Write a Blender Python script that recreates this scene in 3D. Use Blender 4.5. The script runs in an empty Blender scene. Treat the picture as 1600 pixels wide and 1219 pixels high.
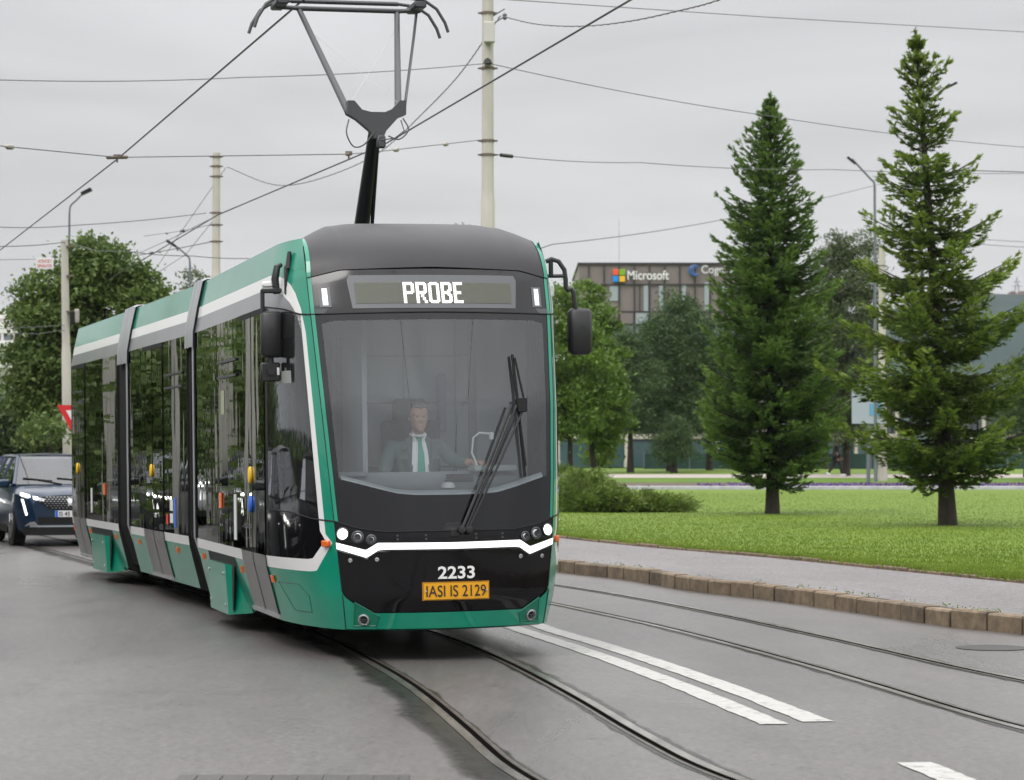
import bpy, math, random
import numpy as np
from mathutils import Vector, Matrix

R = math.radians
scene = bpy.context.scene
COL = scene.collection

# ------------------------------------------------------------------ camera
EYE = np.array([0.0, 0.0, 1.6])
FOC, PCX, PCY, HOR = 4000.0, 800.0, 609.5, 712.0      # focal length and horizon in photograph pixels
PITCH = math.atan((HOR - PCY) / FOC)
cam_data = bpy.data.cameras.new("camera")
cam_data.sensor_width = 36.0
cam_data.lens = 36.0 * FOC / 1600.0
cam_data.clip_start = 0.5
cam_data.clip_end = 6000.0
cam_data.dof.use_dof = True
cam_data.dof.focus_distance = 20.6
cam_data.dof.aperture_fstop = 5.0
cam = bpy.data.objects.new("camera", cam_data)
cam.location = EYE
cam.rotation_euler = (math.pi / 2 + PITCH, 0, 0)
COL.objects.link(cam)
scene.camera = cam

# ------------------------------------------------------------------ sky, sun, exposure
SUN_EL, SUN_ROT = R(52), R(215)
world = bpy.data.worlds.new("World")
scene.world = world
world.use_nodes = True
wn, wl = world.node_tree.nodes, world.node_tree.links
wn.clear()
w_out = wn.new("ShaderNodeOutputWorld")
w_bg = wn.new("ShaderNodeBackground")
w_bg.inputs["Strength"].default_value = 0.1
w_sky = wn.new("ShaderNodeTexSky")
w_sky.sky_type = 'NISHITA'
w_sky.sun_disc = False
w_sky.sun_elevation = SUN_EL
w_sky.sun_rotation = SUN_ROT
w_sky.dust_density = 4.0
w_tc = wn.new("ShaderNodeTexCoord")
w_sep = wn.new("ShaderNodeSeparateXYZ")
wl.new(w_tc.outputs["Generated"], w_sep.inputs[0])
w_ramp = wn.new("ShaderNodeValToRGB")                 # an overcast deck is brighter overhead than at the horizon
cr = w_ramp.color_ramp
cr.elements[0].position = 0.0
cr.elements[0].color = (0.525, 0.528, 0.535, 1)
cr.elements[1].position = 1.0
cr.elements[1].color = (1.9, 1.9, 1.9, 1)
e = cr.elements.new(0.14); e.color = (0.480, 0.483, 0.492, 1)
e = cr.elements.new(0.22); e.color = (0.56, 0.565, 0.58, 1)
e = cr.elements.new(0.45); e.color = (1.15, 1.15, 1.16, 1)
wl.new(w_sep.outputs["Z"], w_ramp.inputs[0])
w_map = wn.new("ShaderNodeMapping")
w_map.inputs["Scale"].default_value = (1.0, 1.0, 5.5)
wl.new(w_tc.outputs["Generated"], w_map.inputs[0])
w_noise = wn.new("ShaderNodeTexNoise")
w_noise.inputs["Scale"].default_value = 4.6
w_noise.inputs["Detail"].default_value = 5.0
w_noise.inputs["Roughness"].default_value = 0.48
w_noise.inputs["Distortion"].default_value = 0.6
wl.new(w_map.outputs[0], w_noise.inputs["Vector"])
w_mr = wn.new("ShaderNodeMapRange")
w_mr.inputs["From Min"].default_value = 0.3
w_mr.inputs["From Max"].default_value = 0.7
w_mr.inputs["To Min"].default_value = 12.0
w_mr.inputs["To Max"].default_value = 15.0
wl.new(w_noise.outputs["Fac"], w_mr.inputs["Value"])
w_mul = wn.new("ShaderNodeVectorMath"); w_mul.operation = 'SCALE'
wl.new(w_ramp.outputs[0], w_mul.inputs[0])
wl.new(w_mr.outputs[0], w_mul.inputs["Scale"])
w_mix = wn.new("ShaderNodeMix"); w_mix.data_type = 'RGBA'
w_mix.inputs["Factor"].default_value = 0.97           # the cloud layer hides nearly all of the clear sky
wl.new(w_sky.outputs[0], w_mix.inputs["A"])
wl.new(w_mul.outputs[0], w_mix.inputs["B"])
wl.new(w_mix.outputs["Result"], w_bg.inputs["Color"])
wl.new(w_bg.outputs[0], w_out.inputs["Surface"])

sun_data = bpy.data.lights.new("sun", 'SUN')
sun_data.energy = 1.3
sun_data.angle = R(25)
sun_data.color = (1.0, 0.97, 0.93)
sun = bpy.data.objects.new("sun", sun_data)
# sun_rotation 0 is +Y, turning clockwise seen from above
sd = Vector((math.sin(SUN_ROT) * math.cos(SUN_EL), math.cos(SUN_ROT) * math.cos(SUN_EL), math.sin(SUN_EL)))
sun.rotation_euler = (-sd).to_track_quat('-Z', 'Y').to_euler()
COL.objects.link(sun)

vs = scene.view_settings
vs.view_transform = 'Standard'
vs.look = 'None'
vs.exposure = 0.0
vs.gamma = 1.0
vs.use_curve_mapping = False
scene.cycles.max_bounces = 8
scene.cycles.transparent_max_bounces = 12
scene.cycles.caustics_reflective = False
scene.cycles.caustics_refractive = False

# ------------------------------------------------------------------ layout helpers
_cp, _sp = math.cos(PITCH), math.sin(PITCH)
def ray(x, y):
    a, b = (x - PCX) / FOC, (y - PCY) / FOC
    return np.array([a, _cp + b * _sp, _sp - b * _cp])
def at(x, y, Y):
    """the place at depth Y that stands behind this point of the photograph"""
    r = ray(x, y)
    return EYE + r * (Y / r[1])
def ground(x, y, z=0.0):
    r = ray(x, y)
    return EYE + r * ((z - EYE[2]) / r[2])

# ------------------------------------------------------------------ materials
def mat(name, color, rough=0.6, metal=0.0, spec=0.5, coat=0.0, emit=None, estr=0.0, bump=None, var=None, alpha=None, coord="Object"):
    """var: (noise scale, low factor, high factor[, stretch]); bump: (noise scale, strength, distance)"""
    m = bpy.data.materials.new(name)
    m.use_nodes = True
    n, l = m.node_tree.nodes, m.node_tree.links
    b = n["Principled BSDF"]
    b.inputs["Base Color"].default_value = (*color, 1)
    b.inputs["Roughness"].default_value = rough
    b.inputs["Metallic"].default_value = metal
    b.inputs["Specular IOR Level"].default_value = spec
    b.inputs["Coat Weight"].default_value = coat
    b.inputs["Coat Roughness"].default_value = 0.06
    if emit:
        b.inputs["Emission Color"].default_value = (*emit, 1)
        b.inputs["Emission Strength"].default_value = estr
    if var or bump:
        tc = n.new("ShaderNodeTexCoord")
    if var:
        mp = n.new("ShaderNodeMapping")
        if len(var) > 3: mp.inputs["Scale"].default_value = var[3]
        l.new(tc.outputs[coord], mp.inputs[0])
        nz = n.new("ShaderNodeTexNoise")
        nz.inputs["Scale"].default_value = var[0]
        nz.inputs["Detail"].default_value = 6
        nz.inputs["Roughness"].default_value = 0.6
        l.new(mp.outputs[0], nz.inputs["Vector"])
        mr = n.new("ShaderNodeMapRange")
        mr.inputs["From Min"].default_value = 0.32
        mr.inputs["From Max"].default_value = 0.68
        mr.inputs["To Min"].default_value = var[1]
        mr.inputs["To Max"].default_value = var[2]
        l.new(nz.outputs["Fac"], mr.inputs["Value"])
        vm = n.new("ShaderNodeVectorMath"); vm.operation = 'SCALE'
        vm.inputs[0].default_value = color
        l.new(mr.outputs[0], vm.inputs["Scale"])
        l.new(vm.outputs[0], b.inputs["Base Color"])
    if bump:
        nb = n.new("ShaderNodeTexNoise")
        nb.inputs["Scale"].default_value = bump[0]
        nb.inputs["Detail"].default_value = 5
        l.new(tc.outputs[coord], nb.inputs["Vector"])
        bp = n.new("ShaderNodeBump")
        bp.inputs["Strength"].default_value = bump[1]
        bp.inputs["Distance"].default_value = bump[2]
        l.new(nb.outputs["Fac"], bp.inputs["Height"])
        l.new(bp.outputs[0], b.inputs["Normal"])
    return m

def glass_mat(name, tint, ior, rough=0.0, base=0.02, wave=None, veil=None):
    """sheet glass: what is behind it, dimmed by the tint, under a Fresnel mirror image; veil = share of a thin film of drops"""
    m = bpy.data.materials.new(name)
    m.use_nodes = True
    n, l = m.node_tree.nodes, m.node_tree.links
    n.clear()
    out = n.new("ShaderNodeOutputMaterial")
    tr = n.new("ShaderNodeBsdfTransparent"); tr.inputs[0].default_value = (*tint, 1)
    gl = n.new("ShaderNodeBsdfGlossy"); gl.inputs["Roughness"].default_value = rough
    gl.inputs["Color"].default_value = (0.95, 0.97, 1.0, 1)
    fr = n.new("ShaderNodeFresnel"); fr.inputs["IOR"].default_value = ior
    ad = n.new("ShaderNodeMath"); ad.operation = 'ADD'; ad.use_clamp = True
    ad.inputs[1].default_value = base
    l.new(fr.outputs[0], ad.inputs[0])
    mx = n.new("ShaderNodeMixShader")
    l.new(ad.outputs[0], mx.inputs[0])
    l.new(gl.outputs[0], mx.inputs[2])
    if veil:
        df = n.new("ShaderNodeBsdfDiffuse"); df.inputs[0].default_value = (0.55, 0.57, 0.6, 1)
        m2 = n.new("ShaderNodeMixShader"); m2.inputs[0].default_value = veil
        l.new(tr.outputs[0], m2.inputs[1]); l.new(df.outputs[0], m2.inputs[2])
        l.new(m2.outputs[0], mx.inputs[1])
    else:
        l.new(tr.outputs[0], mx.inputs[1])
    if wave:
        tc = n.new("ShaderNodeTexCoord")
        mp = n.new("ShaderNodeMapping"); mp.inputs["Scale"].default_value = wave[2]
        nz = n.new("ShaderNodeTexNoise"); nz.inputs["Scale"].default_value = wave[0]; nz.inputs["Detail"].default_value = 1.5
        bp = n.new("ShaderNodeBump"); bp.inputs["Strength"].default_value = wave[1]; bp.inputs["Distance"].default_value = 0.02
        l.new(tc.outputs["Object"], mp.inputs[0]); l.new(mp.outputs[0], nz.inputs["Vector"])
        l.new(nz.outputs["Fac"], bp.inputs["Height"])
        l.new(bp.outputs[0], gl.inputs["Normal"])
        l.new(bp.outputs[0], fr.inputs["Normal"])
    l.new(mx.outputs[0], out.inputs["Surface"])
    return m

def leaf_mat(name, dark, light, trans=0.3, rough=0.55):
    m = bpy.data.materials.new(name)
    m.use_nodes = True
    n, l = m.node_tree.nodes, m.node_tree.links
    b = n["Principled BSDF"]
    b.inputs["Roughness"].default_value = rough
    b.inputs["Specular IOR Level"].default_value = 0.35
    geo = n.new("ShaderNodeNewGeometry")
    tc = n.new("ShaderNodeTexCoord")
    nz = n.new("ShaderNodeTexNoise"); nz.inputs["Scale"].default_value = 1.1; nz.inputs["Detail"].default_value = 2
    l.new(tc.outputs["Object"], nz.inputs["Vector"])
    mx = n.new("ShaderNodeMath"); mx.operation = 'MULTIPLY_ADD'
    mx.inputs[1].default_value = 0.5
    l.new(geo.outputs["Random Per Island"], mx.inputs[0])
    sb = n.new("ShaderNodeMapRange")
    sb.inputs["From Min"].default_value = 0.35; sb.inputs["From Max"].default_value = 0.65
    sb.inputs["To Min"].default_value = 0.0; sb.inputs["To Max"].default_value = 0.5
    l.new(nz.outputs["Fac"], sb.inputs["Value"])
    l.new(sb.outputs[0], mx.inputs[2])
    rp = n.new("ShaderNodeValToRGB")
    rp.color_ramp.elements[0].color = (*dark, 1)
    rp.color_ramp.elements[1].color = (*light, 1)
    l.new(mx.outputs[0], rp.inputs[0])
    l.new(rp.outputs[0], b.inputs["Base Color"])
    tl = n.new("ShaderNodeBsdfTranslucent")
    l.new(rp.outputs[0], tl.inputs[0])
    ms = n.new("ShaderNodeMixShader"); ms.inputs[0].default_value = trans
    l.new(b.outputs[0], ms.inputs[1]); l.new(tl.outputs[0], ms.inputs[2])
    l.new(ms.outputs[0], n["Material Output"].inputs["Surface"])
    return m

# ------------------------------------------------------------------ mesh helpers
class MB:
    """collects shapes and links them as one mesh object"""
    def __init__(s):
        s.v, s.f, s.m = [], [], []
    def add(s, verts, faces, mi=0):
        o = len(s.v)
        s.v.extend([tuple(map(float, p)) for p in verts])
        for f in faces:
            s.f.append(tuple(i + o for i in f)); s.m.append(mi)
        return s
    def box(s, c, d, mi=0, rz=0.0, bev=0.0):
        x, y, z = d[0] / 2, d[1] / 2, d[2] / 2
        if bev > 0:
            b = min(bev, x * .49, y * .49, z * .49)
            pts, idx = [], {}
            vs_ = []
            for sx in (-1, 1):
                for sy in (-1, 1):
                    for sz in (-1, 1):
                        for k, q in enumerate(((x, y - b, z - b), (x - b, y, z - b), (x - b, y - b, z))):
                            idx[(sx, sy, sz, k)] = len(vs_)
                            vs_.append((sx * q[0], sy * q[1], sz * q[2]))
            F = []
            I = lambda sx, sy, sz, k: idx[(sx, sy, sz, k)]
            for t in (-1, 1):
                F.append((I(t, -1, -1, 0), I(t, 1, -1, 0), I(t, 1, 1, 0), I(t, -1, 1, 0)))
                F.append((I(-1, t, -1, 1), I(1, t, -1, 1), I(1, t, 1, 1), I(-1, t, 1, 1)))
                F.append((I(-1, -1, t, 2), I(1, -1, t, 2), I(1, 1, t, 2), I(-1, 1, t, 2)))
            for a in (-1, 1):
                for c2 in (-1, 1):
                    F.append((I(a, c2, -1, 0), I(a, c2, 1, 0), I(a, c2, 1, 1), I(a, c2, -1, 1)))
                    F.append((I(a, -1, c2, 0), I(a, 1, c2, 0), I(a, 1, c2, 2), I(a, -1, c2, 2)))
                    F.append((I(-1, a, c2, 1), I(1, a, c2, 1), I(1, a, c2, 2), I(-1, a, c2, 2)))
                    for g in (-1, 1):
                        F.append((I(a, c2, g, 0), I(a, c2, g, 1), I(a, c2, g, 2)))
            P = vs_
        else:
            P = [(sx * x, sy * y, sz * z) for sx in (-1, 1) for sy in (-1, 1) for sz in (-1, 1)]
            F = [(0, 1, 3, 2), (4, 6, 7, 5), (0, 4, 5, 1), (2, 3, 7, 6), (0, 2, 6, 4), (1, 5, 7, 3)]
        ca, sa = math.cos(rz), math.sin(rz)
        s.add([(c[0] + p[0] * ca - p[1] * sa, c[1] + p[0] * sa + p[1] * ca, c[2] + p[2]) for p in P], F, mi)
        return s
    def tube(s, pts, r, n=8, mi=0, cap=True):
        P = [np.array(p, float) for p in pts]
        rad = r if hasattr(r, '__len__') else [r] * len(P)
        rings = []
        up = np.array([0.0, 0.0, 1.0])
        prev = None
        for i, p in enumerate(P):
            d = P[min(i + 1, len(P) - 1)] - P[max(i - 1, 0)]
            d = d / (np.linalg.norm(d) + 1e-9)
            if prev is None:
                a = np.cross(d, up)
                if np.linalg.norm(a) < 1e-3: a = np.cross(d, np.array([1.0, 0, 0]))
            else:
                a = prev - d * (prev @ d)
            a = a / (np.linalg.norm(a) + 1e-9)
            prev = a
            b = np.cross(d, a)
            rings.append([p + rad[i] * (a * math.cos(2 * math.pi * k / n) + b * math.sin(2 * math.pi * k / n)) for k in range(n)])
        V = [q for rg in rings for q in rg]
        F = []
        for i in range(len(P) - 1):
            for k in range(n):
                F.append((i * n + k, i * n + (k + 1) % n, (i + 1) * n + (k + 1) % n, (i + 1) * n + k))
        if cap:
            F.append(tuple(range(n - 1, -1, -1)))
            F.append(tuple((len(P) - 1) * n + k for k in range(n)))
        s.add(V, F, mi)
        return s
    def lathe(s, prof, n=20, o=(0, 0, 0), axis='z', mi=0):
        """prof: (radius, height) pairs turned about an axis"""
        V, F = [], []
        for r, h in prof:
            for k in range(n):
                a = 2 * math.pi * k / n
                c, d = r * math.cos(a), r * math.sin(a)
                p = {'z': (c, d, h), 'y': (c, h, d), 'x': (h, c, d)}[axis]
                V.append((o[0] + p[0], o[1] + p[1], o[2] + p[2]))
        for i in range(len(prof) - 1):
            for k in range(n):
                F.append((i * n + k, i * n + (k + 1) % n, (i + 1) * n + (k + 1) % n, (i + 1) * n + k))
        F.append(tuple(range(n))); F.append(tuple((len(prof) - 1) * n + k for k in range(n)))
        s.add(V, F, mi)
        return s
    def prism(s, poly, a, b, fn, mi=0):
        """polygon of 2D points carried from depth a to b by fn(p, q, depth) -> xyz"""
        n = len(poly)
        V = [fn(p, q, a) for p, q in poly] + [fn(p, q, b) for p, q in poly]
        F = [tuple(range(n)), tuple(range(2 * n - 1, n - 1, -1))] + [(i, (i + 1) % n, n + (i + 1) % n, n + i) for i in range(n)]
        s.add(V, F, mi)
        return s
    def grid(s, rows, mi=0, closed=False):
        n = len(rows[0])
        V = [p for r_ in rows for p in r_]
        F = []
        for i in range(len(rows) - 1):
            for k in range(n - 1 + (1 if closed else 0)):
                F.append((i * n + k, i * n + (k + 1) % n, (i + 1) * n + (k + 1) % n, (i + 1) * n + k))
        s.add(V, F, mi)
        return s
    def build(s, name, mats, parent=None, smooth=None, recalc=True):
        me = bpy.data.meshes.new(name)
        me.from_pydata(s.v, [], s.f)
        for m in (mats if isinstance(mats, (list, tuple)) else [mats]):
            me.materials.append(m)
        me.polygons.foreach_set("material_index", s.m)
        if recalc and len(s.f) < 30000:
            import bmesh
            bm = bmesh.new(); bm.from_mesh(me)
            bmesh.ops.recalc_face_normals(bm, faces=bm.faces)
            bm.to_mesh(me); bm.free()
        if smooth is not None:
            me.polygons.foreach_set("use_smooth", [True] * len(me.polygons))
            me.set_sharp_from_angle(angle=R(smooth))
        me.update()
        o = bpy.data.objects.new(name, me)
        COL.objects.link(o)
        if parent: o.parent = parent
        return o

def tag(o, label=None, cat=None, group=None, kind=None):
    if label: o["label"] = label
    if cat: o["category"] = cat
    if group: o["group"] = group
    if kind: o["kind"] = kind
    return o
def empty(name, loc, label, cat, group=None, rz=0.0):
    o = bpy.data.objects.new(name, None)
    o.empty_display_size = 0.2
    o.location = loc
    o.rotation_euler = (0, 0, rz)
    COL.objects.link(o)
    return tag(o, label, cat, group)
def copy_tree(o, parent=None):
    c = o.copy(); COL.objects.link(c)
    if parent: c.parent = parent
    for ch in list(o.children): copy_tree(ch, c)
    return c

def text_shape(body, width=None, height=None, bold=0.0, ext=0.0):
    """built-in lettering as vertices and faces, centred, scaled to a width and a height"""
    cu = bpy.data.curves.new("lettering", 'FONT')
    cu.body = body; cu.size = 1.0; cu.offset = bold; cu.extrude = ext
    cu.align_x = 'LEFT'
    ob = bpy.data.objects.new("lettering", cu)
    COL.objects.link(ob)
    dg = bpy.context.evaluated_depsgraph_get()
    me = bpy.data.meshes.new_from_object(ob.evaluated_get(dg))
    V = np.array([v.co[:] for v in me.vertices]); F = [tuple(p.vertices) for p in me.polygons]
    bpy.data.objects.remove(ob); bpy.data.curves.remove(cu); bpy.data.meshes.remove(me)
    lo, hi = V.min(0), V.max(0)
    V = V - (lo + hi) / 2
    sx = (width / (hi[0] - lo[0])) if width else None
    sy = (height / (hi[1] - lo[1])) if height else sx
    if sx is None: sx = sy
    V[:, 0] *= sx; V[:, 1] *= sy
    return V, F

def fast_mesh(name, V, F4, mats, parent=None, mi=None, smooth=False):
    """many separate quads at once: V (n,3), F4 (m,4)"""
    me = bpy.data.meshes.new(name)
    V = np.ascontiguousarray(V, np.float32); F4 = np.ascontiguousarray(F4, np.int32)
    m, k = F4.shape
    me.vertices.add(len(V)); me.vertices.foreach_set("co", V.ravel())
    me.loops.add(m * k); me.loops.foreach_set("vertex_index", F4.ravel())
    me.polygons.add(m); me.polygons.foreach_set("loop_start", np.arange(0, m * k, k, dtype=np.int32))
    for q in (mats if isinstance(mats, (list, tuple)) else [mats]): me.materials.append(q)
    if mi is not None: me.polygons.foreach_set("material_index", np.ascontiguousarray(mi, np.int32))
    me.update(calc_edges=True); me.validate()
    if smooth: me.polygons.foreach_set("use_smooth", [True] * m)
    o = bpy.data.objects.new(name, me)
    COL.objects.link(o)
    if parent: o.parent = parent
    return o

def interp(x, xs, ys): return float(np.interp(x, xs, ys))
def spline(P, n=12):
    """Catmull-Rom through points"""
    P = [np.array(p, float) for p in P]
    Q = [2 * P[0] - P[1]] + P + [2 * P[-1] - P[-2]]
    out = []
    for i in range(1, len(Q) - 2):
        for k in range(n):
            t = k / n
            a, b, c, d = Q[i - 1], Q[i], Q[i + 1], Q[i + 2]
            out.append(0.5 * ((2 * b) + (c - a) * t + (2 * a - 5 * b + 4 * c - d) * t * t + (3 * b - a - 3 * c + d) * t ** 3))
    out.append(P[-1])
    return out
def offset_line(P, d):
    """polyline in plan moved sideways by d (to the right of travel)"""
    out = []
    for i, p in enumerate(P):
        t = P[min(i + 1, len(P) - 1)] - P[max(i - 1, 0)]
        t = t[:2] / (np.linalg.norm(t[:2]) + 1e-9)
        out.append(np.array([p[0] + t[1] * d, p[1] - t[0] * d]))
    return out
# ================================================================== SETTING
rng = np.random.default_rng(7)
random.seed(5)

def asphalt(name, base, wet=True, tint=(1, 0.97, 0.98)):
    m = bpy.data.materials.new(name); m.use_nodes = True
    n, l = m.node_tree.nodes, m.node_tree.links
    b = n["Principled BSDF"]
    tc = n.new("ShaderNodeTexCoord")
    def noise(scale, detail, rough=0.6, stretch=None, dist=0.0):
        z = n.new("ShaderNodeTexNoise"); z.inputs["Scale"].default_value = scale
        z.inputs["Detail"].default_value = detail; z.inputs["Roughness"].default_value = rough
        z.inputs["Distortion"].default_value = dist
        src = tc.outputs["Object"]
        if stretch:
            mp = n.new("ShaderNodeMapping"); mp.inputs["Scale"].default_value = stretch; mp.inputs["Rotation"].default_value = (0, 0, R(14))
            l.new(src, mp.inputs[0]); src = mp.outputs[0]
        l.new(src, z.inputs["Vector"]); return z
    def mapr(sock, a, c, d, e2):
        q = n.new("ShaderNodeMapRange")
        for k, v in zip(("From Min", "From Max", "To Min", "To Max"), (a, c, d, e2)): q.inputs[k].default_value = v
        l.new(sock, q.inputs["Value"]); return q.outputs[0]
    def mul(a, c):
        q = n.new("ShaderNodeMath"); q.operation = 'MULTIPLY'; l.new(a, q.inputs[0]); l.new(c, q.inputs[1]); return q.outputs[0]
    grain = mapr(noise(110, 3, 0.75).outputs["Fac"], 0.3, 0.7, 0.30, 1.85)
    chips = mul(mapr(noise(21, 4, 0.8).outputs["Fac"], 0.35, 0.65, 0.60, 1.40), mapr(noise(6, 6, 0.75).outputs["Fac"], 0.35, 0.65, 0.92, 1.08))
    big = mapr(noise(0.7, 8, 0.72, (1, 0.4, 1), 0.4).outputs["Fac"], 0.3, 0.7, 0.84, 1.16)
    damp = noise(0.55, 9, 0.72, (1, 0.25, 1), 0.9).outputs["Fac"]
    f = mul(mul(grain, chips), big)
    if wet: f = mul(f, mapr(damp, 0.48, 0.68, 1.0, 0.90))
    # fine cracks
    vo = n.new("ShaderNodeTexVoronoi"); vo.feature = 'DISTANCE_TO_EDGE'; vo.inputs["Scale"].default_value = 0.33
    wn2 = noise(1.6, 5, 0.65)
    av = n.new("ShaderNodeVectorMath"); av.operation = 'SCALE'; av.inputs["Scale"].default_value = 1.1
    l.new(wn2.outputs["Color"], av.inputs[0])
    ad = n.new("ShaderNodeVectorMath"); l.new(tc.outputs["Object"], ad.inputs[0]); l.new(av.outputs[0], ad.inputs[1])
    l.new(ad.outputs[0], vo.inputs["Vector"])
    crack = mapr(vo.outputs["Distance"], 0.0, 0.006, 0.5, 1.0)
    gate = mapr(noise(0.22, 3).outputs["Fac"], 0.5, 0.56, 0.0, 1.0)
    mxn = n.new("ShaderNodeMix"); mxn.data_type = 'FLOAT'
    l.new(gate, mxn.inputs["Factor"]); mxn.inputs["A"].default_value = 1.0; l.new(crack, mxn.inputs["B"])
    f = mul(f, mxn.outputs["Result"])
    vm = n.new("ShaderNodeVectorMath"); vm.operation = 'SCALE'
    vm.inputs[0].default_value = tuple(base * t for t in tint)
    l.new(f, vm.inputs["Scale"]); l.new(vm.outputs[0], b.inputs["Base Color"])
    if wet: l.new(mapr(damp, 0.40, 0.66, 0.37, 0.25), b.inputs["Roughness"])
    else: b.inputs["Roughness"].default_value = 0.6
    b.inputs["Specular IOR Level"].default_value = 0.5
    bp = n.new("ShaderNodeBump"); bp.inputs["Strength"].default_value = 0.55; bp.inputs["Distance"].default_value = 0.006
    l.new(noise(90, 3, 0.7).outputs["Fac"], bp.inputs["Height"]); l.new(bp.outputs[0], b.inputs["Normal"])
    return m

M = {}
M['road'] = asphalt("damp_asphalt", 0.108, tint=(1, 0.91, 0.89))
M['walk'] = asphalt("footway_asphalt", 0.155, wet=False, tint=(1.0, 0.92, 0.93))
M['tar'] = mat("wet_tar", (0.026, 0.025, 0.022), 0.24, spec=.35, bump=(40, 0.5, 0.006), var=(5, 0.5, 1.9))
def stain(m):
    """let the ground show through where the film thins out at its rim"""
    n, l = m.node_tree.nodes, m.node_tree.links
    at_ = n.new("ShaderNodeAttribute"); at_.attribute_name = "fade"
    tc = n.new("ShaderNodeTexCoord"); nz = n.new("ShaderNodeTexNoise"); nz.inputs["Scale"].default_value = 11; nz.inputs["Detail"].default_value = 8; nz.inputs["Roughness"].default_value = .75
    l.new(tc.outputs["Object"], nz.inputs["Vector"])
    ad = n.new("ShaderNodeMath"); ad.operation = 'ADD'; l.new(at_.outputs["Fac"], ad.inputs[0]); l.new(nz.outputs["Fac"], ad.inputs[1])
    mr = n.new("ShaderNodeMapRange"); mr.inputs["From Min"].default_value = .72; mr.inputs["From Max"].default_value = 1.45; mr.inputs["To Max"].default_value = .92
    l.new(ad.outputs[0], mr.inputs["Value"])
    tr = n.new("ShaderNodeBsdfTransparent"); mx = n.new("ShaderNodeMixShader")
    l.new(mr.outputs[0], mx.inputs[0]); l.new(tr.outputs[0], mx.inputs[1]); l.new(n["Principled BSDF"].outputs[0], mx.inputs[2])
    l.new(mx.outputs[0], n["Material Output"].inputs["Surface"])
stain(M['tar'])
M['rail'] = mat("rail_steel", (0.44, 0.41, 0.37), 0.26, 0.9, var=(9, 0.6, 1.2, (1, 0.2, 1)))
M['groove'] = mat("rail_groove", (0.006, 0.005, 0.005), 1.0, spec=0.0)
M['lip'] = mat("rail_lip", (0.10, 0.085, 0.07), 0.42, 0.5, var=(6, 0.5, 1.4))
M['earth'] = mat("earth", (0.10, 0.075, 0.055), 0.9, var=(3, 0.7, 1.3))
M['path'] = mat("pale_path", (0.40, 0.35, 0.32), 0.8, var=(2, 0.85, 1.1))

def grass_mat(name, c1, c2, c3):
    m = bpy.data.materials.new(name); m.use_nodes = True
    n, l = m.node_tree.nodes, m.node_tree.links
    b = n["Principled BSDF"]; b.inputs["Roughness"].default_value = 0.75; b.inputs["Specular IOR Level"].default_value = 0.2
    tc = n.new("ShaderNodeTexCoord")
    a = n.new("ShaderNodeTexNoise"); a.inputs["Scale"].default_value = 0.55; a.inputs["Detail"].default_value = 6; a.inputs["Roughness"].default_value = 0.65
    f = n.new("ShaderNodeTexNoise"); f.inputs["Scale"].default_value = 26; f.inputs["Detail"].default_value = 3
    l.new(tc.outputs["Object"], a.inputs["Vector"])
    mp = n.new("ShaderNodeMapping"); mp.inputs["Scale"].default_value = (1, 0.25, 1)
    l.new(tc.outputs["Object"], mp.inputs[0]); l.new(mp.outputs[0], f.inputs["Vector"])
    mx = n.new("ShaderNodeMath"); mx.operation = 'MULTIPLY_ADD'; mx.inputs[1].default_value = 0.55
    l.new(a.outputs["Fac"], mx.inputs[0])
    m2 = n.new("ShaderNodeMath"); m2.operation = 'MULTIPLY'; m2.inputs[1].default_value = 0.45
    l.new(f.outputs["Fac"], m2.inputs[0]); l.new(m2.outputs[0], mx.inputs[2])
    rp = n.new("ShaderNodeValToRGB")
    rp.color_ramp.elements[0].position = 0.34; rp.color_ramp.elements[0].color = (*c1, 1)
    rp.color_ramp.elements[1].position = 0.66; rp.color_ramp.elements[1].color = (*c3, 1)
    e2 = rp.color_ramp.elements.new(0.5); e2.color = (*c2, 1)
    l.new(mx.outputs[0], rp.inputs[0]); l.new(rp.outputs[0], b.inputs["Base Color"])
    bp = n.new("ShaderNodeBump"); bp.inputs["Strength"].default_value = 0.8; bp.inputs["Distance"].default_value = 0.03
    l.new(f.outputs["Fac"], bp.inputs["Height"]); l.new(bp.outputs[0], b.inputs["Normal"])
    return m
M['lawn'] = grass_mat("lawn_grass", (0.080, 0.138, 0.014), (0.122, 0.190, 0.018), (0.165, 0.232, 0.028))
M['rough_grass'] = grass_mat("rough_grass", (0.06, 0.12, 0.012), (0.09, 0.17, 0.016), (0.13, 0.21, 0.025))

def strip(P, d0, d1, z, mb, mi=0, zs=None):
    A, B = offset_line(P, d0), offset_line(P, d1)
    V = []
    for i, (a, b) in enumerate(zip(A, B)):
        zz = z if zs is None else zs[i]
        V += [(a[0], a[1], zz), (b[0], b[1], zz)]
    mb.add(V, [(2 * i, 2 * i + 1, 2 * i + 3, 2 * i + 2) for i in range(len(P) - 1)], mi)

def poly_sheet(name, left, right, z, m, kind='structure'):
    """sheet between two polylines with equal point counts"""
    mb = MB()
    V = []
    for a, b in zip(left, right): V += [(a[0], a[1], z), (b[0], b[1], z)]
    mb.add(V, [(2 * i, 2 * i + 1, 2 * i + 3, 2 * i + 2) for i in range(len(left) - 1)])
    return tag(mb.build(name, m), kind=kind)

# base terrain to the horizon
mb = MB()
ys = [-60, 0, 40, 108.2, 116, 125, 140, 170, 400, 900, 3000]
zs = [-0.05, -0.05, -0.05, -0.03, 0.30, 0.62, 0.80, 0.85, 0.9, 1.0, 2.0]
xs = [-2500, -600, -150, -40, 0, 40, 150, 600, 2500]
mb.grid([[(x, y, z if x > -45 else min(z, 0.3) - 0.05) for x in xs] for y, z in zip(ys, zs)])
tag(mb.build("ground", M['rough_grass'], recalc=False), kind='structure')

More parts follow.
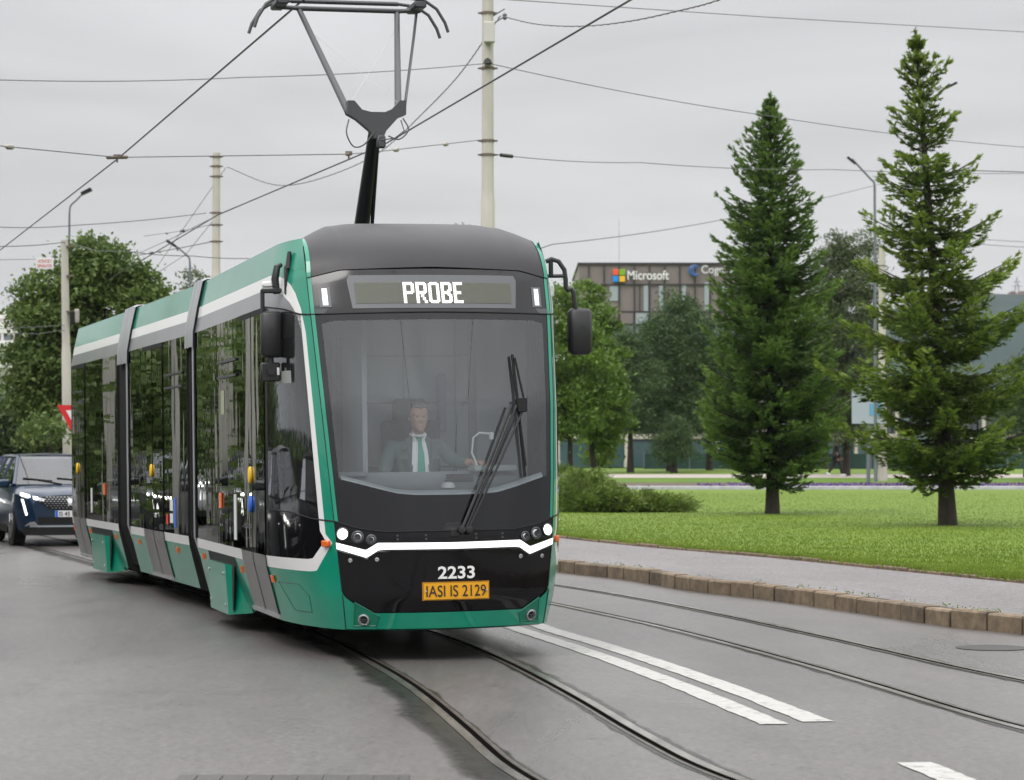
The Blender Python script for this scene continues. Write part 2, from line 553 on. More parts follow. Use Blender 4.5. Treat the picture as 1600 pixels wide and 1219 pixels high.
# kerb line (bottom edge of the kerb where it meets the road)
kerb_px = [(888, 896), (971, 905.5), (1082, 924), (1179, 935), (1285.5, 950), (1396.5, 966.5), (1503, 982.7), (1600, 992)]
near = [ground(*p) for p in kerb_px]
dirk = near[-1] - near[-2]
kerb_pts = [(-62, 190), (-40, 135), (-24, 96), (-13, 70.5), (-6.2, 54), (-2.0, 43.2)] + [(p[0], p[1]) for p in near] + \
           [(5.8, 18.6), (6.8, 14.6), (7.7, 10.5), (8.6, 6.0), (9.8, -2.0), (12.0, -20.0)]
kerb = spline([np.array([*p, 0.0]) for p in kerb_pts], 10)
KZ = 0.165

# road sheet: from the kerb to well left of the frame
left_road = [np.array([k[0] - 24.0, k[1]]) for k in kerb]
poly_sheet("road", left_road, [k[:2] for k in kerb], 0.0, M['road'])
# far footway on the other side, with its own low kerb
poly_sheet("footway", [p - np.array([5.0, 0]) for p in left_road], [p + np.array([0.1, 0]) for p in left_road], 0.13, M['walk'])

def face_var(name, cols, m_rough=0.85):
    """colour per stone from a stored colour attribute"""
    m = bpy.data.materials.new(name); m.use_nodes = True
    n, l = m.node_tree.nodes, m.node_tree.links
    b = n["Principled BSDF"]; b.inputs["Roughness"].default_value = m_rough
    at_ = n.new("ShaderNodeAttribute"); at_.attribute_name = "stone"
    tc = n.new("ShaderNodeTexCoord")
    nz = n.new("ShaderNodeTexNoise"); nz.inputs["Scale"].default_value = 7; nz.inputs["Detail"].default_value = 7; nz.inputs["Roughness"].default_value = 0.7
    l.new(tc.outputs["Object"], nz.inputs["Vector"])
    mr = n.new("ShaderNodeMapRange"); mr.inputs["From Min"].default_value = 0.3; mr.inputs["From Max"].default_value = 0.7
    mr.inputs["To Min"].default_value = 0.48; mr.inputs["To Max"].default_value = 1.35
    l.new(nz.outputs["Fac"], mr.inputs["Value"])
    vm = n.new("ShaderNodeVectorMath"); vm.operation = 'SCALE'
    l.new(at_.outputs["Color"], vm.inputs[0]); l.new(mr.outputs[0], vm.inputs["Scale"])
    l.new(vm.outputs[0], b.inputs["Base Color"])
    bp = n.new("ShaderNodeBump"); bp.inputs["Strength"].default_value = 0.4; bp.inputs["Distance"].default_value = 0.01
    l.new(nz.outputs["Fac"], bp.inputs["Height"]); l.new(bp.outputs[0], b.inputs["Normal"])
    return m
M['stone'] = face_var("kerb_stone", None)

def resample(P, step):
    P = [np.array(p[:2], float) for p in P]
    out = [P[0]]; acc = 0.0
    for a, b in zip(P[:-1], P[1:]):
        d = np.linalg.norm(b - a); t = step - acc
        while t <= d:
            out.append(a + (b - a) * t / d); t += step
        acc = (acc + d) % step if d > 0 else acc
    return out

def kerb_mesh(name, line, d_out, width, z0, z1, step, base, chamfer=0.018, joint=0.018):
    """one continuous run of kerb with a recessed joint between stones"""
    P = resample(line, step)
    mb = MB(); colr = []
    rows, rc = [], []
    for i in range(len(P) - 1):
        c = np.array(base) * rng.uniform(0.86, 1.14)
        if rng.random() < 0.14: c = c * 0.72
        jog = rng.normal(0, 0.006); dz = rng.normal(0, 0.006)
        t = (P[i + 1] - P[i]) / step; nrm = np.array([t[1], -t[0]])
        def row(p, ins):
            a = p + nrm * (d_out + jog - ins); b2 = p + nrm * (d_out + jog - chamfer - ins); q = p - nrm * width
            return [(a[0], a[1], z0), (a[0], a[1], z1 + dz - chamfer - ins), (b2[0], b2[1], z1 + dz - ins), (q[0], q[1], z1 + dz - ins)]
        for p, ins, cc in ((P[i], joint, c * .18), (P[i] + t * .012, joint, c * .18), (P[i] + t * .02, 0.0, c), (P[i + 1] - t * .02, 0.0, c), (P[i + 1] - t * .012, joint, c * .18), (P[i + 1], joint, c * .18)):
            rows.append(row(p, ins)); rc.append(cc)
    mb.grid(rows)
    o = mb.build(name, M['stone'], recalc=False)
    me = o.data
    ca = me.color_attributes.new("stone", 'FLOAT_COLOR', 'POINT')
    ca.data.foreach_set("color", np.array([[*c, 1.0] for c in rc for _ in range(4)], np.float32).ravel())
    return tag(o, kind='structure')
kerb_vis = [k for k in kerb if -8 < k[1] < 80]
kerb_mesh("kerb", kerb_vis, 0.0, 0.17, -0.02, KZ, 0.56, (0.200, 0.150, 0.100))
# footway along the kerb and its edging against the lawn
lawn_px = [(888, 841.6), (1012.6, 854.6), (1193, 870), (1369, 888), (1600, 911)]
lawn_near = [ground(*p, z=KZ) for p in lawn_px]
fw_out = offset_line(kerb, -0.16)
lawn_line = spline([np.array([x, y, 0]) for x, y in [(-58, 192), (-37, 138), (-20.5, 99), (-9.5, 74), (-2.6, 57), (-0.5, 50)]] +
                   [np.array([p[0], p[1], 0]) for p in lawn_near] + [np.array([x, y, 0]) for x, y in [(7.5, 23.0), (9.2, 16.5), (10.6, 11.0), (12.0, 4.0), (13.4, -4.0), (15.8, -21)]], 10)
nA = min(len(fw_out), len(lawn_line))
def even(P, n):
    P = np.array([p[:2] for p in P]); d = np.r_[0, np.cumsum(np.linalg.norm(np.diff(P, axis=0), axis=1))]
    t = np.linspace(0, d[-1], n); return [np.array([np.interp(x, d, P[:, 0]), np.interp(x, d, P[:, 1])]) for x in t]
poly_sheet("pavement", even(fw_out, 160), even(offset_line(lawn_line, -0.02), 160), KZ - 0.006, M['walk'])
kerb_mesh("edging", [p for p in lawn_line if -6 < p[1] < 75], 0.0, 0.09, KZ - 0.03, KZ + 0.035, 0.95, (0.19, 0.125, 0.095), 0.012)
ll = even(offset_line(lawn_line, -0.08), 160)
far_right = [np.array([150.0 - 0.0 * i, p[1]]) for i, p in enumerate(ll)]
# lawn: split so it stops at depth 108
lawn_l = [p for p in ll if p[1] < 108]
rows = []
for p in sorted(lawn_l, key=lambda q: q[1]):
    rows.append([(p[0] + (160 - p[0]) * t ** 1.6, p[1] if t < 1e-6 else p[1] * 1.0, KZ + 0.012) for t in np.linspace(0, 1, 8)])
mb = MB(); mb.grid(rows)
tag(mb.build("lawn", M['lawn'], recalc=False), kind='structure')

# border, far grass and path beyond the lawn (the ground rises gently there)
def bank(name, y0, z0, y1, z1, m, x0=-30, x1=160):
    b_ = MB(); b_.add([(x0, y0, z0), (x1, y0, z0), (x1, y1, z1), (x0, y1, z1)], [(0, 1, 2, 3)])
    return tag(b_.build(name, m, recalc=False), kind='structure')
M['border'] = mat("border_stone", (0.5, 0.5, 0.52), 0.7, var=(3, .8, 1.1))
mbk = MB(); mbk.box((65, 108.3, 0.18), (190, 0.5, 0.26), bev=.02); tag(mbk.build("border", M['border']), kind='structure')
bank("flower_bed", 108.55, 0.24, 114, 0.40, M['earth'])
bank("verge", 114, 0.405, 119.5, 0.56, M['rough_grass'])
bank("path", 119.5, 0.565, 124, 0.70, M['path'])
bank("grass_strip", 124, 0.705, 139, 0.86, M['lawn'])

# ---------------- rails
def pixline(pts): return [ground(*p) for p in pts]
L1 = pixline([(510, 1000.3), (580, 1037.5), (632.5, 1068), (676, 1103), (720, 1142.5), (763.7, 1181.9), (798.7, 1212.5)])
R1 = pixline([(680.6, 985), (776.8, 1022), (846.8, 1057), (912.4, 1092), (956, 1118), (1000, 1144.7), (1068, 1180), (1137.5, 1216)])
axis_back = [(-30.0, 105), (-20.5, 81), (-13.0, 60.5), (-8.15, 46.0), (-5.1, 36.3), (-3.53, 31.2), (-2.03, 26.3)]
def side_of(pts, d):
    P = [np.array([*p, 0.0]) for p in pts]
    return [np.array([*q, 0.0]) for q in offset_line(P, d)]
rail1L = spline(side_of(axis_back, -0.5 + 1.0)[0:0] + side_of(axis_back, 0.5) + L1 + [np.array([0.75, 9.6, 0]), np.array([1.7, 6.5, 0]), np.array([4.0, 1.5, 0])], 10)
rail1R = spline(side_of(axis_back, -0.5) + R1 + [np.array([1.85, 10.2, 0]), np.array([2.75, 7.2, 0]), np.array([5.0, 2.2, 0])], 10)
T2a = pixline([(876, 945.7), (1045, 982.7), (1183.8, 1019.7), (1322.5, 1059), (1461.3, 1100.6), (1600, 1144.6)])
T2b = pixline([(887.7, 915.6), (1045, 942.5), (1183.8, 972), (1322.5, 1001.2), (1461, 1033.6), (1600, 1064.6)])
back2 = [(-26.2, 105), (-17.0, 81), (-9.6, 60.5), (-4.9, 46.5), (-1.6, 36.5)]
rail2L = spline(side_of(back2, 0.5) + T2a + [np.array([3.9, 11.6, 0]), np.array([4.9, 8.0, 0]), np.array([6.5, 1.5, 0])], 10)
rail2R = spline(side_of(back2, -0.5) + T2b + [np.array([4.9, 13.6, 0]), np.array([5.7, 9.5, 0]), np.array([7.5, 2.0, 0])], 10)

def smooth_line(P, w=15):
    A = np.array([p[:2] for p in P]); pad = np.pad(A, ((w, w), (0, 0)), mode='reflect', reflect_type='odd')
    k_ = np.hanning(2 * w + 1); k_ /= k_.sum()
    return [np.array([np.convolve(pad[:, 0], k_, 'valid')[i], np.convolve(pad[:, 1], k_, 'valid')[i], 0.0]) for i in range(len(A))]
def rail(P, parent, inner, patch):
    """grooved street rail: running head, groove, guard lip; inner = side of the groove"""
    Q = smooth_line([p for p in P if p[1] < 78])
    w = inner
    m1 = MB(); strip(Q, -0.03, 0.03, 0.008, m1)
    hd = m1.build("rail_head", M['rail'], parent, recalc=False)
    m2 = MB(); strip(Q, min(0.03 * w, 0.072 * w), max(0.03 * w, 0.072 * w), 0.005, m2)
    m2.build("groove", M['groove'], hd, recalc=False)
    m3 = MB(); strip(Q, min(0.072 * w, 0.098 * w), max(0.072 * w, 0.098 * w), 0.007, m3)
    m3.build("guard_lip", M['lip'], hd, recalc=False)
    # tar joint of uneven width on both sides
    m4 = MB(); fade = []
    Qd = even([q for q in Q if q[1] < 50], 900)
    Tn = np.linspace(0, 60, len(Qd))
    wob = lambda ph, a, b_: a + b_ * (np.sin(Tn * 2.3 + ph) * .35 + np.sin(Tn * 6.1 + ph * 2) * .3 + np.sin(Tn * 17 + ph) * .2 + rng.normal(0, .25, len(Qd)))
    for sgn, a, b_ in ((-1, patch[0], patch[1]), (1, patch[2], patch[3])):
        raw = rng.normal(0, 1, len(Qd)); kern = np.hanning(9); kern /= kern.sum()
        slow = np.convolve(rng.normal(0, 1, len(Qd)), np.hanning(41) / np.hanning(41).sum() * 4, 'same')
        wd = np.clip(a + b_ * (np.convolve(raw, kern * 1.6, 'same') * .55 + slow * .55), 0.006, 1)
        V = []
        base = offset_line(Qd, sgn * (0.031 if sgn * w < 0 else 0.099))
        for i, (p, q0) in enumerate(zip(Qd, base)):
            t = (Qd[min(i + 1, len(Qd) - 1)] - Qd[max(i - 1, 0)]); t = t / np.linalg.norm(t)
            nn = np.array([t[1], -t[0]]) * sgn
            q1 = q0 + nn * wd[i]
            V += [(*(q0 + (q1 - q0) * j / 4), 0.004) for j in range(5)]
            fade += [1.0, 1.0, .8, .45, 0.0]
        m4.add(V, [(5 * i + j, 5 * i + j + 1, 5 * i + j + 6, 5 * i + j + 5) for i in range(len(Qd) - 1) for j in range(4)])
    tj = m4.build("tar_joint", M['tar'], hd, recalc=False)
    ca = tj.data.color_attributes.new("fade", 'FLOAT_COLOR', 'POINT')
    ca.data.foreach_set("color", np.repeat(np.array(fade, np.float32), 4))
    return hd
tr1 = empty("tram_track", (0, 0, 0), "grooved tram rails curving out from under the green tram towards the viewer", "tram track", "tram tracks set in the road")
rail(rail1L, tr1, -1, (0.03, 0.02, 0.26, 0.07))
rail(rail1R, tr1, 1, (0.07, 0.03, 0.03, 0.02))
tr2 = empty("tram_track", (0, 0, 0), "empty grooved tram rails between the double white line and the kerb", "tram track", "tram tracks set in the road")
rail(rail2L, tr2, -1, (0.02, 0.015, 0.05, 0.02))
rail(rail2R, tr2, 1, (0.03, 0.02, 0.04, 0.02))

# ---------------- painted lines
def paint_mat():
    m = bpy.data.materials.new("worn_road_paint"); m.use_nodes = True
    n, l = m.node_tree.nodes, m.node_tree.links
    b = n["Principled BSDF"]; b.inputs["Roughness"].default_value = 0.5
    tc = n.new("ShaderNodeTexCoord")
    nz = n.new("ShaderNodeTexNoise"); nz.inputs["Scale"].default_value = 9; nz.inputs["Detail"].default_value = 9; nz.inputs["Roughness"].default_value = 0.75
    l.new(tc.outputs["Object"], nz.inputs["Vector"])
    rp = n.new("ShaderNodeValToRGB")
    rp.color_ramp.elements[0].position = 0.36; rp.color_ramp.elements[0].color = (0.15, 0.145, 0.14, 1)
    rp.color_ramp.elements[1].position = 0.44; rp.color_ramp.elements[1].color = (0.40, 0.39, 0.37, 1)
    e2 = rp.color_ramp.elements.new(0.7); e2.color = (0.49, 0.48, 0.455, 1)
    l.new(nz.outputs["Fac"], rp.inputs[0]); l.new(rp.outputs[0], b.inputs["Base Color"])
    return m
M['paint'] = paint_mat()
def lane_line(pts, w, label, skew=0.0):
    P = spline([ground(*p) for p in pts], 10)
    m_ = MB()
    A, B = offset_line(P, -w / 2), offset_line(P, w / 2)
    rg = np.random.default_rng(int(pts[0][0]))
    V = []
    for a, b in zip(A, B):
        ja, jb = rg.normal(0, .004, 2)
        V += [(a[0] + ja, a[1], .005), (b[0] + jb, b[1], .005)]
    m_.add(V, [(2 * i, 2 * i + 1, 2 * i + 3, 2 * i + 2) for i in range(len(P) - 1)])
    o = m_.build("painted_line", M['paint'], recalc=False)
    return tag(o, label, "road marking", "white lines painted on the road")
lane_line([(690, 948), (760, 968), (860, 1000), (950, 1030), (1045, 1065), (1130, 1099), (1210, 1132.5)], 0.17, "white line of the double line nearer the tram, ending beside the right rail")
lane_line([(735, 945), (800, 963), (860, 984.5), (950, 1011), (1045, 1042), (1160, 1083), (1278, 1128.5)], 0.18, "white line of the double line farther from the tram, nearer the empty track")
lane_line([(1428, 1192.5), (1490, 1218), (1560, 1250)], 0.19, "short white dash starting alone at the lower right edge of the road")

# drain cover and a puddled dip
g = ground(1550, 1013)
mb = MB(); mb.lathe([(0.30, -0.01), (0.30, 0.006), (0.27, 0.010), (0.25, 0.006), (0.05, 0.006)], 28, (g[0], g[1], 0))
dc = tag(mb.build("drain_cover", mat("dark_iron", (0.03, 0.028, 0.026), 0.45, 0.4)), "round dark iron drain cover in the road beside the kerb", "drain cover")
g = ground(455, 1222)
mb = MB(); mb.box((g[0], g[1], 0.004), (1.15, 0.42, 0.012), bev=.004)
for k in range(9): mb.box((g[0] - .5 + k * .125, g[1], 0.012), (0.05, 0.30, 0.008))
tag(mb.build("grating", mat("worn_iron", (0.10, 0.095, 0.09), 0.4, 0.5)), "worn iron grating set in the asphalt at the bottom edge, left of the rails", "grating")

# ---------------- hill with the houses on its ridge
def far_mat(name, c):
    return mat(name, c, 0.95, spec=0.1, var=(0.02, 0.7, 1.25))
M['hill'] = far_mat("wooded_hill", (0.022, 0.042, 0.038))
mb = MB(); rows = []
hr = np.random.default_rng(3)
def ridge(x): return interp(x, [0, 120, 200, 255, 300, 360, 480, 700, 1000], [20, 60, 84, 91, 96, 97, 104, 110, 60])
for i, t in enumerate(np.linspace(0, 1, 14)):
    rows.append([(x * (0.86 + .14 * t), 1150 + 400 * t, 0.5 + ridge(x) * (math.sin(t * math.pi / 2) ** 1.2) + (hr.normal(0, 1.6) if i else 0)) for x in np.linspace(0, 1000, 60)])
rows.append([(p[0], p[1] + 300, -2) for p in rows[-1]])
mb.grid(rows)
tag(mb.build("hill", M['hill'], smooth=180, recalc=False), kind='structure')
# ================================================================== TRAM
M['green'] = mat("green_paint", (0.0, 0.245, 0.150), 0.38, spec=0.3, coat=0.75, bump=(60, 0.02, 0.002), var=(2.2, .88, 1.07))
M['green'].node_tree.nodes['Principled BSDF'].inputs['Coat IOR'].default_value = 1.55
M['white'] = mat("white_paint", (0.74, 0.74, 0.73), 0.32, coat=0.3)
M['cornice'] = mat("grey_paint", (0.20, 0.205, 0.22), 0.33, 0.2, coat=0.2, var=(1.5, .9, 1.1))
M['fairing'] = mat("dark_roof_paint", (0.030, 0.029, 0.033), 0.42, spec=0.4, coat=0.0, var=(2.5, .85, 1.15), bump=(70, 0.05, 0.002))
M['black'] = mat("gloss_black", (0.004, 0.004, 0.005), 0.05, spec=0.32, bump=(1.3, 0.05, 0.03))
M['frit'] = mat("glass_border", (0.006, 0.006, 0.008), 0.10, spec=0.5, bump=(90, 0.03, 0.002))
M['rubber'] = mat("black_rubber", (0.012, 0.012, 0.012), 0.7, spec=0.25)
M['plastic'] = mat("black_plastic", (0.018, 0.018, 0.02), 0.42, bump=(120, .1, .001))
M['interior'] = mat("dark_interior", (0.13, 0.14, 0.145), 0.7)
M['cab_grey'] = mat("cab_trim", (0.20, 0.215, 0.225), 0.6)
M['alu'] = mat("aluminium", (0.55, 0.56, 0.58), 0.32, 0.75)
M['door_grey'] = mat("door_grey", (0.16, 0.155, 0.155), 0.42, coat=.2, var=(2, .85, 1.15))
M['panel_green'] = M['green']
M['steel'] = mat("grey_steel", (0.085, 0.088, 0.095), 0.42, 0.5)
M['dark_steel'] = mat("dark_steel", (0.012, 0.012, 0.014), 0.35, 0.3)
M['bogie'] = mat("underframe_black", (0.010, 0.009, 0.009), 0.7)
M['side_glass'] = glass_mat("tinted_side_glass", (0.10, 0.11, 0.10), 1.9, 0.0, 0.03, wave=(1.3, 0.065, (1, 2.2, 0.6)))
M['cab_glass'] = glass_mat("cab_side_glass", (0.52, 0.56, 0.54), 1.55, 0.0, 0.03, wave=(1.5, 0.03, (1, 2, 0.4)), veil=0.02)
M['screen_glass'] = glass_mat("windscreen_glass", (0.92, 0.96, 0.985), 1.5, 0.0, 0.035, wave=(1.2, 0.012, (1, 1, 1)), veil=0.03)
M['lamp_on'] = mat("lit_lamp", (1, 1, 1), 0.3, emit=(1.0, 0.97, 0.90), estr=14.0)
M['strip_on'] = mat("lit_light_strip", (0.9, 0.9, 0.9), 0.3, emit=(1, 1, 1), estr=0.95)
M['marker_on'] = mat("lit_marker_lamp", (0.9, 0.9, 0.9), 0.3, emit=(0.95, 0.98, 1), estr=0.8)
M['lens'] = mat("lamp_lens", (0.45, 0.46, 0.47), 0.12, 0.75)
M['amber'] = mat("amber_lens", (0.75, 0.14, 0.02), 0.25, spec=.6)
M['yellow'] = mat("yellow_button", (0.85, 0.52, 0.02), 0.4)
M['blue'] = mat("blue_button", (0.03, 0.14, 0.62), 0.35)
M['led_off'] = mat("led_matrix", (0.165, 0.17, 0.14), 0.6)
M['led_gap'] = mat("led_matrix_gap", (0.10, 0.105, 0.09), 0.6)
M['display_box'] = mat("display_surround", (0.115, 0.122, 0.132), 0.5)
M['led_on'] = mat("led_lit", (1, 1, 1), 0.5, emit=(1.0, 1.0, 0.97), estr=1.05)
M['ivory'] = mat("white_decal", (0.80, 0.80, 0.79), 0.5)
M['plate_yellow'] = mat("amber_plate", (0.78, 0.37, 0.01), 0.45)
M['ink'] = mat("black_ink", (0.012, 0.012, 0.012), 0.55)
M['mirror_glass'] = mat("mirror_face", (0.8, 0.8, 0.82), 0.02, 1.0)
M['paper'] = mat("pale_sticker", (0.62, 0.63, 0.62), 0.6)
M['red'] = mat("red_sticker", (0.62, 0.04, 0.03), 0.5)

TH1, TH2, TH3 = R(14.18), R(16.7), R(17.2)
NOSE = (-0.4625, 19.996)
tram = empty("tram", (*NOSE, 0.0), "long green, white and black articulated tram lit up front with PROBE on its display", "tram")
tram.rotation_euler = (0, R(-0.8), TH1)

# tram frame: x = across (to the right seen from the front), y = back from the nose, z = up
def hinge2(p):
    a = TH2 - TH1
    x, y, z = p
    y2 = y - 6.5
    return (x * math.cos(a) - y2 * math.sin(a), 6.5 + x * math.sin(a) + y2 * math.cos(a), z)
def hinge3(p):
    a = TH3 - TH2
    x, y, z = p
    y2 = y - 11.7
    return hinge2((x * math.cos(a) - y2 * math.sin(a), 11.7 + x * math.sin(a) + y2 * math.cos(a), z))
def ident(p): return p

def warp(mb, fn):
    mb.v = [fn(p) for p in mb.v]; return mb

# ---- shape of the cab: ridge line and shoulders at every height
ZR = [0.20, 0.26, 0.50, 0.945, 1.4, 2.0, 2.75, 3.04, 3.20, 3.40, 3.52]
RU = [0.785, 0.795, 0.825, 0.870, 0.905, 0.945, 0.985, 0.993, 0.993, 0.985, 0.97]
RS = [0.30, 0.25, 0.20, 0.20, 0.265, 0.385, 0.60, 0.715, 0.80, 0.97, 1.20]
WZ = [0.20, 0.25, 0.70, 0.79, 2.85, 3.00, 3.11, 3.37, 3.52]
WU = [1.06, 1.08, 1.19, 1.20, 1.20, 1.17, 1.15, 1.09, 1.05]
def wid(z): return interp(z, WZ, WU)
SH = 1.58
def S(a, z):
    """cab surface: a in -1..1 across the front, 1..2 round the side to the shoulder"""
    r, sr = interp(z, ZR, RU), interp(z, ZR, RS)
    t = abs(a); sg = 1 if a >= 0 else -1
    if t <= 1:
        return np.array([a * r, sr - 0.215 * (1 - t ** 2.3), z])
    q = t - 1; w = wid(z)
    c = np.array([r + (w - r) * 0.80, sr + (SH - sr) * 0.34])
    p = (1 - q) ** 2 * np.array([r, sr]) + 2 * q * (1 - q) * c + q * q * np.array([w, SH])
    return np.array([sg * p[0], p[1], z])
def SN(a, z):
    e1 = S(a + .004, z) - S(a - .004, z); e2 = S(a, z + .01) - S(a, z - .01)
    n = np.cross(e1, e2); n = n / np.linalg.norm(n)
    d = np.array([math.copysign(1, a) if abs(a) > 1.3 else 0.0, -1.0, 0.0])
    return n if n @ d > 0 else -n
def SO(a, z, off): return S(a, z) + SN(a, z) * off
def qa(u, z): return u / interp(z, ZR, RU)

def cols(mb, A, zb, zt, m=8, off=0.0, mi=0, sides=(1,)):
    for sg in sides:
        mb.grid([[SO(sg * a, zb(a) + (zt(a) - zb(a)) * j / m, off) for j in range(m + 1)] for a in A], mi)
def rows_(mb, Z, al, ar, m=6, off=0.0, mi=0, sides=(1,)):
    for sg in sides:
        mb.grid([[SO(sg * (al(z) + (ar(z) - al(z)) * j / m), z, off) for j in range(m + 1)] for z in Z], mi)
lin = np.linspace

# boundaries in (a, z)
seam_roof = lambda a: interp(abs(a), [0, .75, 1], [3.115, 3.095, 3.035])
seam_disp = lambda a: interp(abs(a), [0, 1], [2.745, 2.735])
seam_low = lambda a: interp(abs(a), [0, .18, .6, .82, 1], [1.015, 1.015, 1.015, 1.045, 1.10])
strip_t = lambda a: interp(abs(a), [0, .60, .655, .76, 1], [0.925, 0.930, 0.930, 0.875, 0.935])
strip_b = lambda a: interp(abs(a), [0, .60, .655, .76, 1], [0.875, 0.878, 0.872, 0.815, 0.885])
panel_b = lambda a: interp(abs(a), [0, .79, .985, 1], [0.385, 0.385, 0.515, 0.55])
TG = lambda z: 1 + interp(z, [0.93, 1.0, 2.6, 2.8, 2.92, 3.0, 3.05, 3.09, 3.11], [.05, .12, .12, .17, .26, .38, .52, .75, 1.0])
TW = lambda z: 1 + interp(z, [0.95, 1.02, 2.6, 2.75, 2.85, 2.92, 2.97, 3.0], [.13, .185, .19, .26, .38, .55, .78, 1.0])
TWi = lambda a: interp(a - 1, [.19, .26, .38, .55, .78, 1.0], [2.6, 2.75, 2.85, 2.92, 2.97, 3.0])
seam_side = lambda a: interp(a - 1, [0, .2, .5, 1], [2.735, 2.745, 2.80, 2.85])
seam_win = lambda a: interp(a - 1, [0, .25, .6, 1], [1.10, 1.115, 1.165, 1.175])
low_glass = lambda a: interp(a - 1, [.05, .07, .13, .30, .36, 1], [.93, .95, .95, .805, .795, .79])
low_white = lambda a: interp(a - 1, [0, .05, .27, .36, 1], [.93, .93, .705, .697, .697])

# ---- body shell of the front section: painted panels of the cab
bs = MB()          # 0 green, 1 white, 2 cornice grey, 3 black
both = (-1, 1)
A12 = np.r_[lin(1, 1.3, 10), lin(1.35, 2, 10)]
Zup = lin(3.11, 3.37, 8)
rows_(bs, Zup, lambda z: 1.0, lambda z: 2.0, 14, 0, 0, both)                                        # green cantrail
Zg = np.r_[lin(.93, 1.02, 6), lin(1.06, 2.6, 24), lin(2.66, 2.92, 8), lin(2.95, 3.11, 12)]
rows_(bs, Zg, lambda z: 1.0, TG, 5, 0.0, 0, both)                                                   # green ridge
Zw = np.r_[lin(.95, 1.02, 6), lin(1.06, 2.6, 24), lin(2.64, 2.92, 10), lin(2.935, 3.0, 8)]
rows_(bs, Zw, TG, TW, 4, 0.0, 1, both)                                                              # white line along the ridge
rows_(bs, lin(3.0, 3.11, 12), TG, lambda z: 2.0, 8, 0.0, 1, both)
Ac = np.r_[lin(1.225, 1.4, 8), lin(1.45, 2, 9)]
cols(bs, Ac, seam_side, TWi, 5, 0, 2, both)                                                         # grey above the side window
cols(bs, np.r_[1.05, 1.06, lin(1.07, 1.4, 18), lin(1.45, 2, 8)], low_white, low_glass, 3, 0, 1, both)
cols(bs, np.r_[1.0, 1.025, lin(1.05, 1.4, 18), lin(1.45, 2, 8)], lambda a: 0.25, low_white, 12, 0, 0, both)     # green lower corner
# bumper across the front
cols(bs, lin(0, 1, 30), lambda a: 0.262, panel_b, 8, 0.012, 0, both)
# under-lip of the bumper
for sg in both:
    bs.grid([[tuple(S(sg * a, .262) + SN(sg * a, .3) * .012), tuple(S(sg * a, .235) - SN(sg * a, .3) * .03), tuple((S(sg * a, .235) + np.array([0, .5, 0])))] for a in lin(0, 1, 20)], 0)
    bs.grid([[tuple(S(sg * a, .25)), tuple(S(sg * a, .25) * np.array([.8, 1, 1]) + np.array([0, .2, 0]))] for a in lin(1, 2, 12)], 3)
# straight part of the section behind the shoulders
def hull(mb, s0, s1, fn=ident, roofm=0, cap0=True, cap1=True, ends=3):
    prof = [(0, 3.385), (-.80, 3.382), (-1.04, 3.376), (-1.09, 3.37), (-1.12, 3.24), (-1.15, 3.11)]
    L = lambda pts, mi: [mb.grid([[fn((sg * u, s, z)) for u, z in pts] for s in lin(s0, s1, max(2, int((s1 - s0) / .5)))], mi) for sg in (1, -1)]
    L(prof[:3], 3); L(prof[2:], 0)
    L([(-1.15, 3.11), (-1.17, 3.0)], 1)
    L([(-1.17, 3.0), (-1.20, 2.85)], 2)
    L([(-1.20, .79), (-1.19, .697)], 1)
    L([(-1.19, .697), (-1.135, .47), (-1.08, .25)], 0)
    L([(-1.08, .25), (-.9, .22), (0, .22)], 3)
    L([(-1.17, 2.80), (0, 2.80)], 4)                    # ceiling
    L([(-1.04, .42), (0, .42)], 4)                      # floor
    L([(-1.04, .42), (-1.15, .80)], 4)
    for s, on in ((s0, cap0), (s1, cap1)):
        if on:
            P = [(0, .22), (-1.0, .22), (-1.08, .25), (-1.19, .697), (-1.2, .79), (-1.2, 2.85), (-1.15, 3.11), (-1.09, 3.37), (-.8, 3.382), (0, 3.385)]
            P2 = P + [(-u, z) for u, z in P[::-1]][1:-1]
            mb.add([fn((u, s, z)) for u, z in P2], [tuple(range(len(P2)))], ends)
hull(bs, SH, 6.25, cap0=False, cap1=True)
BODYM = [M['green'], M['white'], M['cornice'], M['rubber'], M['interior']]
body1 = bs.build("body_section", BODYM, tram, smooth=38)
body1["label"] = "front body section with the driver's cab"

b2 = MB(); hull(b2, 6.87, 11.0, hinge2); body2 = b2.build("body_section", BODYM, tram, smooth=38); body2["label"] = "middle body section hung between two joints"
b3 = MB(); hull(b3, 12.0, 16.25, hinge3, cap1=False)
# rear end: slightly tapered with a sloping window
P = [(0, .22), (-1.0, .22), (-1.08, .25), (-1.19, .697), (-1.2, .79), (-1.2, 2.85), (-1.15, 3.11), (-1.09, 3.37), (-.8, 3.382), (0, 3.385)]
P2 = P + [(-u, z) for u, z in P[::-1]][1:-1]
ring0 = [hinge3((u, 16.25, z)) for u, z in P2]
ring1 = [hinge3((u * .90, 16.52 - max(0, z - 1.0) * .14, z)) for u, z in P2]
nP = len(P2)
mi_of = {0: 3, 1: 0, 2: 0, 3: 1, 4: 3, 5: 2, 6: 0, 7: 0, 8: 3}
for i in range(nP):
    j = (i + 1) % nP
    k = i if i < 9 else (nP - 1 - i)
    b3.add([ring0[i], ring0[j], ring1[j], ring1[i]], [(0, 1, 2, 3)], mi_of.get(k, 0))
b3.add(ring1, [tuple(range(nP))], 0)
body3 = b3.build("body_section", BODYM, tram, smooth=38); body3["label"] = "rear body section"
mb = MB()
mb.prism([(-.85, 1.25), (.85, 1.25), (.85, 2.75), (-.85, 2.75)], 16.53, 16.56, lambda p, q, d: hinge3((p, d - max(0, q - 1) * .14, q)))
mb.build("rear_window", M['black'], tram)

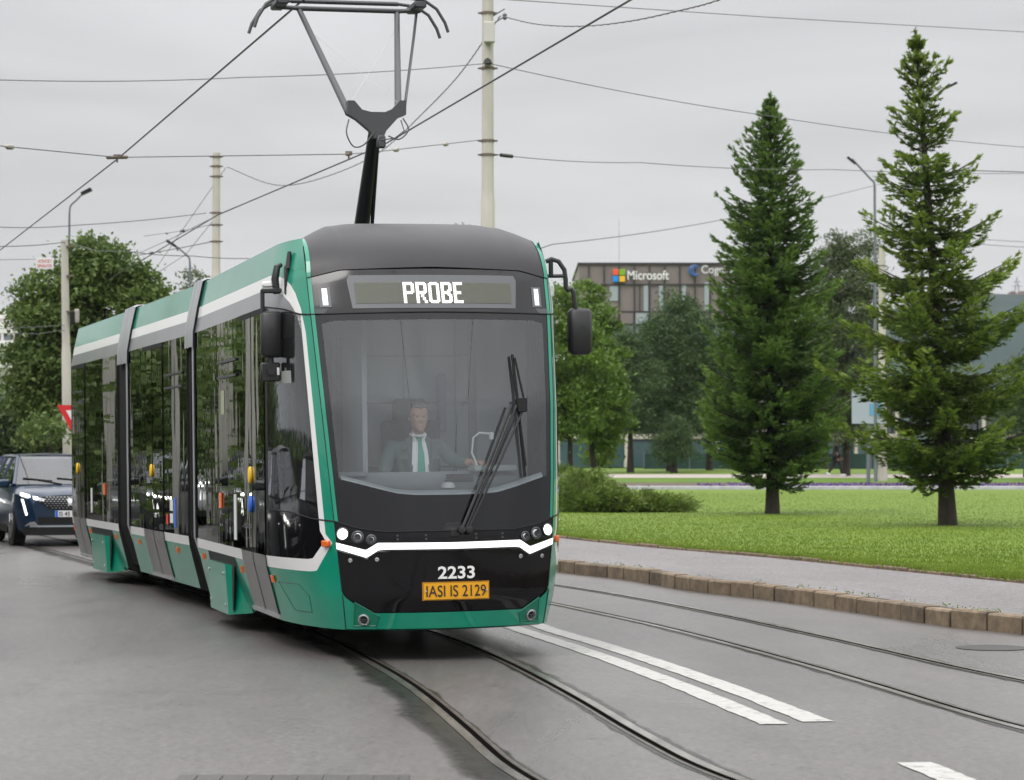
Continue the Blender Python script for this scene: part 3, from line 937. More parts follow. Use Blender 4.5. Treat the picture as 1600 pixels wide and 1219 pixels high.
# ---- roof fairing over the cab
mb = MB()
def fair(a, v):
    t = abs(a)
    z0 = seam_roof(a); top = interp(t, [0, .55, .74, .86, 1], [3.535, 3.53, 3.505, 3.45, 3.375])
    z = z0 + (top - z0) * v
    p = S(a, min(z0, 3.1))
    back = interp(t, [0, .7, 1], [1.15, 1.05, .55])
    k = 1 - math.sqrt(max(0, 1 - (v * .985) ** 2.4))
    return (p[0] * interp(v, [0, 1], [1, .985]), p[1] + (back) * (k * .72 + v * .16) - 0.01 * (1 - v), z)
As = np.r_[lin(-1, -.7, 9), lin(-.65, .65, 18), lin(.7, 1, 9)]
V_ = np.r_[lin(0, .6, 7), lin(.68, 1, 14)]
rws = [[fair(a, v) for a in As] for v in V_]
rws.append([(p[0] * .97, 2.0, interp(abs(a), [0, .6, 1], [3.40, 3.39, 3.36])) for a, p in zip(As, rws[-1])])
mb.grid(rws)
fairing = mb.build("roof_fairing", M['fairing'], tram, smooth=50)
# the green edge of the mask as it shows from the front
for sg in both:
    mb = MB()
    rows_(mb, lin(1.10, 3.04, 40), lambda z: .968, lambda z: 1.002, 2, .004, 0, (sg,))
    mb.grid([[tuple(np.array(fair(sg * a, v)) + np.array([sg * .004, -.004, .002])) for a in (.968, .985, 1.0)] for v in lin(0, .97, 16)], 0)
    mb.build("mask_edge", M['green'], tram, smooth=50)

# ---- destination display band
mb = MB(); cols(mb, lin(0, 1, 24), seam_disp, seam_roof, 8, 0, 0, both)
band = mb.build("display_band", M['frit'], tram, smooth=40)
mb = MB()
def trap(off, at_, ab, zt, zb, corner, mi):
    zs_ = lin(zb, zt, 8)
    rows_(mb, zs_, lambda z: -(ab + (at_ - ab) * (z - zb) / (zt - zb) - max(0, (z - zt + corner) * .6)), lambda z: (ab + (at_ - ab) * (z - zb) / (zt - zb) - max(0, (z - zt + corner) * .6)), 26, off, mi)
trap(.004, .705, .675, 3.045, 2.775, .04, 0)
rows_(mb, lin(2.815, 2.985, 35), lambda z: -.645, lambda z: .645, 22, .006, 1)
zl = lin(2.815, 2.985, 36)
for k in range(0, 35):
    rows_(mb, [zl[k], zl[k] + .0016], lambda z: -.645, lambda z: .645, 22, .0072, 2)
disp = mb.build("destination_display", [M['display_box'], M['led_off'], M['led_gap']], tram, smooth=40)
GL = {'P': ["######..", "#######.", "##...##.", "##...##.", "##...##.", "##...##.", "#######.", "######..", "##......", "##......", "##......", "##......", "##......", "##......"],
      'R': ["######..", "#######.", "##...##.", "##...##.", "##...##.", "##...##.", "#######.", "######..", "##.##...", "##.##...", "##..##..", "##..##..", "##...##.", "##...##."],
      'O': [".#####..", "#######.", "##...##.", "##...##.", "##...##.", "##...##.", "##...##.", "##...##.", "##...##.", "##...##.", "##...##.", "##...##.", "#######.", ".#####.."],
      'B': ["######..", "#######.", "##...##.", "##...##.", "##...##.", "##..###.", "######..", "######..", "##..###.", "##...##.", "##...##.", "##...##.", "#######.", "######.."],
      'E': ["######..", "######..", "##......", "##......", "##......", "##......", "#####...", "#####...", "##......", "##......", "##......", "##......", "######..", "######.."]}
mb = MB()
word = "PROBE"; W0, W1, ZT, ZB = -.262, .222, 2.985, 2.812
ncol = 5 * 8 - 2; cw = (W1 - W0) / ncol; rh = (ZT - ZB) / 14
for li, ch in enumerate(word):
    for ri, row in enumerate(GL[ch]):
        for ci, c in enumerate(row):
            if c != '#': continue
            u = W0 + (li * 8 + ci + .5) * cw; z = ZT - (ri + .5) * rh
            hw, hh = cw * .42, rh * .40
            mb.add([SO(qa(u + dx, z), z + dz, .0085) for dx, dz in ((-hw, -hh), (hw, -hh), (hw, hh), (-hw, hh))], [(0, 1, 2, 3)])
mb.build("destination_text", M['led_on'], disp)
for sg in both:
    mb = MB()
    rows_(mb, lin(2.79, 2.955, 4), lambda z: .80 + .035, lambda z: .885 + .035, 3, .004, 0, (sg,))
    fr_ = mb.build("marker_lamp", M['display_box'], tram)
    mb = MB()
    rows_(mb, lin(2.805, 2.94, 4), lambda z: .858, lambda z: .897, 2, .008, 0, (sg,))
    mb.build("lamp_tube", M['marker_on'], fr_)

# ---- windscreen: clear pane inside a black border
clr = .925
zcb = lambda a: interp(abs(a), [0, .30, .45, .60, .75, clr], [1.295, 1.297, 1.31, 1.345, 1.385, 1.43])
zct = lambda a: interp(abs(a), [0, .85, clr], [2.685, 2.68, 2.655])
mb = MB()
cols(mb, lin(0, clr, 20), zcb, zct, 16, 0, 1, both)
cols(mb, lin(0, clr, 20), zct, seam_disp, 2, 0, 0, both)
cols(mb, lin(0, clr, 20), seam_low, zcb, 6, 0, 0, both)
cols(mb, lin(clr, 1, 4), seam_low, seam_disp, 20, 0, 0, both)
ws = mb.build("windscreen", [M['frit'], M['screen_glass']], tram, smooth=40)
# pale lip of the dashboard that shows along the lower edge of the pane
# ---- seams
def seam(mb, pts, r=0.006): mb.tube(pts, r, 6)
mb = MB()
seam(mb, [SO(a, seam_roof(a), .001) for a in lin(-1, 1, 40)])
seam(mb, [SO(a, seam_disp(a), .001) for a in lin(-1, 1, 40)], .007)
seam(mb, [SO(a, seam_low(a), .001) for a in lin(-1, 1, 40)], .007)
for sg in both:
    seam(mb, [SO(sg * a, seam_side(a), .001) for a in lin(1, 2, 24)], .007)
    seam(mb, [SO(sg * a, seam_win(a), .001) for a in lin(1, 2, 24)], .006)
    seam(mb, [SO(sg * 1.0, z, .001) for z in lin(.55, 3.30, 40)], .0045)
    seam(mb, [SO(sg * .995, z, .012) for z in lin(.262, .53, 8)], .004)
mb.build("body_seams", M['rubber'], tram)

# ---- headlamp units, black grille strip, lit strip, lower panel
mb = MB()
cols(mb, lin(0, .625, 20), strip_t, seam_low, 4, 0, 0, both)
for x_, z_ in [(-.42, .985), (-.42, .955), (-.2, .985), (-.2, .955), (.2, .985), (.2, .955), (.42, .985), (.42, .955)]:
    p = SO(qa(x_, z_), z_, .0); mb.lathe([(.009, -.004), (.009, .004)], 10, p, 'y', 1)
grl = mb.build("grille", [M['black'], M['steel']], tram, smooth=40)
mb = MB()   # hatch with the coupling cover by the wipers
pts = [(-.06, 1.012), (-.045, 1.055), (-.02, 1.07), (.08, 1.07), (.10, 1.05), (.115, 1.012)]
mb.add([SO(qa(u, z), z, .004) for u, z in pts], [tuple(range(6))])
seam(mb, [SO(qa(u, z), z, .004) for u, z in pts], .005)
mb.box(tuple(SO(qa(.03, 1.0), 1.0, .003)), (.075, .02, .06), bev=.006)
mb.build("wiper_hatch", M['plastic'], tram)
LAMPS = [(.822, 1.000, .040, 'on'), (.714, .976, .038, 'off'), (.615, .955, .029, 'off')]
for sg in both:
    mb = MB()
    cols(mb, lin(.625, 1, 16), strip_t, seam_low, 5, 0, 0, (sg,))
    seam(mb, [SO(sg * .625, z, .001) for z in lin(.88, 1.018, 4)], .004)
    hc = mb.build("headlamp_unit", M['black'], tram, smooth=40)
    for u, z, r, st in LAMPS:
        p = S(qa(sg * u, z), z); n_ = SN(qa(sg * u, z), z)
        mb = MB()
        mb.lathe([(r + .010, -.01), (r + .012, .012), (r + .004, .016), (r, .006)], 24, (0, 0, 0), 'z', 0)
        mb.lathe([(r, .004), (r * .8, .012), (r * .45, .017), (.002, .018)], 24, (0, 0, 0), 'z', 1 if st == 'on' else 2)
        if st == 'off':
            mb.lathe([(r * .62, .018), (r * .66, .022), (r * .58, .024), (r * .3, .014), (.002, .012)], 20, (0, 0, 0), 'z', 3)
        q = Vector(n_).to_track_quat('Z', 'Y').to_matrix()
        mb.v = [tuple(q @ Vector(v) + Vector(p)) for v in mb.v]
        mb.build("headlight", [M['steel'], M['lamp_on'], M['lens'], M['plastic']], hc, smooth=40)
    mb = MB()
    p = SO(qa(sg * .72, .845), .845, 0)
mb = MB()
cols(mb, np.r_[lin(0, .6, 16), lin(.62, 1, 24)], strip_b, strip_t, 3, .010, 0, both)
mb.build("light_strip", M['strip_on'], tram, smooth=40)
mb = MB()
cols(mb, np.r_[lin(0, .6, 16), lin(.62, 1, 24)], panel_b, strip_b, 14, .0, 0, both)
# recess that follows the strip
for sg in both: mb.tube([SO(sg * a, strip_b(a) - .012, -.004) for a in lin(0, 1, 50)], .012, 6)
fp = mb.build("front_panel", M['black'], tram, smooth=40)
for u, z in ((.77, .795), (.575, .80)):
    for sg in both:
        mb = MB(); mb.lathe([(.017, 0), (.017, .006), (.010, .008), (.008, .003)], 14)
        n_ = SN(qa(sg * u, z), z); q = Vector(n_).to_track_quat('Z', 'Y').to_matrix(); p = S(qa(sg * u, z), z)
        mb.v = [tuple(q @ Vector(v) + Vector(p)) for v in mb.v]
        mb.build("parking_sensor", M['lens'], fp)
def surf_text(name, body, u0, z0, w, h, off, m, parent, bold=0.0):
    V, F = text_shape(body, w, h, bold)
    mb = MB(); mb.add([SO(qa(u0 + v[0], z0 + v[1]), z0 + v[1], off) for v in V], F)
    return mb.build(name, m, parent, recalc=False)
surf_text("fleet_number", "2233", .036, .690, .295, .098, .004, M['ivory'], fp, .022)
mb = MB()
zc_, uc_ = .548, .032
fr_plate = [(uc_ - .263, zc_ - .066), (uc_ + .263, zc_ - .066), (uc_ + .263, zc_ + .066), (uc_ - .263, zc_ + .066)]
for (hw, hh, off, mi) in ((.268, .071, .008, 1), (.258, .061, .0145, 0)):
    U = lin(-hw, hw, 9)
    mb.grid([[SO(qa(uc_ + u, zc_ + z), zc_ + z, off) for z in (-hh, hh)] for u in U], mi)
mb.grid([[SO(qa(uc_ + u, zc_ + z), zc_ + z, o_) for u, z in ((-.268, -.071), (.268, -.071), (.268, .071), (-.268, .071), (-.268, -.071))] for o_ in (0, .008)], 1)
pl = mb.build("number_plate", [M['plate_yellow'], mat("plate_rim", (0.45, .2, .01), .4)], tram)
surf_text("plate_text", "IASI IS 2129", uc_, zc_, .475, .088, .017, M['ink'], pl, .004)
mb = MB()
for u in (-.24, .24):
    mb = MB(); p = SO(qa(uc_ + u, zc_), zc_, .015); mb.lathe([(.007, -.002), (.007, -.006), (.002, -.007)], 8, p, 'y')
    mb.build("plate_screw", M['alu'], pl)

# fog lamps in their recesses
for sg in both:
    mb = MB()
    zz = .335
    # triangular recess faces
    pt = lambda u, z, o: SO(qa(sg * u, z), z, o)
    tri = [pt(.735, .47, .014), pt(.735, .285, .014), pt(.575, .285, .014), pt(.555, .36, .014)]
    deep = [pt(.72, .43, .018), pt(.72, .295, .018), pt(.60, .295, .018), pt(.60, .36, .018)]
    mb.add(tri, [(0, 1, 2, 3)], 0)
    for i in range(4):
        a_, b_ = tri[i], tri[(i + 1) % 4]
        mb.tube([a_, b_], .005, 6, 0)
    n_ = SN(qa(sg * .665, zz), zz); q = Vector(n_).to_track_quat('Z', 'Y').to_matrix(); p = SO(qa(sg * .665, zz), zz, .012)
    k = MB()
    k.lathe([(.046, 0), (.046, .012), (.038, .016), (.036, .008)], 24, mi=1)
    k.lathe([(.036, .006), (.02, .012), (.002, .013)], 20, mi=2)
    k.box((0, .004, .016), (.05, .008, .004), 3); k.box((0, -.012, .016), (.05, .006, .004), 3)
    k.v = [tuple(q @ Vector(v) + Vector(p)) for v in k.v]
    mb.add(k.v, [], 0); base_n = len(mb.v) - len(k.v)
    for f, m_ in zip(k.f, k.m): mb.f.append(tuple(i + base_n for i in f)); mb.m.append(m_)
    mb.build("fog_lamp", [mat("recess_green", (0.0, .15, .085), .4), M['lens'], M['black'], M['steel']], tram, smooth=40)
    # amber corner lamps on the white line
    mb = MB(); p = S(sg * 1.11, .925); n_ = SN(sg * 1.11, .925)
    k = MB(); k.box((0, 0, .014), (.095, .050, .030), 0, bev=.013)
    q = Vector(n_).to_track_quat('Z', 'Y').to_matrix()
    mb.add([tuple(q @ Vector((v[0], v[1], v[2])) + Vector(p)) for v in k.v], k.f)
    mb.build("turn_signal", M['amber'], tram, smooth=40)
    # cab side window and the glass panel below it
    mb = MB(); cols(mb, np.r_[lin(1.186, 1.4, 10), lin(1.45, 1.97, 10)], seam_win, seam_side, 12, 0.0, 0, (sg,))
    cw_ = mb.build("cab_side_window", M['cab_glass'], tram, smooth=60)
    mb = MB(); cols(mb, lin(1.97, 2.0, 3), seam_win, seam_side, 12, 0.0, 0, (sg,)); mb.build("window_post", M['rubber'], cw_)
    mb = MB()
    cols(mb, lin(1.13, 1.185, 5), low_glass, lambda a: interp(a - 1, [.13, .185], [.951, 1.02]), 3, 0.0, 0, (sg,))
    cols(mb, np.r_[lin(1.186, 1.4, 14), lin(1.45, 2.0, 8)], low_glass, seam_win, 6, 0.0, 0, (sg,))
    mb.build("lower_side_panel", M['black'], tram, smooth=60)
    mb = MB()
    for a_ in (1.45, 1.78):
        mb = MB(); p = SO(sg * a_, 1.06, .002); mb.lathe([(.008, -.003 * sg), (.008, .003 * sg)], 8, p, 'x')
        mb.build("panel_bolt", M['alu'], tram)
# hatch outline low on the corner
for sg in both:
    mb = MB()
    H_ = [(1.88, .585), (1.55, .585), (1.43, .50), (1.43, .365), (1.70, .365)]
    L_ = []
    for i in range(5):
        (a0, z0), (a1, z1) = H_[i], H_[(i + 1) % 5]
        L_ += [SO(sg * (a0 + (a1 - a0) * t), z0 + (z1 - z0) * t, .0005) for t in lin(0, 1, 6)[:-1]]
    L_.append(L_[0])
    mb.tube(L_, .0035, 5)
    mb.build("service_hatch", mat("seam_green", (0, .06, .035), .5), tram)

# sticker on the cab window
mb = MB(); rows_(mb, lin(2.20, 2.30, 3), lambda z: 1.44, lambda z: 1.74, 4, .003, 0, (-1,))
mb.build("window_sticker", mat("faded_sticker", (.26, .28, .26), .6), tram)

# ---- sides: glass panes, doors, buttons
def side_pt(fn, sg, s, z, o=0.0):
    w = wid(z)
    return fn((sg * (w + o), s, z))
def pane(fn, sg, s0, s1, z0=.79, z1=2.85, o=.0, n=6):
    mb = MB(); mb.grid([[side_pt(fn, sg, s, z, o) for z in lin(z0, z1, 3)] for s in lin(s0, s1, n)])
    return mb
def side_box(mb, fn, sg, s0, s1, z0, z1, d0, d1, mi=0):
    V = [side_pt(fn, sg, s, z, d) for s in (s0, s1) for z in (z0, z1) for d in (d0, d1)]
    mb.add(V, [(0, 1, 3, 2), (4, 6, 7, 5), (0, 4, 5, 1), (2, 3, 7, 6), (0, 2, 6, 4), (1, 5, 7, 3)], mi)

def window(fn, sg, s0, s1, hopper=False, dark=True, post=.012):
    o = pane(fn, sg, s0 + post, s1 - post).build("side_window", M['side_glass'], tram)
    mb = MB()
    for s in (s0, s1): side_box(mb, fn, sg, s - post, s + post, .79, 2.85, -.06, -.001)
    side_box(mb, fn, sg, s0, s1, .79, .83, -.05, -.008); side_box(mb, fn, sg, s0, s1, 2.80, 2.85, -.05, -.008)
    # dark backing of the opaque lower part of the glass band
    side_box(mb, fn, sg, s0 + post, s1 - post, .80, 1.28, -.04, -.03)
    if hopper:
        side_box(mb, fn, sg, s0 + .15, s1 - .15, 2.40, 2.42, 0, .010)
        side_box(mb, fn, sg, s0 + .15, s1 - .15, 2.52, 2.545, 0, .012)
    mb.build("window_frame", M['rubber'], o)
    return o
def door(fn, sg, s0, s1, btn=True, blue=False):
    mid = (s0 + s1) / 2
    o = bpy.data.objects.new("door", None); COL.objects.link(o); o.parent = tram; o.empty_display_size = .2
    for a_, b_ in ((s0, mid), (mid, s1)):
        lf = pane(fn, sg, a_ + .022, b_ - .022, .79, 2.80, .010).build("door_leaf", M['side_glass'], o)
    mb = MB()
    for s in (s0, mid, s1): side_box(mb, fn, sg, s - .022, s + .022, .30, 2.85, -.05, .008)
    for a_, b_ in ((s0, mid), (mid, s1)):
        side_box(mb, fn, sg, a_ + .02, b_ - .02, 2.79, 2.85, -.05, .009)
        side_box(mb, fn, sg, a_ + .022, b_ - .022, .80, 1.15, -.03, -.02)
        side_box(mb, fn, sg, a_ + .10, a_ + .13, 1.0, 2.55, -.10, -.07)
    mb.build("door_frame", M['rubber'], o)
    mb = MB()
    for a_, b_ in ((s0, mid), (mid, s1)):
        V = []
        mb.grid([[side_pt(fn, sg, s, z, .012) for z in lin(.295, .79, 6)] for s in (a_ + .022, b_ - .022)])
    mb.build("door_kick_panel", M['door_grey'], o)
    mb = MB(); side_box(mb, fn, sg, s0 + .02, s1 - .02, .262, .295, -.02, .03); mb.build("door_sill", M['alu'], o)
    if btn:
        for nm, m_, z_, on in (("door_button", M['yellow'], 1.45, True), ("door_button", M['blue'], 1.20, blue)):
            if not on: continue
            k = MB(); s_ = mid + .13 * 0 + .055
            p = side_pt(fn, sg, s_, z_, .012)
            k.lathe([(.050, 0), (.048, .018 * sg), (.036, .024 * sg), (.003, .026 * sg)], 16, (0, 0, 0), 'x')
            k.v = [(v[0] + p[0], v[1] + p[1], v[2] * 1.5 + p[2]) for v in k.v]
            k.build(nm, m_, o, smooth=40)
    return o
for sg in (-1, 1):
    # front section: cab post, double door, window pair
    window(ident, sg, SH, SH + .02 + .0, post=.006) if False else None
    mb = MB(); side_box(mb, ident, sg, SH, 1.63, .79, 2.85, -.05, .0); mb.build("door_post", M['rubber'], tram)
    door(ident, sg, 1.63, 3.05, blue=True)
    window(ident, sg, 3.05, 4.62); window(ident, sg, 4.62, 6.25, hopper=False)
    # middle section
    window(hinge2, sg, 6.87, 8.42); door(hinge2, sg, 8.42, 9.88); window(hinge2, sg, 9.88, 11.0)
    # rear section
    window(hinge3, sg, 12.0, 13.4); window(hinge3, sg, 13.4, 14.85); door(hinge3, sg, 14.85, 16.1)
    mb = MB(); side_box(mb, hinge3, sg, 16.1, 16.25, .79, 2.85, -.05, 0); mb.build("door_post", M['black'], tram)
    # hopper windows drawn as raised frames high in the glass
    for fn, s0, s1 in ((ident, 3.25, 4.45), (hinge2, 7.1, 8.25), (hinge3, 15.0, 15.95)):
        mb = MB()
        for z0 in (2.33, 2.47): side_box(mb, fn, sg, s0, s1, z0, z0 + .022, .011, .022)
        mb.build("hopper_frame", M['steel'], tram)
    # amber side markers
    for fn, s, z in ((ident, 1.50, .60), (ident, 3.28, .60), (ident, 5.9, .62), (hinge2, 7.7, .62), (hinge2, 10.45, .62), (hinge3, 12.35, .62), (hinge3, 14.6, .63), (hinge3, 16.15, .63)):
        mb = MB(); side_box(mb, fn, sg, s - .04, s + .04, z - .028, z + .028, 0, .018); mb.build("side_marker", M['amber'], tram)
    for fn, s in ((ident, 4.38), (hinge3, 13.1)):
        mb = MB(); side_box(mb, fn, sg, s - .07, s + .07, 1.13, 1.27, .004, .016); mb.build("reflector", M['amber'], tram)
# stickers and notices on the visible side
for fn, s, z0, z1, w, m_ in ((ident, 3.45, .86, 1.27, .16, 'paper'), (ident, 2.78, 1.16, 1.28, .14, 'blue'), (hinge2, 7.7, .86, 1.0, .12, 'blue'), (hinge2, 7.7, 1.0, 1.17, .12, 'blue'),
                             (hinge2, 7.92, .90, 1.0, .20, 'paper'), (hinge2, 7.92, 1.03, 1.15, .20, 'paper'), (hinge2, 8.22, .88, .99, .13, 'red'), (hinge3, 14.3, .88, 1.2, .14, 'paper')):
    mb = MB(); side_box(mb, fn, -1, s - w / 2, s + w / 2, z0, z1, .002, .0045); mb.build("notice", M[m_], tram)
mb = MB()
side_box(mb, ident, -1, 4.1, 4.32, 2.0, 2.22, .002, .0045); mb.build("notice", mat("faint_notice", (.30, .33, .22), .6), tram)

# joint hoops and bellows
for fn, s0 in ((ident, 6.25), (hinge2, 11.0)):
    P_ = [(-1.05, .30), (-1.185, .70), (-1.215, .80), (-1.215, 2.86), (-1.16, 3.12), (-1.10, 3.375), (-.82, 3.385)]
    ring = P_ + [(-u, z) for u, z in P_[::-1]]
    mb = MB()
    for (a_, b_, o_) in ((s0, s0 + .13, .0),):
        mb.grid([[fn((u, s, z)) for u, z in ring] for s in (a_, b_)])
        mb.grid([[fn((u * k_, b_, z)) for u, z in ring] for k_ in (1, .96)])
    # wider cover over the roof and shoulders
    top = [(-1.225, 2.70), (-1.222, 2.86), (-1.178, 3.10), (-1.115, 3.375), (-1.07, 3.395), (-.8, 3.40)]
    tr_ = top + [(-u, z) for u, z in top[::-1]]
    e_ = .60 if fn is ident else .78
    sec = [(s0 - .02, 0), (s0 + .04, .012), (s0 + .26, .014), (s0 + .30, .004), (s0 + .34, .014), (s0 + e_ - .04, .012), (s0 + e_, 0)]
    mb.grid([[fn((u + math.copysign(o_, u), s, z + o_)) for u, z in tr_] for s, o_ in sec])
    mb.build("joint_hoop", mat("joint_grey", (.36, .37, .385), .38, .35), tram, smooth=40)
    mb = MB()
    fn2 = hinge2 if fn is ident else hinge3
    ringb = [(u * .975, z - .04 if z > 1 else z) for u, z in ring]
    nb_ = 13
    rws = []
    for i in range(nb_):
        s = s0 + .12 + (.68 if fn is ident else .9) * i / (nb_ - 1); k_ = 1 - (.025 if i % 2 else 0)
        f_ = fn if i < nb_ // 2 else fn2
        rws.append([f_((u * k_, s, z)) for u, z in ringb])
    mb.grid(rws)
    mb.build("bellows", M['rubber'], tram, smooth=20)

# bogie covers
for fn, sc in ((ident, 4.6), (hinge3, 13.6)):
    for sg in (-1, 1):
        f = lambda u, s, z: fn((sg * u, s, z))
        mb = MB()
        face = [(1.20, sc - .62, .155), (1.20, sc + .62, .155), (1.23, sc + .62, .62), (1.23, sc - .62, .62)]
        mb.add([f(*p) for p in face], [(0, 1, 2, 3)])
        fa, fb = (1.03, sc - 1.02, .19), (1.12, sc - .86, .60)
        ra, rb = (1.05, sc + .80, .19), (1.13, sc + .80, .60)
        mb.add([f(*face[0]), f(*face[3]), f(*fb), f(*fa)], [(0, 1, 2, 3)])
        mb.add([f(*face[1]), f(*face[2]), f(*rb), f(*ra)], [(0, 1, 2, 3)])
        mb.add([f(*face[3]), f(*face[2]), f(*rb), f(*fb)], [(0, 1, 2, 3)])
        mb.add([f(*fa), f(*fb), f(1.0, sc - .5, .6), f(.9, sc - .5, .19)], [(0, 1, 2, 3)])
        # fin in front of the cover
        mb.add([f(1.14, sc - 1.00, .60), f(1.155, sc - 1.13, .60), f(1.085, sc - 1.62, .26), f(1.06, sc - 1.30, .22)], [(0, 1, 2, 3)])
        mb.add([f(1.16, sc - .72, .61), f(1.15, sc - .88, .61), f(1.05, sc - 1.16, .20), f(1.10, sc - .95, .18)], [(0, 1, 2, 3)])
        # bolts
        bc = mb.build("bogie_cover", M['green'], tram, recalc=False)
        mb = MB()
        for s_, z_ in ((sc - .5, .24), (sc - .5, .53), (sc + .5, .24), (sc + .5, .53)):
            p = f(1.203 + (z_ - .155) * .065, s_, z_)
            mb = MB(); mb.lathe([(.016, -.003), (.016, .010 * sg), (.004, .013 * sg)], 10, p, 'x')
            mb.build("bolt", M['alu'], bc)
        mb = MB()
        mb.add([f(1.172, sc - 1.0, .60), f(1.172, sc + .86, .60), f(1.192, sc + .86, .695), f(1.192, sc - 1.0, .695)], [(0, 1, 2, 3)])
        mb.add([f(1.182, sc - .9, .625), f(1.172, sc - .75, .2), f(1.172, sc + .8, .2), f(1.182, sc + .8, .625)], [(0, 1, 2, 3)])
        mb.build("cover_gap", M['bogie'], bc, recalc=False)
    mb = MB()
    for s_ in (sc - .9, sc + .9):
        for u in (-.5, .5):
            k = MB(); k.lathe([(.05, -.05), (.28, -.05), (.30, -.045), (.30, .05), (.05, .055)], 28, (0, 0, 0), 'x')
            mb.add([fn((v[0] + u, v[1] + s_, v[2] + .305)) for v in k.v], k.f)
    mb.box((0, 0, 0), (0.001, 0.001, 0.001))
    mb.v = mb.v[:-8]; mb.f = mb.f[:-6]; mb.m = mb.m[:-6]
    V = [fn((u, s, z)) for u in (-.9, .9) for s in (sc - 1.3, sc + 1.3) for z in (.17, .40)]
    mb.add(V, [(0, 1, 3, 2), (4, 6, 7, 5), (0, 4, 5, 1), (2, 3, 7, 6), (0, 2, 6, 4), (1, 5, 7, 3)])
    mb.build("bogie", M['bogie'], tram)

# hidden driver's-side pieces of the underframe seen as dark bulk below the skirt
mb = MB()
for fn, a_, b_ in ((ident, 1.7, 3.2), (ident, 5.9, 6.4), (hinge2, 6.8, 11.1), (hinge3, 11.9, 12.2), (hinge3, 15.0, 16.2)):
    V = [fn((u, s, z)) for u in (-.7, .7) for s in (a_, b_) for z in (.15, .24)]
    mb = MB(); mb.add(V, [(0, 1, 3, 2), (4, 6, 7, 5), (0, 4, 5, 1), (2, 3, 7, 6), (0, 2, 6, 4), (1, 5, 7, 3)])
    mb.build("underframe", M['bogie'], tram)

# ---- cab interior
ci = bpy.data.objects.new("cab_interior", None); COL.objects.link(ci); ci.parent = tram; ci.empty_display_size = .2
mb = MB()
def dash_edge(a): return S(a, zcb(a)) + np.array([0, .045, .012])
Al = lin(-.90, .90, 30)
mb.grid([[S(a, zcb(a) - .03) + np.array([0, .03, 0]) for a in Al], [dash_edge(a) for a in Al], [dash_edge(a) + np.array([0, .05, .022]) for a in Al]], 0)
mb.build("dashboard_lip", mat("pale_trim", (.62, .68, .70), .5), ci, smooth=40)
mb = MB()
mb.grid([[dash_edge(a) + np.array([0, .05, .022]) for a in Al],
         [np.array([a * .80, .55, 1.37 + .015 * math.cos(a)]) for a in Al],
         [np.array([a * .80, .62, 1.435]) for a in Al], [np.array([a * .80, .80, 1.47]) for a in Al], [np.array([a * .8, .86, 1.40]) for a in Al], [np.array([a * .8, .88, .5]) for a in Al]], 0)
mb.box((.50, .66, 1.49), (.36, .22, .05), 1, bev=.015); mb.box((-.66, .66, 1.46), (.22, .2, .04), 0, bev=.015)
mb.box((.20, .54, 1.42), (.22, .03, .06), 2)
mb.build("dashboard", [mat("dashboard_grey", (.27, .30, .31), .6), mat("pale_console", (.40, .45, .44), .5), M['plastic']], ci, smooth=40)
mb = MB()
mb.lathe([(.055, 0), (.058, .015), (.045, .04), (.025, .048), (.002, .05)], 20, (.03, .22, 1.345)); mb.lathe([(.022, .048), (.02, .065), (.002, .068)], 12, (.03, .22, 1.345), mi=1)
mb.build("dashboard_camera", [M['ivory'], M['plastic']], ci, smooth=40)
mb = MB()
for x0, x1 in ((-.46, .62), (.68, 1.14)): mb.box(((x0 + x1) / 2, 2.0, 1.6), (x1 - x0, .05, 2.36), 0, bev=.01)
mb.box((-.46, 1.55, 1.6), (.04, .9, 2.3), 0)
for x0 in (-.40, .05, .50): mb.box((x0, 1.965, 1.6), (.012, .012, 2.3), 1)
for z0 in (1.5, 2.05, 2.45): mb.box((.1, 1.965, z0), (1.05, .012, .012), 1)
mb.box((.64, 1.97, 1.6), (.05, .06, 2.36), 1)
mb.box((.37, 1.93, 2.05), (.07, .07, .5), 2, bev=.02)
mb.build("cab_partition", [mat("partition_grey", (.30, .325, .345), .55), M['interior'], mat("curtain_blue", (.16, .17, .30), .7)], ci)
mb = MB(); mb.box((0, 1.45, .55), (1.6, 1.0, .06)); mb.box((0, 1.15, 2.76), (1.9, 1.2, .04)); mb.build("cab_floor", M['interior'], ci)
mb = MB()
mb.box((.015, 1.56, 1.50), (.50, .12, .80), bev=.05); mb.box((.015, 1.33, 1.09), (.5, .5, .10), bev=.05); mb.box((.015, 1.36, .82), (.2, .2, .5)); mb.box((.015, 1.60, 1.98), (.28, .10, .20), bev=.04)
mb.build("driver_seat", mat("seat_cloth", (.035, .037, .042), .9), ci, smooth=40)
mb = MB(); mb.tube([(.42, .78, 1.47), (.36, .78, 1.62), (.37, .77, 1.74), (.42, .76, 1.78), (.52, .76, 1.77)], .008, 8); mb.lathe([(.02, -.03), (.022, .02), (.01, .03)], 10, (.52, .76, 1.755)); mb.build("microphone", [M['ivory']], ci, smooth=40)
# saloon: poles, warm ceiling light line, far wall
mb = MB()
for x0, s0 in ((-.75, 2.9), (-.3, 3.4), (-.8, 4.4), (.5, 4.0)): mb.tube([(x0, s0, .42), (x0, s0, 2.8)], .018, 8)
mb.build("grab_pole", mat("pole_yellow", (.55, .42, .10), .4), ci)
mb = MB()
for s0 in (3.4, 4.4, 5.4):
    for x0 in (-.75, .75):
        mb.box((x0, s0, .85), (.45, .42, .08), bev=.03); mb.box((x0, s0 + .2, 1.2), (.45, .08, .6), bev=.03); mb.box((x0, s0, .6), (.1, .3, .4))
mb.build("passenger_seats", mat("seat_fabric", (.05, .10, .09), .9), ci, smooth=40)

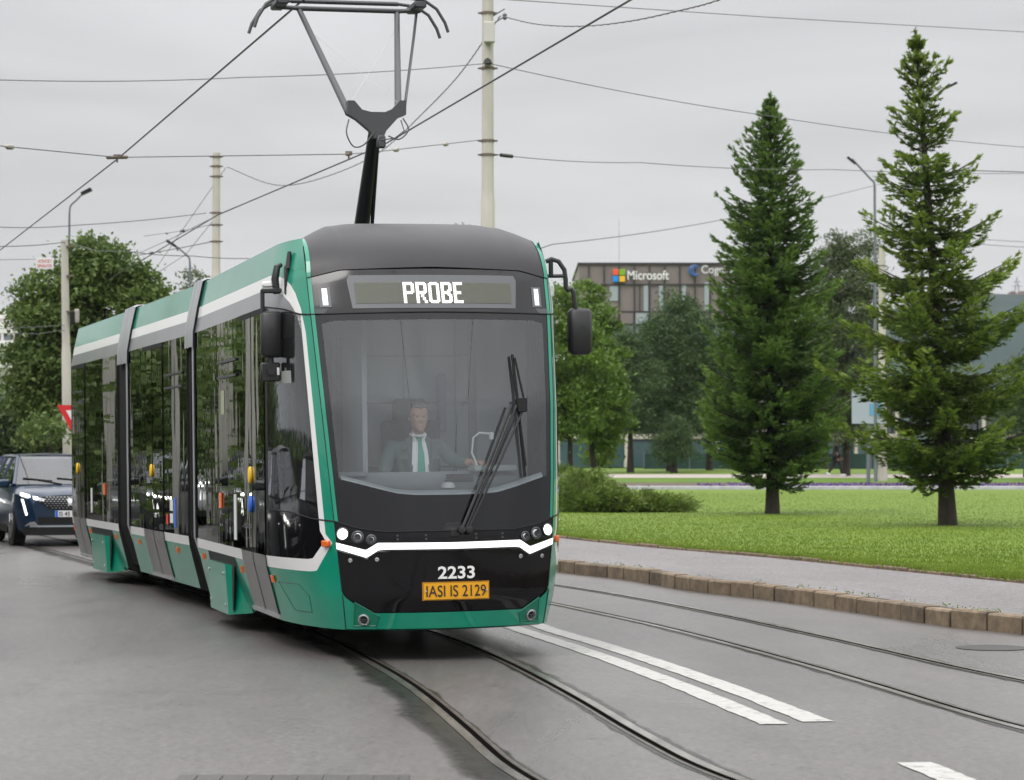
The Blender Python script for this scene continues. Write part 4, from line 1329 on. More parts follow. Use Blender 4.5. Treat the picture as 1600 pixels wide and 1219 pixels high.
# ---- mirrors
mir = bpy.data.objects.new("mirror", None); COL.objects.link(mir); mir.parent = tram; mir.empty_display_size = .2
mb = MB()
def rounded(mb, c, d, bev, mi=0, rz=0): mb.box(c, d, mi, rz, bev)
# image-left mirror: bracket hugging the shoulder, head and small ramp mirror below
mb.tube([(-1.13, 1.16, 3.17), (-1.165, 1.13, 3.15), (-1.185, 1.12, 3.05), (-1.17, 1.12, 2.93)], [.02, .028, .032, .028], 10)
mb.tube([(-1.075, 1.05, 3.27), (-1.085, 1.04, 3.13)], [.016, .03], 10)
mb.box((-1.10, 1.06, 3.05), (.035, .05, .22), bev=.012)
mb.tube([(-1.10, 1.05, 2.95), (-1.06, 1.0, 2.86)], [.025, .035], 8)
mb.box((-1.22, 1.1, 2.955), (.17, .045, .04), bev=.01)
mb.tube([(-1.292, 1.10, 2.96), (-1.292, 1.10, 2.76)], .018, 8)
mb.build("mirror_arm", M['plastic'], mir, smooth=40)
mb = MB()
mb.box((-1.222, 1.10, 2.60), (.175, .11, .375), bev=.03)
mb.lathe([(.030, -.058), (.030, -.052), (.026, -.054)], 20, (-1.225, 1.10, 2.62), 'y')
ho = mb.build("mirror_housing", M['plastic'], mir, smooth=50)
mb = MB(); mb.box((-1.222, 1.158, 2.61), (.14, .008, .32)); mb.build("mirror_face", M['mirror_glass'], mir)
mb = MB(); mb.tube([(-1.225, 1.10, 2.42), (-1.225, 1.10, 2.33)], .02, 8); mb.box((-1.235, 1.10, 2.295), (.16, .045, .155), bev=.02); mb.lathe([(.032, -.05), (.028, -.02), (.002, -.015)], 12, (-1.235, 1.09, 2.30), 'y'); mb.box((-1.175, 1.072, 2.30), (.018, .01, .06), 1)
mb.build("ramp_mirror", [M['plastic'], M['ivory']], mir, smooth=40)
mb = MB(); mb.box((-1.24, 1.16, 3.01), (.09, .08, .05), bev=.012); mb.build("side_camera", M['ivory'], mir, smooth=40)
mir2 = bpy.data.objects.new("mirror", None); COL.objects.link(mir2); mir2.parent = tram; mir2.empty_display_size = .2
mb = MB()
mb.tube([(1.045, .93, 3.19), (1.09, .92, 3.21), (1.15, .91, 3.19), (1.195, .90, 3.12), (1.205, .90, 3.04), (1.205, .90, 2.97), (1.22, .90, 2.955), (1.255, .90, 2.96), (1.27, .90, 2.93), (1.285, .90, 2.80)], .02, 10)
mb.tube([(1.06, .93, 3.07), (1.19, .90, 3.07)], .016, 8); mb.tube([(1.085, .92, 3.20), (1.085, .92, 3.07)], .02, 8)
mb.build("mirror_arm", M['plastic'], mir2, smooth=40)
mb = MB()
mb.box((1.325, .92, 2.61), (.195, .13, .385), bev=.035)
mb.lathe([(.030, -.068), (.030, -.062), (.026, -.064)], 20, (1.335, .92, 2.63), 'y'); mb.build("mirror_housing", M['plastic'], mir2, smooth=50)
mb = MB(); mb.box((1.325, .99, 2.62), (.16, .008, .32)); mb.build("mirror_face", M['mirror_glass'], mir2)
mb = MB(); mb.box((1.095, 1.0, 2.95), (.06, .08, .10), bev=.012); mb.build("side_camera", M['ivory'], mir2, smooth=40)

# ---- wiper: two arms from the base to a tall blade
wp = bpy.data.objects.new("wiper", None); COL.objects.link(wp); wp.parent = tram; wp.empty_display_size = .2
SP = lambda u, z, o: SO(qa(u, z), z, o)
def lay(p0, p1, o, n=8): return [SP(p0[0] + (p1[0] - p0[0]) * t, p0[1] + (p1[1] - p0[1]) * t, o) for t in lin(0, 1, n)]
mb = MB()
mb.tube(lay((.075, 1.02), (.53, 1.985), .055), .0125, 8)
mb.tube(lay((.105, 1.02), (.575, 1.98), .05), .011, 8)
mb.tube(lay((.135, 1.04), (.645, 1.97), .05), .0095, 8)
for u in (.075, .135):
    p = SP(u, 1.02, .02); mb.lathe([(.032, .03), (.035, 0), (.028, -.045), (.005, -.05)], 14, p, 'y')
mb.build("wiper_arm", M['plastic'], wp, smooth=40)
mb = MB()
mb.tube(lay((.585, 2.39), (.622, 1.42), .03, 12), .0135, 6)
mb.tube(lay((.595, 2.36), (.645, 2.02), .05, 6), .009, 6)
mb.tube(lay((.60, 1.85), (.625, 1.50), .048, 6), .008, 6)
mb.prism([(.575, 2.03), (.665, 2.03), (.655, 1.93), (.58, 1.93)], .035, .07, lambda p, q, d: SP(p, q, d))
mb.build("wiper_blade", M['rubber'], wp, smooth=40)

# ---- pantograph on the front section roof
pg = bpy.data.objects.new("pantograph", None); COL.objects.link(pg); pg.parent = tram; pg.empty_display_size = .2
PX = 0.065
mb = MB(); mb.box((PX, 3.9, 3.58), (.7, 1.2, .07), bev=.02)
for x0 in (-.3, .3):
    for s0 in (3.4, 4.4): mb.lathe([(.05, 3.37), (.07, 3.42), (.05, 3.46), (.07, 3.50), (.05, 3.55)], 14, (PX + x0, s0, 0))
mb.build("pantograph_base", M['dark_steel'], pg, smooth=40)
mb = MB()
mb.tube([(PX - .02, 3.85, 3.62), (PX + .03, 3.3, 4.61)], [.074, .055], 14)
mb.tube([(PX + .085, 3.85, 3.62), (PX + .06, 3.35, 4.46)], .018, 8)
mb.build("lower_arm", M['dark_steel'], pg, smooth=40)
KZ_ = 4.61
mb = MB()
yoke = [(-.26, .17), (-.20, .17), (-.13, .09), (-.05, .07), (.08, .07), (.15, .10), (.22, .18), (.28, .18), (.275, .05), (.20, .02), (.09, -.10), (.06, -.17), (-.02, -.17), (-.06, -.10), (-.18, .0), (-.27, .05)]
mb.prism([(x, z) for x, z in yoke], 3.20, 3.30, lambda p, q, d: (PX + .02 + p, d, KZ_ + .03 + q))
mb.build("yoke", M['steel'], pg)
TOPZ = 5.84
mb = MB()
mb.tube([(PX - .225, 3.27, KZ_ + .10), (PX - .47, 4.40, TOPZ - .02)], [.033, .026], 12)
mb.tube([(PX + .235, 3.27, KZ_ + .10), (PX + .47, 4.40, TOPZ - .02)], [.033, .026], 12)
mb.tube([(PX - .50, 4.40, TOPZ), (PX + .50, 4.40, TOPZ)], .024, 10)
mb.tube([(PX + .30, 3.30, KZ_ + .14), (PX + .62, 4.35, TOPZ - .26), (PX + .66, 4.4, TOPZ - .02)], .014, 8)
mb.build("upper_arm", M['steel'], pg, smooth=40)
mb = MB()
mb.tube([(PX - .20, 3.25, KZ_ + .2), (PX + .43, 4.30, TOPZ - .2)], .0022, 5); mb.tube([(PX + .22, 3.25, KZ_ + .2), (PX - .43, 4.30, TOPZ - .2)], .0022, 5)
mb.build("bracing_cord", mat("pale_cord", (.5, .5, .5), .7), pg)
mb = MB()
def loop(c, r, a0, a1, sx=1): return [(c[0] + sx * r * math.cos(a), c[1], c[2] + r * math.sin(a)) for a in lin(a0, a1, 14)]
mb.tube(spline([(PX - .23, 3.22, KZ_ + .03), (PX - .26, 3.18, KZ_ - .10), (PX - .20, 3.17, KZ_ - .22), (PX - .10, 3.18, KZ_ - .20), (PX + .0, 3.2, KZ_ - .08)], 8), .007, 6)
mb.tube(spline([(PX + .27, 3.22, KZ_ + .05), (PX + .31, 3.18, KZ_ - .06), (PX + .22, 3.16, KZ_ - .15), (PX + .12, 3.17, KZ_ - .12)], 8), .007, 6)
mb.tube([(PX + .25, 3.22, KZ_ + .03), (PX + .27, 3.18, KZ_ - .07), (PX + .18, 3.16, KZ_ - .14), (PX + .05, 3.17, KZ_ - .16)], .006, 6)
mb.box((PX + .06, 3.2, KZ_ - .17), (.08, .06, .12), bev=.015)
mb.build("flexible_lead", M['steel'], pg, smooth=40)
mb = MB()
for s0 in (4.22, 4.58):
    mb.tube([(PX - .52, s0, TOPZ + .10), (PX + .52, s0, TOPZ + .10)], .022, 8)
    for sg in (-1, 1):
        mb.tube([(PX + sg * .52, s0, TOPZ + .10), (PX + sg * .70, s0, TOPZ + .08), (PX + sg * .82, s0, TOPZ + .0), (PX + sg * .90, s0, TOPZ - .13), (PX + sg * .93, s0, TOPZ - .22)], .016, 8)
for sg in (-1, 1):
    mb.tube([(PX + sg * .45, 4.40, TOPZ), (PX + sg * .70, 4.40, TOPZ + .01)], .022, 8)
    mb.box((PX + sg * .66, 4.40, TOPZ + .04), (.12, .40, .07), bev=.015)
mb.build("collector_head", M['steel'], pg, smooth=40)
# ================================================================== TREES AND PLANTS
M['bark'] = mat("bark", (0.035, 0.027, 0.020), 0.9, bump=(14, 0.8, 0.03), var=(5, .6, 1.4, (1, 1, .3)))
M['spruce_a'] = leaf_mat("spruce_needles_dark", (0.040, 0.092, 0.024), (0.150, 0.240, 0.056), 0.35)
M['tip_a'] = leaf_mat("spruce_shoots_green", (0.095, 0.180, 0.036), (0.205, 0.315, 0.070), 0.35)
M['tip_b'] = leaf_mat("spruce_shoots_yellow", (0.135, 0.210, 0.028), (0.290, 0.375, 0.070), 0.35)
M['spruce_b'] = leaf_mat("spruce_needles_fresh", (0.042, 0.082, 0.016), (0.160, 0.235, 0.042), 0.32)
M['leaf_l'] = leaf_mat("maple_leaves", (0.056, 0.098, 0.022), (0.185, 0.262, 0.068), 0.35)
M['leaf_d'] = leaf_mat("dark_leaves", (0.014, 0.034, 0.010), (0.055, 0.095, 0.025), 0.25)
M['leaf_lime'] = leaf_mat("lime_leaves", (0.045, 0.100, 0.016), (0.185, 0.285, 0.042), 0.35)
M['pine'] = leaf_mat("pine_needles", (0.026, 0.062, 0.020), (0.095, 0.155, 0.044), 0.22)
M['pine2'] = leaf_mat("grey_pine_needles", (0.038, 0.062, 0.022), (0.120, 0.160, 0.055), 0.2)
M['juniper'] = leaf_mat("juniper_sprays", (0.060, 0.110, 0.018), (0.250, 0.330, 0.075), 0.3)
M['bright'] = leaf_mat("bright_leaves", (0.060, 0.125, 0.012), (0.170, 0.260, 0.035), 0.3)
M['blade'] = leaf_mat("grass_blades", (0.100, 0.165, 0.014), (0.200, 0.272, 0.034), 0.35)

def unit(v): return v / (np.linalg.norm(v, axis=-1, keepdims=True) + 1e-9)

def leaf_quads(C, size, rg, up=0.5, aspect=0.6, D=None):
    """rhombic leaves at points C; D = preferred long direction"""
    n = len(C)
    d = unit(rg.normal(0, 1, (n, 3))) if D is None else unit(D + rg.normal(0, .35, (n, 3)))
    nn = unit(rg.normal(0, 1, (n, 3)) + np.array([0, 0, up * 2]))
    w = unit(np.cross(d, nn))
    s = (size * rg.uniform(.65, 1.35, n))[:, None]
    V = np.stack([C - d * s * .5, C + w * s * aspect * .5 + d * s * .05, C + d * s * .55, C - w * s * aspect * .5 + d * s * .05], 1)
    F = np.arange(n * 4).reshape(n, 4)
    return V.reshape(-1, 3), F

def crown_points(lobes, n, rg, clumps, sig, shell=.55):
    """leaf positions in clumps scattered through the outer part of several ellipsoids"""
    vol = np.array([l[3] * l[4] * l[5] for l in lobes]) ** .7; vol /= vol.sum()
    li = rg.choice(len(lobes), clumps, p=vol)
    L = np.array(lobes)[li]
    u = unit(rg.normal(0, 1, (clumps, 3)))
    r = shell + (1 - shell) * rg.random(clumps) ** .7
    cc = L[:, :3] + u * L[:, 3:6] * r[:, None]
    wts = rg.uniform(.3, 1.7, clumps); wts /= wts.sum()
    ci = rg.choice(clumps, n, p=wts)
    off = rg.normal(0, 1, (n, 3)) * sig * np.array([1.25, 1.25, .6])
    P = cc[ci] + off
    P[:, 2] -= .25 * np.abs(off[:, :2]).sum(1)     # clumps droop at their rims
    return P, cc

def trunk_obj(parent, base_r, pts, limbs, name="trunk"):
    mb = MB()
    n = len(pts)
    mb.tube(pts, [base_r * (1.25 if i == 0 else 1) * (1 - .62 * i / (n - 1)) for i in range(n)], 10)
    for a, b, r in limbs:
        a, b = np.array(a), np.array(b)
        m1 = a + (b - a) * .5 + np.array([0, 0, -.08 * np.linalg.norm(b - a)])
        mb.tube([a, m1, b], [r, r * .7, r * .3], 6)
    return mb.build(name, M['bark'], parent, smooth=60, recalc=False)

def leafy_tree(base, label, lobes, n, size, m, rg_seed, trunk_r=.18, trunk_h=3.0, clumps=160, sig=.35, cat="tree", group=None, lean=(0, 0), shell=.5, name="leafy_tree", aspect=.62, up=.5, limbs=10):
    rg = np.random.default_rng(rg_seed)
    t = empty(name, base, label, cat, group)
    P, cc = crown_points(lobes, n, rg, clumps, sig, shell)
    P[:, 2] = np.maximum(P[:, 2], .05)
    V, F = leaf_quads(P, size, rg, up, aspect)
    fast_mesh("crown", V, F, m, t)
    top = np.array([lean[0], lean[1], trunk_h])
    pts = [(0, 0, -.05), (lean[0] * .3, 0, trunk_h * .35), (lean[0] * .7, lean[1] * .7, trunk_h * .7), tuple(top), tuple(top + np.array([lean[0] * .2, 0, trunk_h * .35]))]
    sel = rg.choice(len(cc), min(limbs, len(cc)), replace=False)
    trunk_obj(t, trunk_r, pts, [(top * rg.uniform(.7, 1.1), top + (cc[i] - top) * .85, trunk_r * .42) for i in sel])
    return t

def spruce(base, label, H, prof, m, seed, lean_top=0.0, trunk_r=.20, clear=1.2, whorls=34, density=1.0, gap=0.0, droop=.25, per=8, sway=.14, big=1.0):
    """prof: (height share, radius to the left, radius to the right)"""
    rg = np.random.default_rng(seed)
    t = empty("spruce_tree", base, label, "spruce tree")
    hs = [p[0] for p in prof]
    PL, DL, SZ, TP = [], [], [], []
    tip = M['tip_a'] if m is M['spruce_a'] else M['tip_b']
    br = MB()
    ax = lambda h: np.array([lean_top * (h / H) ** 1.2, 0.0, h])
    for k in range(whorls):
        f = (k + rg.uniform(-.15, .15)) / whorls
        h = clear + (H - clear) * (f ** .92)
        if h > H * .985: continue
        nb = max(4, int(per * (1 - .35 * f)))
        ph = rg.uniform(0, 6.28)
        hk = h
        tier = 1 + gap * math.sin(k * 1.9 + seed)
        for j in range(nb):
            a = ph + 6.283 * j / nb + rg.normal(0, .22)
            c, s_ = math.cos(a), math.sin(a)
            rl, rr = np.interp(h / H, hs, [p[1] for p in prof]), np.interp(h / H, hs, [p[2] for p in prof])
            rad = (rr if c > 0 else rl) * (abs(c)) + (rl + rr) / 2 * (1 - abs(c))
            h = hk + rg.normal(0, .05) * (1.5 if f < .8 else .5)
            Lb = max(.06, rad * tier * rg.uniform(.74, 1.10) - .13)
            if gap and rg.random() < .13 * gap * 2: Lb *= .55
            n_ = max(4, int(Lb / .12))
            ts = np.linspace(0.0, 1, n_)
            rise = rg.uniform(.02, .12) if f < .7 else rg.uniform(.25, .6)
            zz = h + Lb * (rise * ts - droop * ts ** 1.6 * (1 - f) + (droop * .8 + .10) * ts ** 3.2)
            pts = np.stack([ax(h)[0] + c * Lb * ts, s_ * Lb * ts, zz], 1)
            br.tube(pts[[0, n_ // 2, n_ - 1]], [.030 * (1 - f) + .01, .018, .005], 4, cap=False)
            d = np.array([c, s_, 0]); side = np.array([-s_, c, 0])
            tang = unit(np.gradient(pts, axis=0))
            for q in range(n_):
                tq = ts[q]
                if tq < .12 and f < .8 and rg.random() < .6: continue
                tw = (Lb * .34 * (1 - tq * .75) + .10)
                cnt = int(rg.integers(2, 4) * density + .5)
                for e_ in range(cnt):
                    sg = rg.choice((-1, 1))
                    dr = unit((tang[q] * rg.uniform(.5, 1.0) + side * sg * rg.uniform(.35, 1.0) + np.array([0, 0, rg.uniform(-.28, .16)]))[None])[0]
                    m_ = max(1, int(tw / .16))
                    for w_ in range(m_):
                        p = pts[q] + dr * tw * (w_ + rg.uniform(.2, .9)) / m_
                        p = p + np.array([0, 0, -sway * (w_ / max(1, m_)) * tw])
                        PL.append(p); DL.append(dr); SZ.append(rg.uniform(.13, .24) * big * (1 if f < .8 else .8)); TP.append(tq + .35 * (w_ + 1) / m_ + rg.normal(0, .18) > 1.0)
            for e_ in range(3):
                PL.append(pts[-1] + rg.normal(0, .05, 3)); DL.append(unit((tang[-1] + rg.normal(0, .3, 3))[None])[0]); SZ.append(rg.uniform(.14, .22)); TP.append(True)
    # leader
    for h in np.linspace(H * .93, H, 26):
        for e_ in range(3):
            dd = unit((rg.normal(0, .55, 3) + np.array([0, 0, .8]))[None])[0]
            PL.append(ax(h) + dd * .04); DL.append(dd); SZ.append(.13); TP.append(rg.random() < .6)
    P, D, Z = np.array(PL), np.array(DL), np.array(SZ)
    # every twig: crossed needle blades plus short side needles
    Vs, n = [], len(P)
    for rep, (asp, sc) in enumerate(((.34, 1.0), (.30, .95))):
        nn = unit(rg.normal(0, 1, (n, 3)) + np.array([0, 0, 1.2 if rep == 0 else -.2]))
        w = unit(np.cross(D, nn)); s = (Z * sc)[:, None]
        Vs.append(np.stack([P - D * s * .5, P + w * s * asp * .5, P + D * s * .6, P - w * s * asp * .5], 1))
    for rep in range(4):
        sgn = 1 if rep % 2 else -1
        nn = unit(rg.normal(0, 1, (n, 3)))
        w = unit(np.cross(D, nn)); dd = unit(D * .8 + w * sgn * .8); s = (Z * .45)[:, None]
        q = P + D * (rg.uniform(-.35, .35, n) * Z)[:, None]
        w2 = unit(np.cross(dd, nn + .3))
        Vs.append(np.stack([q, q + dd * s * .5 + w2 * s * .10, q + dd * s, q + dd * s * .5 - w2 * s * .10], 1))
    V = np.concatenate(Vs, 0).reshape(-1, 3)
    fast_mesh("crown", V, np.arange(len(V)).reshape(-1, 4), [m, tip], t, mi=np.tile(np.array(TP, np.int32), len(Vs)))
    mb = MB()
    hh = np.linspace(0, H * .97, 14)
    mb.tube([(*ax(h)[:2], h - .08 if h == 0 else h) for h in hh], [trunk_r * (1.22 if i == 0 else 1.0) * (1 - .93 * h / H) + .01 for i, h in enumerate(hh)], 12)
    mb.v += []; off = len(mb.v)
    mb.add(br.v, br.f)
    mb.build("trunk", M['bark'], t, smooth=60, recalc=False)
    return t

def onlawn(px, py, z=KZ + .012):
    g = ground(px, py, z); return (g[0], g[1], z)
# the two spruces on the lawn
b = onlawn(1207, 803); k_ = b[1] / FOC
spruce(b, "dense dark spruce on the lawn, the shorter of the two with dark straight trunk", (803 - 147) * k_,
       [(0, .5, .5), (.07, 1.0, 1.05), (.14, 1.75, 1.65), (.2, 1.95, 1.85), (.3, 1.85, 1.8), (.4, 1.72, 1.72), (.5, 1.6, 1.55), (.6, 1.42, 1.35), (.7, 1.2, 1.1), (.78, 1.0, .85), (.86, .72, .62), (.93, .42, .36), (1, .06, .06)],
       M['spruce_a'], 11, lean_top=-.02, trunk_r=.15, clear=.80, whorls=42, density=3.2, droop=.27, per=14, big=.78, gap=.10)
b = onlawn(1481, 821); k_ = b[1] / FOC
spruce(b, "taller airy spruce with yellow-green tips and uneven tiers, leaning trunk, near the right edge", (821 - 48) * k_,
       [(0, .5, .5), (.07, 1.0, .95), (.11, 1.75, 1.5), (.17, 1.75, 1.85), (.24, 1.85, 1.9), (.32, 1.9, 1.95), (.40, 1.85, 1.75), (.46, 1.30, 1.75), (.55, 1.25, 1.35), (.63, 1.25, 1.05), (.7, .95, .95), (.78, .72, .72), (.86, .58, .62), (.93, .42, .46), (1, .05, .05)],
       M['spruce_b'], 23, lean_top=-.62, trunk_r=.165, clear=.90, whorls=29, density=3.2, gap=.28, droop=.30, per=11, sway=.3, big=.80)

# juniper bed beside the tram
for i, (px, py, w, d, h, lab) in enumerate([
        (905, 800, 1.3, 1.1, 1.15, "tall juniper shrub right beside the tram's front corner"),
        (955, 800, 1.2, 1.0, .78, "yellow-green juniper shrub spreading in the middle of the bed on the lawn"),
        (1015, 800, 1.2, .9, .62, "low spreading juniper shrub at the right tip of the bed on the lawn"),
        (885, 790, 1.2, 1.0, 1.5, "juniper shrub partly hidden behind the tram's right side")]):
    g = onlawn(px, py)
    rg = np.random.default_rng(60 + i)
    t = empty("juniper_shrub", g, lab, "shrub", "juniper shrubs on the lawn")
    n = 9000
    P, cc = crown_points([(0, 0, h * .45, w, d, h * .5), (w * .4, .1, h * .3, w * .8, d, h * .35), (-w * .4, 0, h * .4, w * .7, d, h * .45)], n, rg, 70, .11, .45)
    P[:, 2] = np.abs(P[:, 2]) * .95 + .02
    D = unit(P * np.array([1, 1, .6]) + np.array([0, 0, .35]))
    V, F = leaf_quads(P, .11, rg, .4, .30, D)
    fast_mesh("foliage", V, F, M['juniper'], t)
    mb = MB()
    for q in range(6):
        mb.tube([(0, 0, 0), cc[q] * .5, cc[q] * .9], [.03, .02, .008], 5)
    mb.build("stem", M['bark'], t, recalc=False)

# lime trees behind the tram's right side
leafy_tree((3.0, 92.0, .17), "broad light-green lime tree showing above the right-hand mirror, next to the tram", [(-.05, 0, 5.4, 1.0, 1.4, 1.9), (-.6, 0, 4.4, 1.0, 1.4, 1.9), (.3, 0, 3.4, .85, 1.3, 1.5), (-.45, .2, 6.4, .75, 1.0, 1.5), (0, 0, 2.6, .95, 1.2, .8)],
           46000, .13, M['leaf_lime'], 31, .14, 2.6, 230, .16, lean=(-.2, 0))
leafy_tree((2.0, 88.0, .17), "lime tree mostly hidden behind the tram's right side, its trunk beside the other lime's", [(-.2, 0, 5.0, 1.7, 1.6, 2.4), (-.5, 0, 3.2, 1.5, 1.4, 1.4)],
           22000, .13, M['leaf_lime'], 32, .13, 2.4, 150, .22)
# darker pines in the middle distance
def px_tree(px, base_y, Y, top_y, z0, label, hw, m, seed, n=12000, size=.19, name="pine_tree", cat="pine tree", lean=0.0, trunk_h=None, lobes=None, aspect=.3, clumps=170, sig=.22, up=.3, trunk_r=.17):
    n = int(n * 2.6); size *= .82; clumps = int(clumps * 1.25)
    X = (px - PCX) / FOC * Y
    k = Y / FOC
    H_ = (712 - top_y) * k + 1.6 - z0
    if lobes is None:
        lobes = [(lean * .4, 0, H_ * .42, hw, hw * .9, H_ * .20), (lean * .7, 0, H_ * .60, hw * .92, hw * .8, H_ * .20), (lean, 0, H_ * .76, hw * .66, hw * .6, H_ * .17), (lean, 0, H_ * .90, hw * .36, hw * .35, H_ * .11)]
    else:
        lobes = [(a * hw, 0, c * H_, d_ * hw, d_ * hw, e_ * H_) for a, c, d_, e_ in lobes]
    return leafy_tree((X, Y, z0), label, lobes, n, size, m, seed, trunk_r, trunk_h or H_ * .42, clumps, sig, cat, None, (lean, 0), .4, name, aspect, up)
px_tree(1046, 733, 132, 455, .70, "dark pine in front of the office building, right of the lime, with a slanting trunk", 2.9, M['pine'], 41, 20000, .24, lean=.15, clumps=260, sig=.30,
        lobes=[(-.1, .36, .85, .14), (-.3, .52, .75, .16), (.25, .58, .85, .18), (.1, .72, .72, .15), (.15, .86, .52, .11), (.55, .74, .42, .12), (.1, .95, .3, .06)])
px_tree(985, 728, 128, 505, .70, "darkest slim pine between the lime and the middle pine", 1.7, M['pine'], 42, 13000, .22, lobes=[(-.1, .42, .9, .16), (.1, .6, .85, .16), (-.1, .77, .65, .13), (.0, .9, .4, .09)])
px_tree(1108, 730, 136, 528, .75, "pale pine half hidden behind the shorter spruce's left side", 1.6, M['pine2'], 43, 8000, .22)
px_tree(1322, 728, 122, 352, .68, "tall grey-green pine standing between the two lawn spruces", 1.95, M['pine2'], 44, 15000, .24, clumps=210, sig=.26,
        lobes=[(-.1, .22, .8, .1), (.1, .35, 1.0, .13), (-.1, .5, .98, .14), (.15, .66, .95, .13), (.0, .8, .85, .12), (-.35, .92, .40, .06), (.35, .93, .42, .06)])
px_tree(1290, 728, 140, 420, .75, "dark pine in the gap right of the shorter spruce, under the grey-green pine", 2.0, M['pine'], 45, 10000, .24)
px_tree(1053, 735, 127, 650, .70, "small bushy conifer at the foot of the slanting pine", .95, M['pine'], 46, 4500, .16, cat="conifer", name="conifer", clumps=60)
px_tree(1605, 735, 118, 545, .65, "dark pine cut off by the right edge of the picture, behind the fresh-tipped spruce", 1.3, M['pine'], 47, 6000, .2)
px_tree(935, 728, 126, 660, .68, "small sapling with light leaves in front of the pale pavilion columns", .75, M['bright'], 48, 1500, .2, cat="sapling", name="sapling", aspect=.6, clumps=30, trunk_r=.05)
px_tree(712, 500, 120, 326, .17, "distant conifer tip peeping over the tram roof left of the tall pole", .85, M['spruce_a'], 49, 5000, .22, cat="conifer", name="conifer", clumps=90, sig=.18)
px_tree(304, 600, 88, 415, .17, "distant pine tip above the tram roof by the curved street lamp", .85, M['pine2'], 50, 4000, .2, cat="pine tree", clumps=70, sig=.2)

# big maple and its neighbours on the left
B_ = (-10.4, 64.0, .13)
k_ = 64.0 / FOC
def lob(px, py, rx, rz, d=0): return ((px - PCX) * k_ - B_[0], d, 1.6 + (712 - py) * k_ - B_[2], rx * k_, rx * k_ * .9, rz * k_)
leafy_tree(B_, "large spreading maple on the left behind the leaning concrete pole",
           [lob(158, 392, 36, 30), lob(188, 432, 46, 32), lob(128, 440, 42, 34), lob(226, 462, 30, 26), lob(70, 480, 42, 36), lob(120, 500, 46, 34), lob(48, 530, 30, 34), lob(95, 555, 60, 40), lob(62, 600, 46, 40), lob(110, 650, 70, 50), lob(196, 500, 40, 26), lob(160, 580, 50, 50), lob(112, 405, 22, 18), lob(58, 440, 20, 18)],
           70000, .125, M['leaf_l'], 71, .26, 4.2, 330, .21, limbs=24)
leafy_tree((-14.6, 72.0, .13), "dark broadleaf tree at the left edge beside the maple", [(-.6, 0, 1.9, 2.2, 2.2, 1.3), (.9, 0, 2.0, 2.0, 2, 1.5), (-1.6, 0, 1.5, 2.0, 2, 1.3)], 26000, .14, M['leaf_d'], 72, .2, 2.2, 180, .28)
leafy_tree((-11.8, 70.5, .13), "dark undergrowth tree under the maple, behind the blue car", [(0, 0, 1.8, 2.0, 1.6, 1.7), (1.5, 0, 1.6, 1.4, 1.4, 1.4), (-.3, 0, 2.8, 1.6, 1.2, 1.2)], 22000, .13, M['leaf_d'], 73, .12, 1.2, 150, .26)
leafy_tree((-12.9, 60.5, .13), "bright green bush at the left edge behind the car queue", [(0, 0, 1.0, 1.0, .8, 1.0), (-.7, 0, 1.6, .8, .7, 1.0), (.7, 0, .7, .7, .6, .7)], 4500, .13, M['bright'], 74, .05, .8, 70, .18, cat="bush", name="bush")
leafy_tree((-10.6, 59.0, .13), "thin young shrub with bare stems beside the yield sign", [(0, 0, 2.0, .55, .4, .35), (-.2, 0, 2.3, .4, .3, .25)], 420, .12, M['leaf_l'], 75, .018, 1.5, 24, .14, cat="shrub", name="shrub", limbs=9)
# a line of trees along the far footway, out to the left: the tram's glass mirrors them
for i, (x, y, h) in enumerate([(-14.6, 47, 5.6), (-17.2, 55, 6.1), (-19.8, 63, 6.6), (-12.4, 39.5, 5.0), (-23.5, 72, 7.0)]):
    leafy_tree((x, y, .13), ["leafy street tree mirrored in the tram's middle windows", "taller leafy street tree mirrored in the tram's middle door", "leafy street tree mirrored behind the middle joint", "leafy street tree mirrored in the tram's front windows", "farthest leafy street tree mirrored in the rear windows"][i],
               [(0, 0, h * .5, 2.6, 2.6, h * .26), (.9, .5, h * .68, 1.9, 2, h * .2), (-1, -.5, h * .4, 2.4, 2.2, h * .2), (1.2, 0, h * .3, 1.8, 2, h * .15)], 26000, .17, M['leaf_l'], 80 + i, .2, h * .35, 150, .4, group="street trees along the left footway")
hg = np.random.default_rng(5)
t = empty("hedge", (-16.5, 40, .13), "long clipped hedge along the left footway, mirrored low in the tram's side", "hedge")
P = np.stack([hg.uniform(-.6, .6, 16000), hg.uniform(-24, 26, 16000), hg.random(16000) ** .6 * 1.7], 1); P[:, 0] -= (P[:, 1]) * .2
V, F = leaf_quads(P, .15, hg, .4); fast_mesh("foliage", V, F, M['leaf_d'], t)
mb = MB(); mb.prism([(-.35, -24), (.35, -24), (.35, 26), (-.35, 26)], 0, 1.3, lambda p, q, d: (p - q * .2, q, d)); mb.build("inner_branches", mat("hedge_core", (.012, .018, .008), .95), t)

